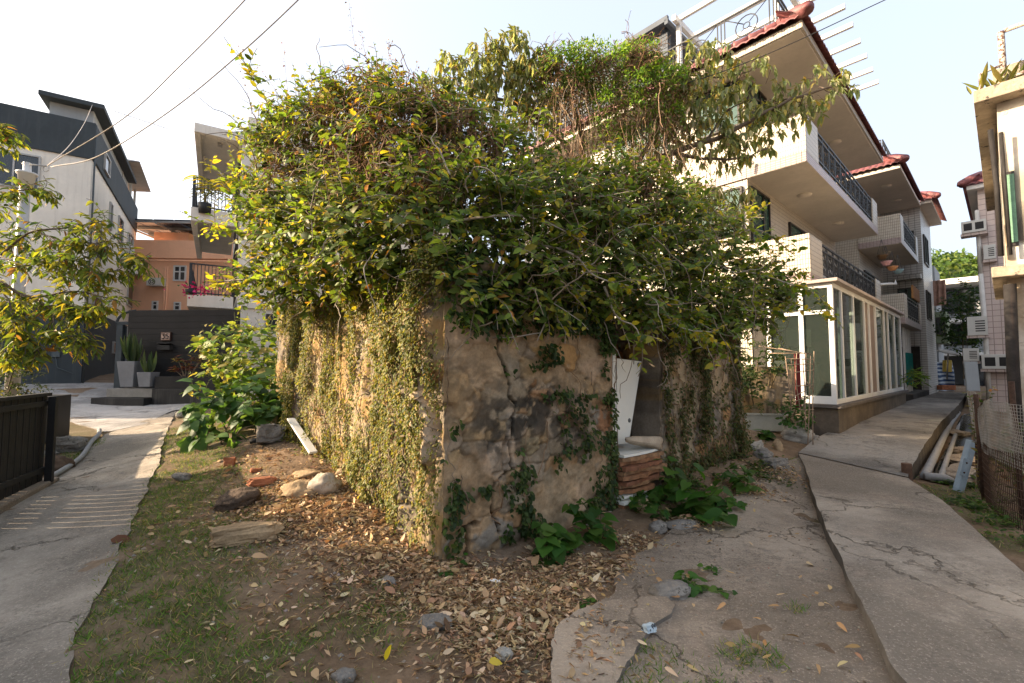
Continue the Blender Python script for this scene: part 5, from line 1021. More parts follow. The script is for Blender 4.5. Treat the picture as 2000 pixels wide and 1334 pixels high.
# ---------------------------------------------------------------- tree at the left edge, hedge, bushes, weeds
lt0 = atY(-75, 800, 6.9); ltree = thing('yellowing_tree', 'sparse tree with drooping yellow green leaflets reaching in from the left edge', 'tree', (lt0[0], lt0[1], .15))
to = np.array([lt0[0], lt0[1], .15]); A_ = lambda px, py, Y=6.9: atY(px, py, Y) - to; tw = MB(); lv = Leaves(); BK = (.16, .125, .10)
LB = [([(0, 0, 0), A_(-80, 650), A_(-70, 560)], .07), ([A_(-80, 600), A_(-10, 548, 6.8), A_(40, 575, 6.7), (A_(90, 575, 6.6)), A_(150, 570, 6.6), A_(235, 590, 6.6)], .028), ([A_(-70, 560), A_(0, 500), A_(70, 450, 6.8), A_(150, 445, 6.8), A_(205, 432, 6.8)], .022), ([A_(-70, 560), A_(-40, 460), A_(0, 390, 6.9), A_(40, 370), A_(90, 372)], .02), ([A_(40, 575, 6.7), A_(95, 600, 6.6), A_(112, 650, 6.5), A_(140, 660, 6.5), A_(165, 665, 6.5)], .012),
      ([A_(-80, 640), A_(-10, 640, 6.6), A_(50, 660, 6.5), A_(80, 690, 6.5)], .02), ([A_(0, 500), A_(50, 520, 6.6), A_(120, 500, 6.6), A_(170, 520, 6.6)], .014), ([A_(-60, 500), A_(-30, 330), A_(0, 280), A_(12, 265)], .016), ([A_(-10, 548, 6.8), A_(20, 600, 6.5), A_(30, 650, 6.4), A_(20, 700, 6.4)], .014), ([A_(70, 450, 6.8), A_(120, 470, 6.7), A_(180, 475, 6.7), A_(215, 480, 6.7)], .01), ([A_(150, 570, 6.6), A_(180, 540, 6.6), A_(240, 525, 6.7), A_(280, 510, 6.7)], .008), ([A_(100, 578, 6.6), A_(150, 610, 6.6), A_(200, 600, 6.6)], .009), ([A_(-80, 600), A_(0, 590, 7.2), A_(70, 620, 7.2)], .016), ([A_(-70, 540), A_(10, 470, 7.3), A_(90, 510, 7.3), A_(140, 540, 7.2)], .016)]
LC = [(.17, .22, .028), (.27, .26, .035), (.09, .14, .028), (.40, .31, .04), (.30, .15, .04), (.12, .13, .04)]
for pts, r in LB:
    S = spline(pts, 26); S[1:] += (np.column_stack([fbm(S * 3, k) for k in (4, 5, 6)])[1:] - .5) * .10; tw.tube(S, np.linspace(r, max(.004, r * .3), len(S)), 6, 0, True, BK)
    if r > .05: continue
    for i in range(5, len(S)):
        for _ in range(2 if rng.random() < .85 else 1):
            d = unit(S[i] - S[i - 1]) * .6 + rdir(1)[0] * .8 + [0, 0, .1]; s2 = curve(S[i], d, rng.uniform(.18, .42), 6, .2, .18); tw.tube(s2, .004, 3, 0, False, BK)
            on_stem(lv, s2, .038, .09, .17, .32, LC, [.34, .24, .26, .07, .03, .06], .75, .7, .1, tmpl=T_LONG, curl=(.05, .35), droop=.35)
tw.build('trunk', M['wood'], ltree, uv=False, col=True); lv.build('crown', M['leaf'], ltree)

def bush(name, label, cat, base, blobs, dens, L, W, cols, wts, tmpl=T_FULL, droop=.1, group=None, fill=40, stem=.5, tip=None, mat='leaf'):
    """a leafy shrub: twigs growing out of overlapping clumps, leaves along them"""
    o = thing(name, label, cat, tuple(base), 0, group); b = np.asarray(base, float); bl = [(np.asarray(c) - b, r) for c, r in blobs]; lv = Leaves(); tw = MB()
    for q in surf_samples(bl, dens, .5):
        p, n = q[:3], q[3:]; S = curve(p - n * .1, n + rdir(1)[0] * .6 + [0, 0, .3], rng.uniform(.5, 1.1) * stem, 5, .1, .15); tw.tube(S, .004, 3, 0, False, (.13, .15, .06))
        on_stem(lv, S, L[0] * .55, L[0], L[1], W, cols, wts, .9, .7, .2, tmpl=tmpl, outward=n, droop=droop, tipcols=tip, tipw=None if tip is None else [1] * len(tip), ntip=2)
    F = fill_samples(bl, fill); lv.add(F, rdir(len(F)) - [0, 0, .3], rdir(len(F)) + [0, 0, .8], rnd(len(F), *L), W, pal(len(F), cols, wts), tmpl, .1)
    for c, r in bl[:6]: tw.tube(spline([(rng.normal() * .1, rng.normal() * .1, 0), c * .5 + rng.normal(size=3) * .05, c], 10), .012, 5, 0, False, (.16, .13, .08))
    tw.build('stems', M['wood'], o, uv=False, col=True); lv.build('leaves', M[mat], o); return o
g = ground_at(450, 880)
bush('garden_shrub', 'tall bright green shrub growing against the left end of the ruin', 'shrub', (*atY(470, 780, 8.6)[:2], .5), [blob_at(*q) for q in [(480, 690, 8.8, 52), (430, 690, 9.0, 34), (520, 680, 8.6, 44), (440, 755, 8.4, 52), (500, 750, 8.3, 58), (405, 660, 9.2, 14), (450, 650, 9.0, 26), (520, 740, 8.0, 40)]], 32, (.13, .22), .68, [(.10, .18, .03), (.17, .25, .05), (.055, .10, .022), (.26, .30, .06)], [.35, .3, .2, .15], T_FULL, .25, fill=60, stem=.45, tip=[(.22, .28, .06), (.3, .26, .07)])
bush('broadleaf_bush', 'low dark bush with big lobed leaves beside the path and left ruin corner', 'bush', (*ground_at(450, 860)[:2], .4), [blob_at(*q) for q in [(430, 820, 7.4, 40), (480, 800, 7.5, 44), (530, 780, 7.6, 40), (400, 835, 7.2, 24), (500, 830, 7.1, 34), (440, 858, 6.8, 20), (540, 815, 7.2, 28), (390, 790, 7.8, 26), (380, 850, 7.0, 14), (375, 870, 6.8, 10)]], 26, (.12, .23), .95, [(.06, .135, .035), (.09, .18, .045), (.13, .22, .055), (.04, .09, .028)], [.35, .3, .15, .2], T_HEART, .45, fill=30, stem=.4)
hb = atY(15, 790, 7.6); bush('hedge', 'dark hedge bush in a trough behind the black slatted fence', 'hedge', (hb[0], hb[1], .6), [blob_at(*q) for q in [(-20, 730, 7.6, 45), (25, 745, 7.6, 36), (55, 760, 7.6, 22), (-60, 740, 7.6, 50), (30, 710, 7.7, 22)]], 45, (.05, .09), .4, [(.03, .05, .015), (.06, .085, .02), (.12, .11, .03)], [.5, .35, .15], T_FULL, .1, fill=160, stem=.3)
bush('trellis_shrub', 'small leaved creeper shrub piled on the rough garden wall beside the glass room', 'shrub', (*ground_at(1480, 830)[:2], .3), [blob_at(*q) for q in [(1480, 700, 8.9, 32), (1510, 698, 8.8, 26), (1450, 710, 8.9, 30), (1525, 712, 8.7, 16), (1465, 750, 8.7, 24)]], 60, (.05, .09), .6, [(.03, .06, .02), (.06, .10, .03), (.10, .14, .04)], [.4, .4, .2], T_FULL, .2, fill=160, stem=.25)
bush('planter_herb', 'feathery green herb growing in the pale trough planter', 'plant', (*ground_at(1490, 815)[:2], .6), [blob_at(*q) for q in [(1490, 788, 8.5, 16), (1515, 790, 8.5, 10), (1465, 795, 8.5, 10)]], 80, (.04, .07), .3, [(.05, .09, .03), (.09, .12, .05)], [1, 1], T_FULL, .1, fill=200, stem=.2)
bush('parsley_clump', 'fresh green clump of small leaves between the boulder and the cane trellis', 'plant', (*ground_at(1560, 835)[:2], .2), [blob_at(*q) for q in [(1555, 800, 8.6, 22), (1540, 815, 8.5, 18), (1570, 815, 8.6, 16)]], 70, (.06, .10), .75, [(.035, .10, .025), (.06, .14, .035)], [1, 1], T_FULL, .1, fill=150, stem=.25)

WEEDS = [(1062, 1098, .30, 15, .085, .15, 'broad leaved weed at the foot of the cracked wall, left of the next clump'), (1105, 1075, .28, 12, .08, .13, 'small broad leaved weed between two larger clumps below the cracked wall'), (1165, 1052, .34, 26, .07, .12, 'bushy broad leaved weed just left of the board stack'), (1238, 1000, .30, 11, .07, .11, 'upright weed in front of the board stack'), (1290, 985, .34, 16, .09, .14, 'weed with long hanging leaves right of the board stack'), (1335, 1000, .48, 30, .10, .19, 'largest broad leaved weed, at the foot of the streaked right wall'), (1400, 990, .38, 24, .09, .15, 'spreading weed beside the large clump on the right wall'), (1448, 958, .34, 20, .08, .14, 'weed at the end of the streaked right wall'), (1352, 1158, .16, 20, .05, .085, 'small weed sprouting beside a half buried stone in the concrete'), (1392, 1122, .07, 14, .03, .05, 'tiny dark weed flat on the concrete beyond the sprouting one'), (1500, 858, .22, 14, .10, .16, 'broad leaved weed below the pale trough planter'), (1150, 1186, .05, 7, .04, .07, 'lone flat seedling at the edge of the fallen leaves'), (885, 1105, .12, 10, .03, .05, 'small weed at the bottom corner of the cracked wall'), (1290, 1015, .18, 18, .04, .07, 'low weed among stones before the right wall')]
for px, py, h, n, l0, l1, lab in WEEDS:
    g = ground_at(px, py); o = thing('weed', lab, 'weed', tuple(g), 0, 'weeds round the ruin'); lv = Leaves(); tw = MB(); ns = max(3, n // 5)
    for k in range(ns):
        S = curve((rng.normal() * .03, rng.normal() * .03, -.02), np.array([rng.normal() * .5, rng.normal() * .5, 1]), h * 1.2 * rng.uniform(.6, 1.1), 6, .06, .2); tw.tube(S, .004, 4, 0, False, (.10, .13, .04))
        for i in range(1, 6):
            l0s, l1s = l0 * 1.3, l1 * 1.3; m_ = 2 if i > 1 else 1; az = rnd(m_, 0, 6.28); D = np.column_stack([np.cos(az), np.sin(az), rnd(m_, -.5, .25)]); P = S[i] + D * [1, 1, .3] * rnd(m_, .02, .06)[:, None]; N = np.column_stack([np.cos(az) * .35, np.sin(az) * .35 - .25, np.ones(m_)]) + rng.normal(size=(m_, 3)) * .2
            for q in P: tw.tube([S[i], q], .0022, 3, 0, False, (.10, .14, .04))
            lv.add(P, D, N, rnd(m_, l0s, l1s) * (1.1 - .06 * i), .92, pal(m_, [(.055, .135, .02), (.035, .095, .018), (.09, .17, .028)], [.45, .35, .2], .15), T_HEART if l1 > .08 else T_FULL, rnd(m_, .05, .35))
    tw.build('stems', M['wood'], o, uv=False, col=True); lv.build('leaves', M['leaf'], o)
# ground creeper spilling over the rubble at the right end of the ruin and at the sunny wall foot
def ground_creeper(name, label, pts, n, L, cols, wts):
    P0 = np.array([ground_at(*p[:2]) for p in pts]); rr = np.array([p[2] for p in pts]); i = rng.integers(len(pts), size=n); xy = P0[i, :2] + rng.normal(size=(n, 2)) * rr[i][:, None] * .5; k = fbm(xy * 5, 401, 3) > .42; xy = xy[k]; n = len(xy)
    lv = Leaves(); P = np.column_stack([xy, Hn(xy) + rnd(n, .01, .09)]); az = rnd(n, 0, 6.28); lv.add(P, np.column_stack([np.cos(az), np.sin(az), rnd(n, -.2, .5)]), np.column_stack([rng.normal(size=(n, 2)) * .4, np.ones(n)]), rnd(n, *L), .75, pal(n, cols, wts), T_FULL, .1)
    o = lv.build(name, M['leaf']); return tag(o, label, 'creeper')
ground_creeper('ground_creeper', 'low creeper spreading over the rubble at the right end of the ruin', [(1460, 870, .4), (1430, 900, .35), (1390, 925, .3), (1480, 900, .35), (1340, 950, .25), (1500, 935, .3), (1310, 985, .25)], 2600, (.03, .065), [(.05, .09, .02), (.09, .13, .03), (.03, .06, .015)], [.4, .3, .3])
ground_creeper('ground_creeper', 'low creeper sprigs along the foot of the sunlit ruin wall', [(840, 1030, .18), (780, 985, .2), (720, 925, .25), (820, 990, .2), (865, 1060, .12), (660, 900, .25), (620, 880, .25)], 2400, (.025, .05), IVY, [.34, .26, .2, .14, .08])
ground_creeper('ground_creeper', 'green runners along the foot of the rusted mesh fence', [(1890, 985, .3), (1915, 1000, .22), (1945, 1025, .22), (1985, 1060, .2), (1860, 965, .3), (1840, 945, .15), (1895, 955, .25)], 1500, (.025, .06), [(.05, .11, .02), (.09, .15, .03), (.03, .07, .015)], [.4, .3, .3])

# ---------------------------------------------------------------- grass and fallen leaves
N = 330000; xy = np.column_stack([rnd(N, -7.5, 3), rnd(N, 1.9, 9)]); dn = grass_mask(xy) * np.clip(1.5 - xy[:, 1] * .1, .5, 1.2); k = rng.random(N) < dn * .8; xy = xy[k]
q2 = np.column_stack([rnd(24000, 1.2, 8.5), rnd(24000, 1.9, 9)]); q2 = q2[rng.random(len(q2)) < grass_mask(q2)]; xy = np.vstack([xy, q2]); n = len(xy)
P = np.column_stack([xy, Hn(xy) - .006 + .02 * (xy[:, 0] > .3)]); az = rnd(n, 0, 6.28); D = np.column_stack([np.cos(az) * .8, np.sin(az) * .8, rnd(n, .3, 1.3)]); lv = Leaves()
T_BL = (np.array([(0, .5, 0), (0, -.5, 0), (.55, .38, .06), (.55, -.38, .06), (1, 0, -.05)]), [(0, 1, 3, 2), (2, 3, 4)])
lv.add(P, D, rdir(n), rnd(n, .02, .07), rnd(n, .07, .12), pal(n, [(.095, .19, .03), (.14, .23, .04), (.06, .125, .022), (.28, .25, .09), (.36, .29, .15)], [.30, .22, .16, .17, .15], .25), T_BL, rnd(n, .0, .5))
tag(lv.build('grass', M['grass']), 'short patchy grass on the verge beside the footpath', 'grass', kind='stuff')
def litter(n, spots, smax=1.0):
    P0 = np.array([ground_at(a, b)[:2] for a, b, r, wgt in spots]); rr = np.array([s[2] for s in spots]); wg = np.array([s[3] for s in spots]); i = rng.choice(len(spots), n, p=wg / wg.sum()); return P0[i] + rng.normal(size=(n, 2)) * rr[i][:, None] * .55
LSP = [(700, 960, .55, 3), (760, 1010, .45, 3), (640, 950, .5, 2), (620, 1010, .5, 2), (560, 960, .5, 1.2), (820, 1060, .35, 2.4), (800, 1090, .3, 2), (860, 1120, .3, 2), (940, 1150, .35, 2), (1020, 1140, .35, 2), (1090, 1120, .3, 1.6), (1180, 1110, .25, 1.2), (1000, 1200, .4, 1.6), (560, 1010, .6, 1.6), (700, 900, .4, 1.5), (650, 1000, .7, 2), (940, 1230, .3, 1.2), (1050, 1210, .25, 1.8), (880, 1160, .4, 1.5), (700, 1090, .5, 1.2), (780, 1140, .45, 1.0), (600, 1150, .8, .5), (1230, 1060, .25, .6), (1100, 1280, .4, .5), (1450, 960, .35, .8), (1510, 925, .4, .7), (1350, 1020, .3, .6), (500, 900, .6, .8), (430, 1000, .8, .4), (700, 1250, .9, .4), (980, 1280, .4, .9)]
xy = litter(8200, LSP); xy = xy[~in_poly(xy, np.array([RUIN.world((a, b, 0))[:2] for a, b in ((0, 0), (RL, 0), (RL, RW), (0, RW))]))]; n = len(xy)
YD = np.vstack([YARD_L, YARD_R[::-1]]); HL = lambda q: np.where(in_poly(q, YD), H(q) + .05, Hn(q)); P = np.column_stack([xy, HL(xy) + rnd(n, .004, .03)]); az = rnd(n, 0, 6.28); lv = Leaves(); DR = [(.50, .35, .20), (.40, .26, .14), (.60, .47, .30), (.27, .165, .095), (.15, .09, .055), (.44, .29, .16)]
lv.add(P, np.column_stack([np.cos(az), np.sin(az), rng.normal(size=n) * .3]), np.column_stack([rng.normal(size=(n, 2)) * .9, np.ones(n)]), rnd(n, .02, .085) * rnd(n, .6, 1.0), rnd(n, .25, .65), pal(n, DR, [.26, .2, .2, .16, .08, .1], .25), T_LONG, rnd(n, -.5, .6))
q = litter(15000, LSP); n = len(q); az = rnd(n, 0, 6.28); lv.add(np.column_stack([q, HL(q) + rnd(n, .004, .02)]), np.column_stack([np.cos(az), np.sin(az), rng.normal(size=n) * .2]), np.column_stack([rng.normal(size=(n, 2)) * .5, np.ones(n)]), rnd(n, .02, .07), rnd(n, .1, .4), pal(n, DR, [.26, .2, .2, .16, .08, .1], .25), T_LITE, .1)
q = litter(260, LSP); n = len(q); az = rnd(n, 0, 6.28); lv.add(np.column_stack([q, HL(q) + rnd(n, .01, .03)]), np.column_stack([np.cos(az), np.sin(az), rng.normal(size=n) * .3]), np.column_stack([rng.normal(size=(n, 2)) * .7, np.ones(n)]), rnd(n, .07, .105), rnd(n, .35, .7), pal(n, DR, [.26, .2, .25, .12, .05, .1], .25), T_LONG, rnd(n, -.7, .9))
q = litter(5200, LSP); n = len(q); az = rnd(n, 0, 6.28); lv.add(np.column_stack([q, HL(q) + rnd(n, .008, .03)]), np.column_stack([np.cos(az), np.sin(az), rng.normal(size=n) * .12]), np.column_stack([rng.normal(size=(n, 2)) * .5, np.ones(n)]), rnd(n, .03, .10), rnd(n, .04, .09), pal(n, [(.55, .44, .28), (.42, .31, .19), (.3, .2, .12)], [1, 1, .6]), T_LITE, rnd(n, -.2, .2))
tag(lv.build('leaf_litter', M['leaf_dry']), 'drift of dry curled brown leaves and chips round the foot of the ruin', 'fallen leaves', kind='stuff')
lv = Leaves(); xy = np.array([ground_at(rng.uniform(1130, 1720), rng.uniform(960, 1330))[:2] for _ in range(70)]); n = len(xy); az = rnd(n, 0, 6.28)
lv.add(np.column_stack([xy, H(xy) + .05]), np.column_stack([np.cos(az), np.sin(az), rnd(n, -.1, .2)]), np.column_stack([rng.normal(size=(n, 2)) * .35, np.ones(n)]), rnd(n, .04, .085), rnd(n, .3, .5), pal(n, [(.50, .36, .18), (.42, .26, .12), (.30, .18, .09)], [1, 1, .5]), T_LONG, rnd(n, -.3, .5)); tag(lv.build('scattered_leaves', M['leaf_dry']), 'single dry leaves blown over the cracked yard concrete', 'fallen leaves', kind='stuff')
def one_leaf(px, py, L, W, col, label, d=(1, .3, .1), dz=.05, curl=.4):
    g = ground_at(px, py); l = Leaves(); l.add(np.array([[0, 0, dz]]), np.array([d], float), np.array([[.1, -.3, 1]]), np.array([L]), W, np.array([col]), T_LONG, curl); o = l.build('fallen_leaf', M['leaf_dry']); o.location = tuple(g); tag(o, label, 'fallen leaf')
one_leaf(215, 1065, .17, .7, (.13, .06, .035), 'large curled brown leaf lying on the grey footpath', (1, .2, .1), .05, .5)
one_leaf(752, 1290, .08, .4, (.62, .46, .02), 'bright yellow leaf standing in the short grass', (.3, .2, 1.0), .0, .1)
one_leaf(955, 1313, .075, .7, (.55, .42, .06), 'yellow leaf lying at the bottom edge of the litter')
one_leaf(1150, 1235, .15, .22, (.52, .38, .18), 'long pale strip of bark on bare soil beside the litter', (-.3, 1, .05))
one_leaf(1575, 1112, .08, .55, (.55, .40, .22), 'flat pale leaf lying on the yard concrete near the raised lane', (1, .1, 0))
one_leaf(490, 1100, .11, .6, (.50, .34, .20), 'broad pale tan leaf lying alone on the grass slope', (1, .3, .2)); one_leaf(905, 1040 + 40, .1, .3, (.3, .2, .12), 'twisted leaf at the wall foot')
# fine gravel and soil crumbs
n = 5200; q = np.vstack([litter(2600, LSP), np.column_stack([rnd(2600, -3.5, 1.2), rnd(2600, 2.0, 5.5)])]); k = in_poly(q, np.vstack([PATH_R, YARD_L[::-1]])); q = q[k]; lift = np.zeros(len(q)); qy = np.column_stack([rnd(5000, .4, 3.6), rnd(5000, 1.9, 6.5)]); qy = qy[in_poly(qy, np.vstack([YARD_L, YARD_R[::-1]]))]; lift = np.concatenate([lift, np.full(len(qy), .026)]); q = np.vstack([q, qy]); n = len(q); V = []; F = []; base = np.array([(1, 0, 0), (-1, 0, 0), (0, 1, 0), (0, -1, 0), (0, 0, 1), (0, 0, -1)], float); ff = np.array([(0, 2, 4), (2, 1, 4), (1, 3, 4), (3, 0, 4), (2, 0, 5), (1, 2, 5), (3, 1, 5), (0, 3, 5)])
sz = .004 + .018 * rng.random(n) ** 4; pv = np.column_stack([q, np.where(lift > 0, H(q) + lift, Hn(q))]); sz = np.where(lift > 0, sz * .55, sz); V = pv[:, None] + base[None] * sz[:, None, None] * rng.uniform(.5, 1.3, (n, 6, 1)) * [1, 1, .7]; lp = (ff[None] + (np.arange(n) * 6)[:, None, None]).ravel()
tag(raw_mesh('gravel', V.reshape(-1, 3), lp, np.full(n * 8, 3), M['soil'], None, np.repeat(pal(n, [(.34, .30, .25), (.22, .17, .12), (.45, .38, .30), (.35, .2, .12)], [.4, .3, .2, .1]), 6, axis=0), False), 'grit and small stones strewn over the bare soil', 'gravel', kind='stuff')
# ---------------------------------------------------------------- things in and around the doorway
def rock(name, label, px, py, size, mat, sx=1, sy=.8, sz=.7, sink=.25, rz=0, angular=.0, cat='stone', dz=0, group=None):
    g = ground_at(px, py); n, k = 30, 20; V = np.zeros((n, k, 3))
    th = np.linspace(0, 2 * math.pi, n); ph = np.linspace(-math.pi / 2, math.pi / 2, k); T, Pp = np.meshgrid(th, ph, indexing='ij'); d = np.dstack([np.cos(Pp) * np.cos(T), np.cos(Pp) * np.sin(T), np.sin(Pp)])
    if angular: d = np.sign(d) * np.abs(d) ** (1 - angular * .6); d = d / np.max(np.abs(d), axis=2, keepdims=True) ** angular
    s = int(px * 7 + py); f = 1 + (fbm(d.reshape(-1, 3) * 1.6 + s, s, 5, .6) - .5).reshape(n, k) * 1.0; f[-1] = f[0]
    V = d * f[:, :, None] * size * np.array([sx, sy, sz]); m = MB(); m.grid(V, 0, angular < .3); o = m.build(name, M[mat] if isinstance(mat, str) else mat); o.location = (g[0], g[1], g[2] + size * sz * (1 - 2 * sink) + dz); o.rotation_euler = (rng.normal() * .12, rng.normal() * .12, rz); return tag(o, label, cat, group)
rock('boulder', 'large pale rounded boulder beside the trough planter', 1557, 862, .26, 'pale_stone', 1.15, .8, .72, .2)
for a in [('stone', 'grey stone just right of the pale boulder', 1588, 862, .12, 'stone'), ('stone', 'flat stone edge behind the pale boulder by the steps', 1600, 848, .13, 'stone', 1.4, .8, .4), ('stone', 'tilted brown stone left of the boulder', 1520, 880, .11, 'ochre_stone', .7, .7, 1.1), ('stone', 'angular grey block on the rubble slope by the yard edge', 1515, 912, .13, 'stone', 1.2, .8, .6, .2, .3, .6), ('stone', 'brown stone at the top of the rubble slope', 1492, 895, .13, 'stone', 1.1, .9, .8), ('stone', 'thin slab leaning at the foot of the rubble slope', 1480, 880, .12, 'pale_stone', 1.2, .4, .7, .2, .6, .5), ('stone', 'round pinkish stone under the end of the board stack', 1258, 1000, .09, 'ochre_stone', .8, .8, 1.1), ('stone', 'rounded stone lying before the weeds of the right wall', 1285, 1035, .09, 'stone', 1, .8, .7, .35), ('stone', 'flat grey slab stone before the large weed', 1330, 1030, .13, 'stone', 1.5, .8, .35), ('stone', 'half buried greenish stone in the yard concrete', 1312, 1165, .11, 'stone', 1.3, .9, .6, .25), ('stone', 'weathered block half sunk in the grass at the bottom', 850, 1225, .075, 'stone', 1.2, .8, .6, .42, .4, .5), ('stone', 'pale stone cut off by the bottom edge of the grass', 672, 1325, .055, 'stone', 1, .7, .8, .42), ('stone', 'grey cube of concrete at the left foot of the ruin wall', 528, 862, .17, 'stone', 1, .9, .8, .15, .5, .8), ('stone', 'bright white pebble stone at the lip of the path bush', 352, 815, .10, 'pale_stone', .8, .8, 1), ('stone', 'brown boulder on the soil left of the footpath', 135, 880, .20, 'stone', 1.2, .8, .7, .2, .3, .4), ('stone', 'flat rubble slab left of the footpath behind the brown boulder', 105, 855, .16, 'stone', 1.6, .9, .3), ('stone', 'dark clod of earth at the end of the black fence', 108, 920, .20, surf('dark_clod', (.09, .06, .04), .95, .3, 8, .8, 25)), ('stone', 'small stone in the left rubble patch', 92, 890, .1, 'stone', 1.5, .8, .5), ('stone', 'rounded grey stone on the grass slope beside the litter', 356, 935, .10, 'stone', 1.2, .8, .5), ('stone', 'pale stone chip in the leaf litter left of the wall', 600, 930, .12, 'ochre_stone', 1.4, .8, .4), ('stone', 'low sandy lump beside the pale broken pot', 590, 960, .16, 'ochre_stone', 1.3, .9, .6, .4), ('stone', 'grey stone lying in the leaves near the wall corner', 760, 1140, .05, 'stone'), ('stone', 'whitish stone in the fallen leaves below the corner', 985, 1285, .05, 'pale_stone')]: rock(*a, group='stones lying round the ruin')
for a in [('brick', 'broken red brick standing on the leaf litter', 448, 908, .065, 'brick_red', 1, .8, .9, .2, .4, .7), ('brick', 'orange brick fragment lying flat in the leaf litter', 512, 945, .095, 'brick_red', 1.4, .7, .5, .2, .5, .5), ('brick', 'dark red brick chip near the flat fragment', 500, 922, .05, 'brick_red', 1.2, .8, .6, .25, .8, .5), ('brick', 'cylindrical rusty brown lump at the foot of the wall corner', 852, 1082, .06, 'brick_red', 1.5, .6, .6)]: rock(*a, cat='brick')
rock('root_clump', 'dark knotted clump of roots and soil on the slope', 462, 985, .16, surf('root_soil', (.10, .07, .05), .95, .4, 12, 1.0, 18, 0, patch=.35, pcol=(.25, .16, .1), bdist=.04), 1.3, 1, .6, .25, 0, 0, 'root clump')
rock('concrete_chunk', 'pale broken wedge of concrete lying on the slope', 482, 1055, .17, 'ochre_stone', 1.5, .6, .5, .2, .25, .6, 'rubble')
rock('broken_pot', 'pale rounded broken pot lying in the fallen leaves', 634, 960, .13, surf('glazed_clay', (.38, .32, .25), .6, .2, 5, .3, 30, 0, patch=.42, pcol=(.26, .18, .11)), 1.15, .9, .95, .22, 0, 0, 'pot')
rock('pot_shard', 'curved tan shard of pottery near the creeper', 682, 928, .10, 'ochre_stone', 1.4, .8, .6, .2, .3, 0, 'pot shard')
def paper(label, px, py, s, col, name='litter_paper'):
    g = ground_at(px, py); u = np.linspace(-1, 1, 9); X, Y = np.meshgrid(u, u, indexing='ij'); q = np.column_stack([X.ravel(), Y.ravel()]); Z = fbm(q * 2.2 + px, px, 4).reshape(9, 9) * 1.1; m = MB(); m.grid(np.dstack([X * s, Y * s * .7, Z * s]), 0, False); o = m.build(name, col); o.location = (g[0], g[1], g[2] + .02); o.rotation_euler = (0, 0, rng.uniform(0, 3)); tag(o, label, 'litter')
wp = surf('crumpled_paper', (.72, .72, .70), .7, .1, 20, .2, 60, 0, patch=.3, pcol=(.4, .38, .35)); paper('crumpled white tissue on the leaves near the wall foot', 966, 1145, .035, wp); paper('torn white wrapper in the drift of leaves', 1006, 1182, .03, wp)
rock('drink_carton', 'crushed blue and white drink carton on the broken concrete', 1268, 1250, .032, surf('printed_carton', (.42, .50, .55), .5, .1, 14, .2, 60, 0, patch=.46, pcol=(.05, .055, .06)), 1.2, .8, .7, .1, .5, .8, 'carton', .05); paper('scrap of dark plastic in the grass', 530, 1042, .04, M['black'])
def door_quad(name, label, cat, px4, y, th, mat, z=None, discs=()):
    P = np.array([RUIN.hit(a, b, 'y', y) for a, b in px4]); o = thing(name, label, cat, tuple(RUIN.world((P[:, 0].mean(), y, P[:, 2].min()))), RUIN.a); c = np.array([P[:, 0].mean(), y, P[:, 2].min()]); V = np.vstack([P - c, P - c + [0, th, 0]])
    m = MB(); m.add(V, [(0, 1, 2, 3), (7, 6, 5, 4)] + [(i, i + 4, (i + 1) % 4 + 4, (i + 1) % 4) for i in range(4)]); m.build('panel', M[mat], o, .002)
    for a, b in discs: q = RUIN.hit(a, b, 'y', y) - c; d = MB(); d.tube([q + [0, -.006, 0], q + [0, .003, 0]], .026, 14); d.build('plug', surf('grey_plug', (.12, .12, .11), .6, .1, 5, 0), o)
    return o
door_quad('leaning_board', 'white laminate panel with two dark plugs leaning in the ruin doorway', 'panel', [(1204, 868), (1228, 866), (1253, 706), (1205, 700)], .16, .018, 'board_white', discs=((1247, 712), (1229, 821)))
door_quad('white_batten', 'narrow white board standing against the left doorway jamb', 'board', [(1195, 866), (1204, 866), (1203, 688), (1197, 690)], .10, .02, 'board_white')
zt = RUIN.hit(1240, 876, 'y', -.02)[2]; zb = RUIN.hit(1230, 985, 'y', -.02)[2]; nbd = 12; z = zb; th = (zt - zb) / nbd
for i in range(nbd):
    top = i == nbd - 1; whiteb = i in (1, 2); x0 = DX0 + .03 + rng.uniform(-.02, .03); x1 = DX1 - .08 - (.18 if i < 4 else 0) + rng.uniform(-.12, .03); y0 = -.10 + rng.uniform(-.03, .03) - (.03 if top else 0)
    lab = 'white laminate board on top of the stack in the doorway' if top else ('thin white edged board low in the doorway stack, %s of two' % ('lower' if i == 1 else 'upper') if whiteb else ('splintered reddish board at the bottom of the doorway stack' if i == 0 else 'splintered reddish board in the doorway stack below the white top'))
    o = thing('board', lab, 'board', tuple(RUIN.world(((x0 + x1) / 2, .2, z))), RUIN.a + rng.normal() * .05, 'boards stacked in the doorway'); m = MB(); t = th * (.55 if top or whiteb else rng.uniform(.75, .95)); nx = 24; ex = np.linspace(-(x1 - x0) / 2, (x1 - x0) / 2, nx)
    jag = (0 if top or whiteb else 1) * (fbm(np.column_stack([ex * 5, ex * 0 + i]), 500 + i, 4) - .5) * .13; sag = (fbm(np.column_stack([ex * 2, ex * 0 + i]), 520, 2) - .5) * .03
    V = np.zeros((nx, 4, 3)); V[:, :, 0] = ex[:, None]; V[:, 0, 1] = V[:, 1, 1] = y0 - .2 + jag; V[:, 2, 1] = V[:, 3, 1] = .35; V[:, 1, 2] = V[:, 2, 2] = t; V[:, :, 2] += sag[:, None]; V = np.concatenate([V, V[:, :1]], 1); m.grid(V, 0, False, True); m.add(V[0, :4], [(0, 1, 2, 3)]); m.add(V[-1, :4], [(3, 2, 1, 0)]); m.build('sheet', M['board_white'] if top or whiteb else (M['board_ply'], M['board_brown'], M['board_red'])[i % 3], o); z += th
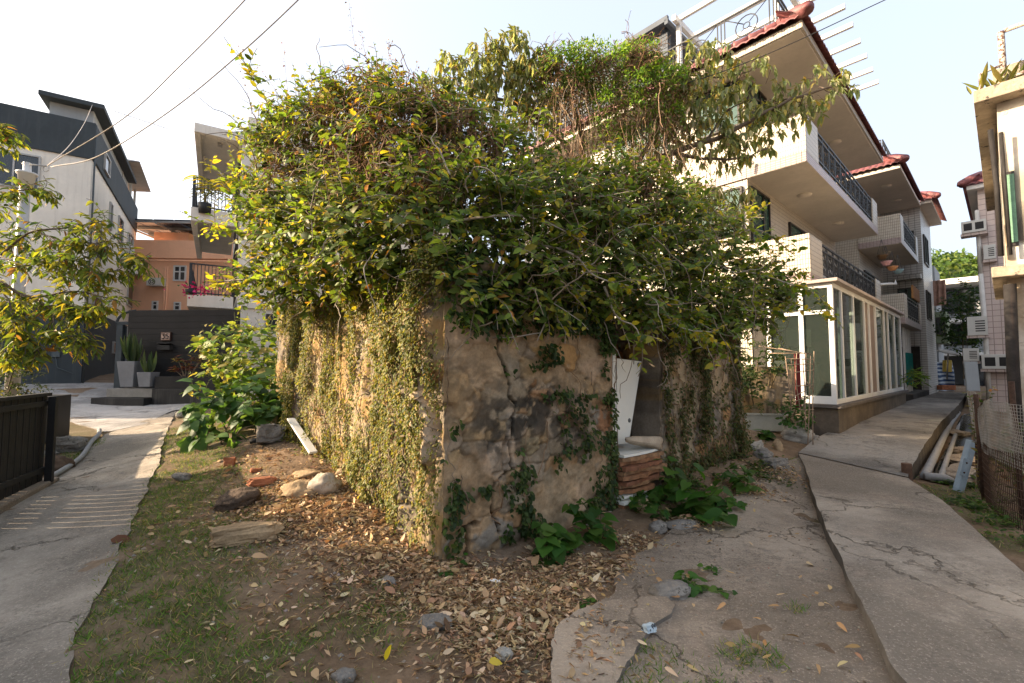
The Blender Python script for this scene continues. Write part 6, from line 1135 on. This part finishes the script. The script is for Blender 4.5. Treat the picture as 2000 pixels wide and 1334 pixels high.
p0 = RUIN.hit(1222, 864, 'y', -.02); p1 = RUIN.hit(1284, 870, 'y', -.08); ro = thing('rolled_sack', 'dirty pale roll of sacking lying on the board stack', 'roll', tuple(RUIN.world(p0)), RUIN.a)
ax = p1 - p0; L = np.linalg.norm(ax); ax = ax / L; a = unit(np.cross(ax, [0, 0, 1.])); b = np.cross(a, ax); m = MB(); V = []
for t, r in ((0, .008), (.05, .03), (.25, .045), (.6, .06), (.9, .072), (1.0, .078), (.985, .066), (.9, .055), (.86, .01)):
    V.append([p0 * 0 + ax * t * L + (a * math.cos(q) * 1.1 + b * math.sin(q)) * r * (1 + .12 * math.sin(3 * q + t * 5)) + [0, 0, .03] for q in np.linspace(0, 2 * math.pi, 22)])
V = np.array(V); V = V + ((np.dstack([fbm(V.reshape(-1, 3) * 14, k).reshape(V.shape[:2]) for k in (41, 42, 43)]) - .5) * .05); V[:, -1] = V[:, 0]; m.grid(V); m.build('roll', M['sacking'], ro)
g0 = ground_at(566, 835); a = atY(568, 818, 6.45); b = atY(612, 884, 5.75); ba = thing('white_batten', 'long white batten leaning on the slope against the creeper wall', 'batten', tuple(b)); m = MB(); d = unit(a - b); s_ = unit(np.cross(d, [0, 0, 1.])); u_ = np.cross(s_, d); m.obox((a - b) / 2, d * np.linalg.norm(a - b) / 2, s_ * .05, u_ * .014); m.build('strip', M['white_paint'], ba, .003)
a = ground_at(488, 868); m = MB(); m.tube([(0, 0, .04), (.12, .05, .06), (.25, .14, .12)], .035, 8); o = m.build('pipe_stub', M['black']); o.location = tuple(a); tag(o, 'short black pipe stub beside the grey concrete cube', 'pipe')

# ---------------------------------------------------------------- garden corner on the right: trough, trellis, rough wall
g = ground_at(1492, 842); tp = thing('trough_planter', 'pale ribbed plastic trough planter beside the boulder', 'planter', (g[0], g[1], g[2]), R(-14)); zt_ = atY(1492, 806, g[1])[2] - g[2]; hw = .40; m = MB(); n = 60
def rr(wx, wy, r, n=60):
    out = []
    for t in np.linspace(0, 2 * math.pi, n, endpoint=False): c, s = math.cos(t), math.sin(t); k = (abs(c) ** 6 + abs(s) ** 6) ** (-1 / 6); out.append((wx * c * k, wy * s * k))
    return np.array(out)
prof = [(.83, .8, 0.02), (.86, .82, 0.05), (.97, .95, zt_ - .04), (1.06, 1.1, zt_ - .035), (1.06, 1.1, zt_), (.96, .93, zt_), (.94, .9, zt_ - .06)]
V = [];
for a, b, z in prof: q = rr(hw * a, .15 * b, .03); w_ = 1 + .008 * np.sign(np.sin(np.arange(n) * math.pi * 2 / 3)) * (z < zt_ - .05); V.append(np.column_stack([q * w_[:, None], np.full(n, z)]))
V = np.array(V); V = np.concatenate([V, V[:, :1]], 1); m.grid(V, 0, False, True); m.add(np.column_stack([rr(hw * .83, .12, .03), np.full(n, .02)]), [tuple(range(n - 1, -1, -1))]); m.build('shell', M['planter'], tp); m = MB(); m.add(np.column_stack([rr(hw * .93, .135, .03), np.full(n, zt_ - .055)]), [tuple(range(n))], 0, False, (.08, .055, .035)); m.build('soil', M['soil'], tp, col=True)
w0 = atY(1445, 800, 9.3); gw = thing('garden_wall', 'rough stained garden wall between the ruin and the glass room', 'wall', (w0[0], w0[1], 0), R(-8)); uu, zz = np.meshgrid(np.linspace(0, 1.05, 60), np.linspace(.1, 1.62, 80), indexing='ij'); c, d = side_fields(uu.ravel(), zz.ravel(), 21); m = MB(); m.grid(np.dstack([uu, -d.reshape(uu.shape) * .5, zz]), 0, True, True, c * .75); m.box(0, 1.05, .03, .3, 0, 1.6, col=(.2, .16, .12)); m.build('wall', M['stone_wall'], gw, col=True)
g = ground_at(1588, 878); tz = thing('cane_trellis', 'leaning trellis of weathered canes tied in squares beside the glass room door', 'trellis', (g[0], g[1], g[2])); Yt = g[1]; m = MB(); f_ = lambda px, py, dy=0: atY(px, py, Yt + dy) - g
for a, b in [((1588, 880), (1590, 686)), ((1577, 890), (1583, 695)), ((1563, 800), (1556, 690)), ((1545, 795), (1534, 696)), ((1552, 780), (1545, 700)), ((1570, 800), (1574, 690)), ((1573, 840), (1568, 700))]: S = spline([f_(*a), (f_(*a) + f_(*b)) / 2 + rng.normal(size=3) * .015, f_(*b)], 8); m.tube(S, .009, 5)
for a, b in [((1534, 700), (1590, 702)), ((1536, 730), (1590, 722)), ((1538, 755), (1588, 752)), ((1541, 780), (1575, 762)), ((1575, 745), (1590, 765)), ((1560, 800), (1590, 800)), ((1482, 676), (1585, 692)), ((1500, 690), (1580, 690)), ((1520, 680), (1568, 690)), ((1550, 785), (1588, 770)), ((1535, 712), (1588, 711))]: m.tube([f_(*a, .0 if a[0] > 1530 else .3), f_(*b)], .008, 5)
m.build('canes', M['bamboo'], tz); m = MB(); q0 = f_(1552, 690, .25); q1 = f_(1566, 795, .25); m.box(min(q0[0], q1[0]), max(q0[0], q1[0]), q0[1], q0[1] + .02, q1[2], q0[2]); o = m.build('red_door_curtain', surf('dull_red_cloth', (.14, .02, .02), .9, .2, 6, .2)); o.location = tuple(g); tag(o, 'dull red cloth hanging behind the cane trellis', 'cloth')

# ---------------------------------------------------------------- left: slatted fence, kerb, pipe, lamp
f0 = atZ(82, 936, .20); f1 = atZ(0, 986, .12); fd = unit((f1 - f0) * [1, 1, 0]); Lf = 4.9; fa = math.atan2(fd[1], fd[0]); fe = thing('slatted_fence', 'low black fence of upright slats along the footpath', 'fence', (f0[0], f0[1], 0), fa); m = MB(); ns = int(Lf / .045); ztp = atY(82, 770, f0[1])[2]; ft = fa
for i in range(ns): m.box(i * .045 + (.0 if i % 3 else .017), i * .045 + .042, -.012, .012, .10, ztp - .02)
m.box(0, Lf, .014, .045, .3, .36); m.box(0, Lf, .014, .045, ztp - .14, ztp - .08); m.build('slats', M['black_wood'], fe); m = MB(); m.box(-.01, Lf, -.03, .05, ztp - .02, ztp + .02); m.build('top_rail', M['black_wood'], fe, .004)
for x in (.02, 1.6, 3.2, 4.8): m = MB(); m.box(x, x + .07, .05, .12, 0, ztp - .03); m.build('post', M['black_wood'], fe)
kb = MB(); kb.box(-.15, Lf, -.42, .12, -.3, .0); ko = kb.build('kerb', [M['yard']], None, .02); ko.location = (f0[0], f0[1], .19); ko.rotation_euler = (0, .018, fa); tag(ko, kind='structure')
S = spline([(*ground_at(*p)[:2], ground_at(*p)[2] + .06) for p in [(100, 940), (135, 918), (160, 898), (178, 870), (192, 855), (194, 845)]], 40); m = MB(); m.tube(S - S[0], .035, 8); o = m.build('hose_pipe', M['pvc']); o.location = tuple(S[0]); tag(o, 'grey plastic pipe lying along the kerb beside the footpath', 'pipe')
tr = atY(20, 775, 7.6); th_ = thing('hedge_trough', 'dark trough holding the hedge behind the black slatted fence', 'planter', (tr[0], tr[1], 0), fa); m = MB(); m.box(-1.1, 2.5, .0, .4, .3, atY(20, 778, 7.6)[2]); m.build('trough', M['black_wood'], th_, .01)
l0 = atY(52, 350, 8.3); lp = thing('street_lamp', 'lamp post with pale bucket shaped head in the yellowing tree', 'lamp', (l0[0], l0[1], .3)); zl = l0[2] - .3; m = MB(); m.tube([(-.02, 0, 0), (-.02, 0, zl - .1)], [.11, .075], 12); m.build('post', M['galv'], lp)
m = MB(); m.lathe([(.001, -.12), (.1, -.13), (.125, .08), (.15, .09), (.15, .12), (.06, .13), (.055, .3), (.06, .31), (.001, .315)], 20, (0, 0, zl)); m.build('lamp_head', M['white_frame'], lp); m = MB(); m.tube([(-.1, 0, zl + .3), (.35, 0, zl + .25)], .014, 6); m.ring((.35, 0, zl + .2), .055, .008); m.build('bracket', M['galv'], lp)
cb = atY(93, 323, 8.3)
for lab, pts, r in [('upper pale overhead cable running up across the sky from the lamp', [(93, 323, 8.3), (240, 232, 7.6), (350, 130, 7.0), (478, 0, 6.3), (600, -140, 5.8)], .0085), ('lower pale overhead cable running up across the sky from the lamp', [(100, 326, 8.3), (190, 306, 7.8), (330, 218, 7.0), (465, 108, 6.4), (582, 0, 6.0), (700, -120, 5.7)], .009), ('thin stay wire from the lamp bracket to the slate penthouse', [(93, 323, 8.3), (135, 285, 10.5), (165, 240, 13), (181, 203, 15.6)], .007)]:
    S = spline([atY(*q) for q in pts], 40); m = MB(); m.tube(S - S[0], r, 5); o = m.build('overhead_cable', M['cable']); o.location = tuple(S[0]); tag(o, lab, 'cable', 'overhead cables')
S = spline([atY(*q) for q in [(1900, -80, 7.0), (1728, 0, 7.2), (1500, 105, 7.5), (1330, 165, 7.7), (1180, 190, 8.2)]], 40); m = MB(); m.tube(S - S[0], .008, 5); o = m.build('overhead_cable', M['cable_dark']); o.location = tuple(S[0]); tag(o, 'dark overhead wire from top right down into the climber on the tree', 'cable', 'overhead cables')

# ---------------------------------------------------------------- pots by the doorstep, balcony plants
def tapered_pot(name, label, px, pw0, pw1, py0, py1, Y):
    b = atY(px, py1, Y); k = Y / FPX; h = (py1 - py0) * k; w1 = pw1 * k / 2; w0 = pw0 * k / 2; o = thing(name, label, 'plant pot', tuple(b), R(3)); m = MB(); V = []
    for w_, z in ((w1, 0), (w0, h), (w0 * .88, h), (w0 * .86, h - .06)): V.append([(-w_, -w_, z), (w_, -w_, z), (w_, w_, z), (-w_, w_, z), (-w_, -w_, z)])
    m.grid(np.array(V), 0, False, True); m.add(V[0][:4], [(3, 2, 1, 0)]); m.build('pot', M['grey_pot'], o, .008); m = MB(); m.add(V[3][:4], [(0, 1, 2, 3)], 0, False, (.06, .045, .03)); m.build('soil', M['soil'], o, col=True); return b + np.array([0, 0, h - .05]), w0
def snake_plant(label, base, w0, n, h0, h1):
    o = thing('snake_plant', label, 'plant', tuple(base), 0); lv = Leaves()
    for _ in range(n):
        a = rng.uniform(0, 6.28); t = rng.uniform(.1, .45); D = np.array([math.cos(a) * t, math.sin(a) * t, 1]); L = rng.uniform(h0, h1); lv.add(np.array([[math.cos(a) * w0 * .4 * rng.random(), math.sin(a) * w0 * .4 * rng.random(), 0]]), D[None], np.array([[math.cos(a), math.sin(a), .2]]), np.array([L]), .09 / L * 1.2, pal(1, [(.10, .15, .07), (.15, .19, .09), (.07, .11, .05)], [1, 1, 1]), T_LONG, rng.uniform(-.1, .15))
    lv.build('leaves', M['leaf'], o)
b, w0 = tapered_pot('tall_pot', 'tall tapered grey pot on the doorstep', 256, 33, 23, 706, 755, 13.7); snake_plant('tall snake plant in the tall grey pot by the black wall', b, w0, 20, .45, .95)
b, w0 = tapered_pot('short_pot', 'shorter tapered grey pot on the doorstep beside the tall one', 289, 26, 20, 727, 755, 13.6); snake_plant('smaller snake plant in the short grey pot by the black wall', b, w0, 16, .4, .75)
cr = atY(362, 738, 13.55); o = thing('croton', 'croton bush with dark red leaves in the low black planter', 'plant', tuple(cr)); lv = Leaves(); tw = MB()
for px, py in ((348, 703), (362, 708), (375, 702), (388, 708), (395, 700), (340, 722), (355, 722), (372, 720)):
    e = atY(px, py, 13.5) - cr; S = spline([(e[0] * .3, 0, 0), (e[0] * .5, 0, e[2] * .4), e], 8); tw.tube(S, .012, 5, 0, False, (.28, .22, .16)); n = 16; az = rnd(n, 0, 6.28); lv.add(e + rng.normal(size=(n, 3)) * .05, np.column_stack([np.cos(az), np.sin(az), rnd(n, -.2, .8)]), np.tile([0, -.3, 1.], (n, 1)), rnd(n, .12, .2), .45, pal(n, [(.13, .04, .03), (.20, .08, .04), (.28, .20, .04), (.07, .09, .03)], [.4, .3, .15, .15]), T_FULL, .2)
tw.build('stems', M['wood'], o, uv=False, col=True); lv.build('leaves', M['leaf'], o)
pb = atY(400, 405, 14.2); o = thing('palm', 'small yellow green palm on the upper balcony of the beige house', 'palm', tuple(pb)); lv = Leaves(); tw = MB()
for k in range(9):
    a = rng.uniform(0, 6.28); S = curve((0, 0, .3), (math.cos(a) * .5, math.sin(a) * .5, 1), 1.5, 10, .22, .05); tw.tube(S, .008, 4, 0, False, (.2, .2, .05)); T = np.gradient(S, axis=0)
    for i in range(3, 10):
        for s in (-1, 1): d = unit(T[i] + s * .9 * np.cross(unit(T[i]), [0, 0, 1.]) - [0, 0, .12]); lv.add(S[i:i + 1], d[None], np.array([[0, 0, 1.]]), np.array([.34]), .09, pal(1, [(.40, .32, .04), (.25, .26, .05)], [1, 1]), T_LONG, .2)
tw.tube([(0, 0, -.2), (0, 0, .35)], .04, 6, 0, False, (.15, .12, .06)); tw.build('stem', M['wood'], o, uv=False, col=True); lv.build('fronds', M['leaf'], o); m = MB(); m.lathe([(.001, -.2), (.16, -.2), (.19, .12), (.17, .12), (.16, .05), (.001, .05)], 16); m.build('pot', M['black'], o)
fb = atY(372, 572, 13.75); o = thing('bougainvillea', 'magenta flowering bush spilling through the lower beige balcony railing', 'plant', tuple(fb)); lv = Leaves(); n = 120; P = rng.normal(size=(n, 3)) * [.32, .1, .11] + [.25, -.05, .12]; lv.add(P, rdir(n), rdir(n), rnd(n, .06, .1), .8, pal(n, [(.55, .02, .16), (.65, .05, .25), (.07, .12, .03)], [.5, .3, .25]), T_FULL, .2); lv.build('foliage', M['leaf'], o)  # magenta blooms and some green leaves in one mesh
m = MB(); m.lathe([(.001, -.05), (.12, -.05), (.14, .1), (.001, .1)], 12); m.build('pot', M['black'], o)

# ---------------------------------------------------------------- right: drain pipes, mesh fence, steel post, alley clutter
S = spline([(*atZ(*p[:2], p[2])[:2], p[2]) for p in [(1806, 930, -.02), (1818, 905, .0), (1840, 860, .04), (1858, 825, .08), (1872, 806, .12)]], 30); m = MB(); m.tube(S - S[0], .058, 10); o = m.build('drain_pipe', M['pvc']); o.location = tuple(S[0]); tag(o, 'thick grey drain pipe along the channel beside the lane', 'pipe', 'pipes in the drain channel')
S2 = S + [.2, -.02, -.07]; m = MB(); m.tube(S2 - S2[0], .04, 8); o = m.build('drain_pipe', M['pvc']); o.location = tuple(S2[0]); tag(o, 'thinner grey drain pipe lying beside the thick one in the channel', 'pipe', 'pipes in the drain channel')
m = MB(); q = atZ(1806, 934, -.02); m.tube([(0, 0, .03), (.08, -.03, .03), (.24, -.06, .02), (.32, -.08, -.03)], .055, 8); o = m.build('pipe_elbow', M['pvc']); o.location = tuple(q); tag(o, 'grey elbow pipe at the near end of the drain channel', 'pipe')
ch = [atZ(*p)[:2] for p in [(1812, 948, -.12), (1835, 905, -.12), (1858, 860, -.08), (1878, 820, -.04)]]; chB = [atZ(*p)[:2] for p in [(1905, 955, -.12), (1905, 905, -.12), (1898, 855, -.08), (1896, 815, -.04)]]
ribbon('drain_water', ch, chB, 30, 14, lambda q: H(q) + .03, [surf('dark_water', (.012, .012, .012), .06, .2, 3, .12, 6, bdist=.02), M['slab_side']], .05)
for i, (px, py, z, s) in enumerate([(1880, 905, -.05, .22), (1875, 930, -.05, .2), (1880, 885, -.03, .2), (1868, 850, 0, .2)]): rock('drain_slab', ['flat concrete slab in the middle of the drain', 'nearest flat concrete slab across the drain', 'farther flat concrete slab in the drain', 'farthest slab in the drain below the vines'][i], px, py, s, 'yard', 1.5, .9, .3, .3, .4, .5, 'slab', .03)
q = atZ(1772, 940, .02); m = MB(); m.box(-.04, .05, -.04, .05, -.1, .25); o = m.build('kerb_post', surf('rusty_brown_post', (.13, .075, .05), .9, .3, 9, .4), None, .01); o.location = tuple(q); tag(o, 'stubby rusty post at the near corner of the lane kerb', 'post')
a = atY(1876, 962, 6.25); b = atY(1903, 862, 6.35); sp = thing('steel_post', 'leaning blue grey steel angle post by the drain', 'post', tuple(a)); m = MB(); d = b - a; L = np.linalg.norm(d); d = d / L; s_ = unit(np.cross(d, [0, 1., 0])); m.obox(d * L / 2, d * L / 2, s_ * .042, np.array([0, .006, 0])); m.obox(d * L / 2 + s_ * .038 + [0, .04, 0], d * L / 2, s_ * .006, np.array([0, .036, 0])); m.build('angle_bar', M['bluegrey_steel'], sp, .002); c = atY(1882, 912, 6.26) - a; m = MB(); m.obox(c - s_ * .015, d * .12, s_ * .045, np.array([0, .005, 0])); m.build('plate', M['bluegrey_steel'], sp, .002); m = MB()
for k in (-.07, .07): m.tube([c - s_ * .02 + d * k + [0, -.012, 0], c - s_ * .02 + d * k], .012, 8); 
m.build('bolt', M['rust'], sp)
# wire mesh: curved sheet from the drain round to the right
arc = [atZ(1906, 900, .3), atZ(1913, 935, .15), atZ(1935, 985, .02), atZ(1970, 1020, -.02), atZ(2020, 1050, -.02), atZ(2110, 1085, -.02), atZ(2240, 1110, -.02)]; B = spline([(p[0], p[1], -.03) for p in arc], 60); mf = thing('mesh_fence', 'rusted wire mesh fence with sagging galvanised netting at right', 'fence', tuple(B[0])); B = B - B[0]; dcum = np.concatenate([[0], np.cumsum(np.linalg.norm(np.diff(B, axis=0), axis=1))]); Lm = dcum[-1]; ff_ = lambda u: np.array([np.interp(u, dcum, B[:, k]) for k in range(3)])
lo = MB()
for u in np.arange(0, Lm, .05): p = ff_(u); lo.tube([p + [0, 0, 0], p + [.01, .02, .75 + .03 * math.sin(u * 3)]], .0042, 3, 0, False)
for z in np.arange(.03, .78, .075): lo.tube([ff_(u) + [.01 * z, .02 * z, z + .015 * math.sin(u * 4 + z * 9)] for u in np.linspace(0, Lm, 44)], .0055, 3, 0, False)
lo.build('rusty_mesh', M['rust'], mf); up = MB(); zt_f = lambda u: 1.30 - .16 * sstep(.1, .6, u) - .34 * math.exp(-((u - .75) / .22) ** 2) + .12 * sstep(1.0, 1.6, u); fold = lambda u, z: np.array([.05 * math.sin(u * 13 + z * 4), .05 * math.cos(u * 11), 0]) * (z - .65)
for u in np.arange(0, Lm, .03): up.tube([ff_(u) + [.02, .03, 0] + [0, 0, z] + fold(u, z) for z in np.linspace(.62, zt_f(u), 7)], .003, 3, 0, False)
for k in np.linspace(0, 1, 20): up.tube([ff_(u) + [.02, .03, 0] + np.array([0, 0, .62 + (zt_f(u) - .62) * k]) + fold(u, .62 + (zt_f(u) - .62) * k) for u in np.linspace(0, Lm, 60)], .003, 3, 0, False)
up.build('netting', M['wire_galv'], mf)
for i, (px, y0, y1) in enumerate(((1918, 770, 1000), (1990, 745, 1040))): c = atY(px, 900, 5.7 if i == 0 else 5.0); m = MB(); c = c - np.array(mf.location); zz1 = atY(px, y0, 5.7 if i == 0 else 5.0)[2] + .03; m.tube([(c[0], c[1], 0), (c[0] + (-.03), c[1], zz1)], .026, 6); m.build('post', M['rust'], mf)
cw = atZ(1935, 850, .6); vv = thing('fence_vine', 'yellowish vine climbing the post of the mesh fence', 'climber', tuple(atY(1915, 850, 6.0))); vo_ = np.array(vv.location); lv = Leaves(); tw = MB()
for pts in ([(1905, 960, 6), (1910, 880, 6), (1900, 800, 6), (1890, 762, 6)], [(1910, 900, 6), (1925, 820, 6), (1935, 770, 6), (1945, 755, 6)], [(1900, 860, 6), (1915, 780, 6), (1915, 755, 6)], [(1960, 990, 5.4), (1945, 920, 5.4), (1950, 860, 5.5)], [(2000, 1000, 5.2), (1975, 940, 5.3), (1985, 880, 5.4), (1965, 830, 5.5)], [(1930, 970, 5.7), (1925, 920, 5.8), (1940, 880, 5.8)], [(2000, 930, 5.4), (1970, 910, 5.5), (1940, 900, 5.6)]):
    S = spline([atY(*q) - vo_ for q in pts], 24); tw.tube(S, .006, 4, 0, False, TWIG); on_stem(lv, S, .03, .05, .09, .6, [(.09, .12, .03), (.2, .17, .04), (.05, .08, .02), (.25, .12, .04)], [.4, .25, .25, .1], .9, .6, .05)
tw.build('stems', M['wood'], vv, uv=False, col=True); lv.build('leaves', M['leaf'], vv)
al0 = atY(1978, 165, 6.7); ag = thing('agave', 'yellow green agave growing on the roof of the old cream house', 'plant', (al0[0], al0[1] + .15, ra.location[2] + 5.92)); lv = Leaves()
for k in range(22): a = rng.uniform(0, 6.28); t = rng.uniform(.3, 1.2); lv.add(np.array([[.0, 0, .02]]) + rng.normal(size=(1, 3)) * [.18, .1, 0], np.array([[math.cos(a) * t, math.sin(a) * t, 1]]), np.array([[-math.cos(a), -math.sin(a), t]]), np.array([rng.uniform(.22, .42)]), .2, pal(1, [(.18, .20, .05), (.24, .21, .06), (.13, .16, .05)], [1, 1, 1]), T_LONG, -.15)
lv.build('leaves', M['leaf'], ag)
rr_ = thing('roof_rail', 'rusty white tube rail on the roof of the old cream house', 'railing', tuple(RA.world((-.1, -.0, 5.92))), RA.a); m = MB()
def rl(px, py): h = RA.hit(px, py, 'x', -.1); return np.array([0, h[1], h[2] - 5.92])
p0 = rl(1962, 175); p1 = rl(1962, 60); p2 = rl(2010, 42); p3 = rl(2005, 170); m.tube([(0, p0[1], 0), (0, p0[1], p1[2])], .04, 8); m.tube([(0, p1[1], p1[2]), (0, p2[1] - .6, p1[2])], .035, 8); m.tube([(0, p3[1] - .05, 0), (0, p3[1] - .05, p1[2])], .035, 8); m.tube([(-.02, p0[1] + .25, -.05), (-.02, p0[1] + .25, .3), (-.02, p0[1], .34)], .022, 6); m.tube([(0, p0[1], .12), (0, p3[1] - .5, .12)], .03, 6); m.build('rail', surf('flaking_rail', (.42, .38, .33), .8, .3, 14, .3, 50, 0, patch=.5, pcol=(.10, .05, .035)), rr_)
m = MB(); c = RA.hit(1948, 165, 'x', .25); m.box(.15, .65, c[1] - .45, c[1] + .05, 5.921, c[2] + .22); o = m.build('roof_chimney', dirty, None, .01); o.location = (ra.location[0], ra.location[1], 0); o.rotation_euler = (0, 0, RA.a); o.name = 'chimney_block'; o.parent = ra; o.location = (0, 0, 0); o.rotation_euler = (0, 0, 0)
bush('fence_shrub', 'dark weedy shrub growing behind the rusted mesh fence', 'shrub', tuple(ground_at(1975, 985)), [(atZ(*q[:2], q[2]), q[3]) for q in [(1978, 900, .3, .20), (2015, 920, .3, .22), (1955, 880, .3, .15), (2060, 930, .4, .3), (1995, 850, .75, .15), (2110, 940, .4, .35)]], 40, (.05, .10), .7, [(.04, .08, .02), (.08, .13, .03), (.13, .14, .05), (.16, .10, .05)], [.4, .35, .15, .1], T_FULL, .15, fill=90, stem=.2)
# alley clutter: dish, awning cloth, hanging pots, washing, dark tree
sd_ = atY(1852, 688, 20); o = thing('satellite_dish', 'pale satellite dish at the end of the alley', 'satellite dish', tuple(sd_), R(20)); m = MB(); m.lathe([(.001, .09), (.2, .075), (.32, .03), (.38, -.03), (.36, -.03), (.2, .05), (.001, .065)], 22); d_ = m.build('dish', M['ac_white'], o); d_.rotation_euler = (R(20), 0, 0); m = MB(); m.tube([(0, 0, 0), (.1, -.15, .35)], .012, 5); m.tube([(0, 0, 0), (0, .1, -1.2)], .03, 6); m.build('mount', M['galv'], o)
cl = atY(1838, 735, 24); o = thing('striped_tarpaulin', 'blue and white striped tarpaulin hanging at the end of the alley', 'tarpaulin', tuple(cl), R(-10)); m = MB(); st_ = NT('blue_stripe'); v_ = st_.coord(); wv = st_.n('ShaderNodeTexWave', bands_direction='Z'); st_.l(v_, wv.inputs[0]); st_.set(wv, Scale=1.5, Distortion=3.0, Detail=2.0); stm = st_.fin(st_.mix(st_.ramp(wv.outputs[1], .45, .55), (.03, .06, .13), (.36, .40, .44)), .7); V = np.array([[(x, .1 * math.sin(x * 9 + z * 2), z) for z in np.linspace(-.9, .75, 14)] for x in np.linspace(-.62, .55, 40)]); m.grid(V); m.grid(V + [0, .02, 0], flip=True); m.build('cloth', stm, o)
for px, py, Y, col, lab in ((1723, 500, 15.5, (.10, .06, .03), 'dark hanging basket under the second balcony'), (1731, 512, 15.8, (.62, .36, .40), 'pink hanging flower pot under the second balcony'), (1743, 522, 16.2, (.5, .25, .12), 'orange hanging flower pot under the second balcony'), (1754, 528, 16.6, (.2, .32, .38), 'blue hanging flower pot under the second balcony')):
    c = atY(px, py, Y * .86); o = thing('hanging_pot', lab, 'flower pot', tuple(c), 0, 'flower pots hanging under the balcony'); m = MB(); m.lathe([(.001, -.11), (.08, -.1), (.14, 0), (.15, .02), (.13, .02), (.001, .01)], 16); m.build('pot', surf('pot_glaze', col, .5, .1, 5, 0), o); m = MB()
    for k in range(3): m.tube([(.14 * math.cos(k * 2.1), .14 * math.sin(k * 2.1), .01), (0, 0, .5)], .006, 4)
    m.build('cord', M['cable_dark'], o)
bush('alley_tree', 'dark green tree leaning over the far end of the alley', 'tree', tuple(atY(1885, 740, 22)), [blob_at(*q) for q in [(1880, 610, 22, 26), (1872, 600, 22, 16), (1880, 635, 22, 24), (1895, 570, 22, 14), (1895, 640, 22, 24), (1885, 575, 22.5, 16), (1835, 622, 21, 5), (1880, 665, 22, 18), (1905, 600, 22, 18)]], 20, (.14, .26), .5, [(.02, .05, .015), (.04, .08, .02), (.07, .11, .03)], [.5, .35, .15], T_FULL, .2, fill=40, stem=.7)
bush('sword_fern', 'bright fern clump in a pot on the dark plinth of the second house', 'plant', tuple(atY(1785, 745, 14.4)), [blob_at(*q) for q in [(1785, 738, 14.3, 14), (1775, 740, 14.2, 9), (1798, 740, 14.4, 9)]], 60, (.16, .28), .14, [(.08, .16, .02), (.14, .22, .03)], [1, 1], T_LONG, .2, fill=80, stem=.3)
def clutter(name, label, cat, px, py, Y, hx, hz, mat, hy=.2): c = atY(px, py, Y); m = MB(); m.box(-hx, hx, -hy, hy, -hz, hz); o = m.build(name, mat, None, .02); o.location = tuple(c); o.rotation_euler = (rng.normal() * .04, rng.normal() * .04, R(-10)); tag(o, label, cat)
clutter('grey_board', 'pale grey board standing against the pink tiled house', 'board', 1898, 735, 15.5, .2, .5, M['grey_render'], .03); clutter('paper_lantern', 'yellow lantern hanging in the alley by the tarpaulin', 'lantern', 1850, 715, 22, .13, .28, surf('yellow_cloth', (.5, .36, .08), .8, .1), .12); clutter('red_crate', 'small red brown crate on the alley floor under the tarpaulin', 'crate', 1848, 757, 23, .3, .12, M['brick_red'])
c = atY(1920, 660, 15.4); m = MB(); V = np.array([[(x, .15 * math.sin(x * 3), -.25 * math.sin((x + 1.2) * 1.3) + z) for z in (-.9, -.4, 0)] for x in np.linspace(-1.6, .5, 30)]); m.grid(V); m.grid(V + [0, .02, 0], flip=True); o = m.build('awning_cloth', surf('grey_sheet', (.2, .18, .17), .85, .15, 3, .2)); o.location = (c[0] - .3, c[1] + 4, c[2] - .3); tag(o, 'sagging grey cloth awning under the dark alley tree', 'awning')
# wooded hill beyond the alley
hc = atY(1850, 520, 150); n_ = 60; X, Y = np.meshgrid(np.linspace(-130, 170, n_), np.linspace(-60, 140, 40), indexing='ij'); Z = 44 * np.exp(-((X - 12) / 75) ** 2 - ((Y - 30) / 55) ** 2) + 3 * fbm(np.column_stack([X.ravel(), Y.ravel()]) * .05, 601, 4).reshape(X.shape) - 3
m = MB(); m.grid(np.dstack([X, Y, Z]), 0, True); ho = m.build('hill', surf('hill_ground', (.06, .09, .03), .95, .3, .05, 0)); ho.location = (hc[0], hc[1], 0); tag(ho, kind='structure')
k = 26000; q = np.column_stack([rng.uniform(-70, 110, k), rng.uniform(-60, 45, k)]); z_ = 44 * np.exp(-((q[:, 0] - 12) / 75) ** 2 - ((q[:, 1] - 30) / 55) ** 2); cl_ = fbm(q * .16, 603, 3); P = np.column_stack([q + rng.normal(size=(k, 2)) * .5, z_ - 2 + rng.random(k) * 6.5 * sstep(.3, .7, cl_)]); lv = Leaves(); lv.add(P, rdir(k), rdir(k) + [0, -.3, .8], rnd(k, 1.2, 2.4), .7, pal(k, [(.10, .16, .035), (.16, .21, .05), (.06, .11, .025)], [.4, .3, .3]), T_FULL, .2); o = lv.build('hill_wood', M['leaf']); o.location = (hc[0], hc[1], 0); tag(o, 'sunlit green wood covering the hill beyond the alley', 'wood', kind='stuff')
# unseen house added on the left, shaped to shade the foreground
nh = thing('shading_house', 'unseen cream house added beyond the black fence to shade the foreground', 'house', (-13.0, -3.5, 0), 0); m = MB(); m.box(-5, 3, -8, 7.30, -.5, 8.3); m.build('wall', M['cream_wall'], nh); m = MB(); m.box(-5.1, 3.1, -8.1, 7.32, 8.3, 9.1); m.build('parapet', M['slate'], nh, .01)
for y in (-5.5, -1.5, 2.5, 5.5):
    for z in (1.2, 4.0, 6.6): window(nh, 'y', 3.004, y - .6, y + .6, z, z + 1.2, mull=(y,), sgn=1)
m = MB(); m.box(-1, 3, 7.302, 7.85, -.5, 3.35); m.build('shading_annex', M['cream_wall'], nh, .01)  # low block added to stretch the shade towards the ruin
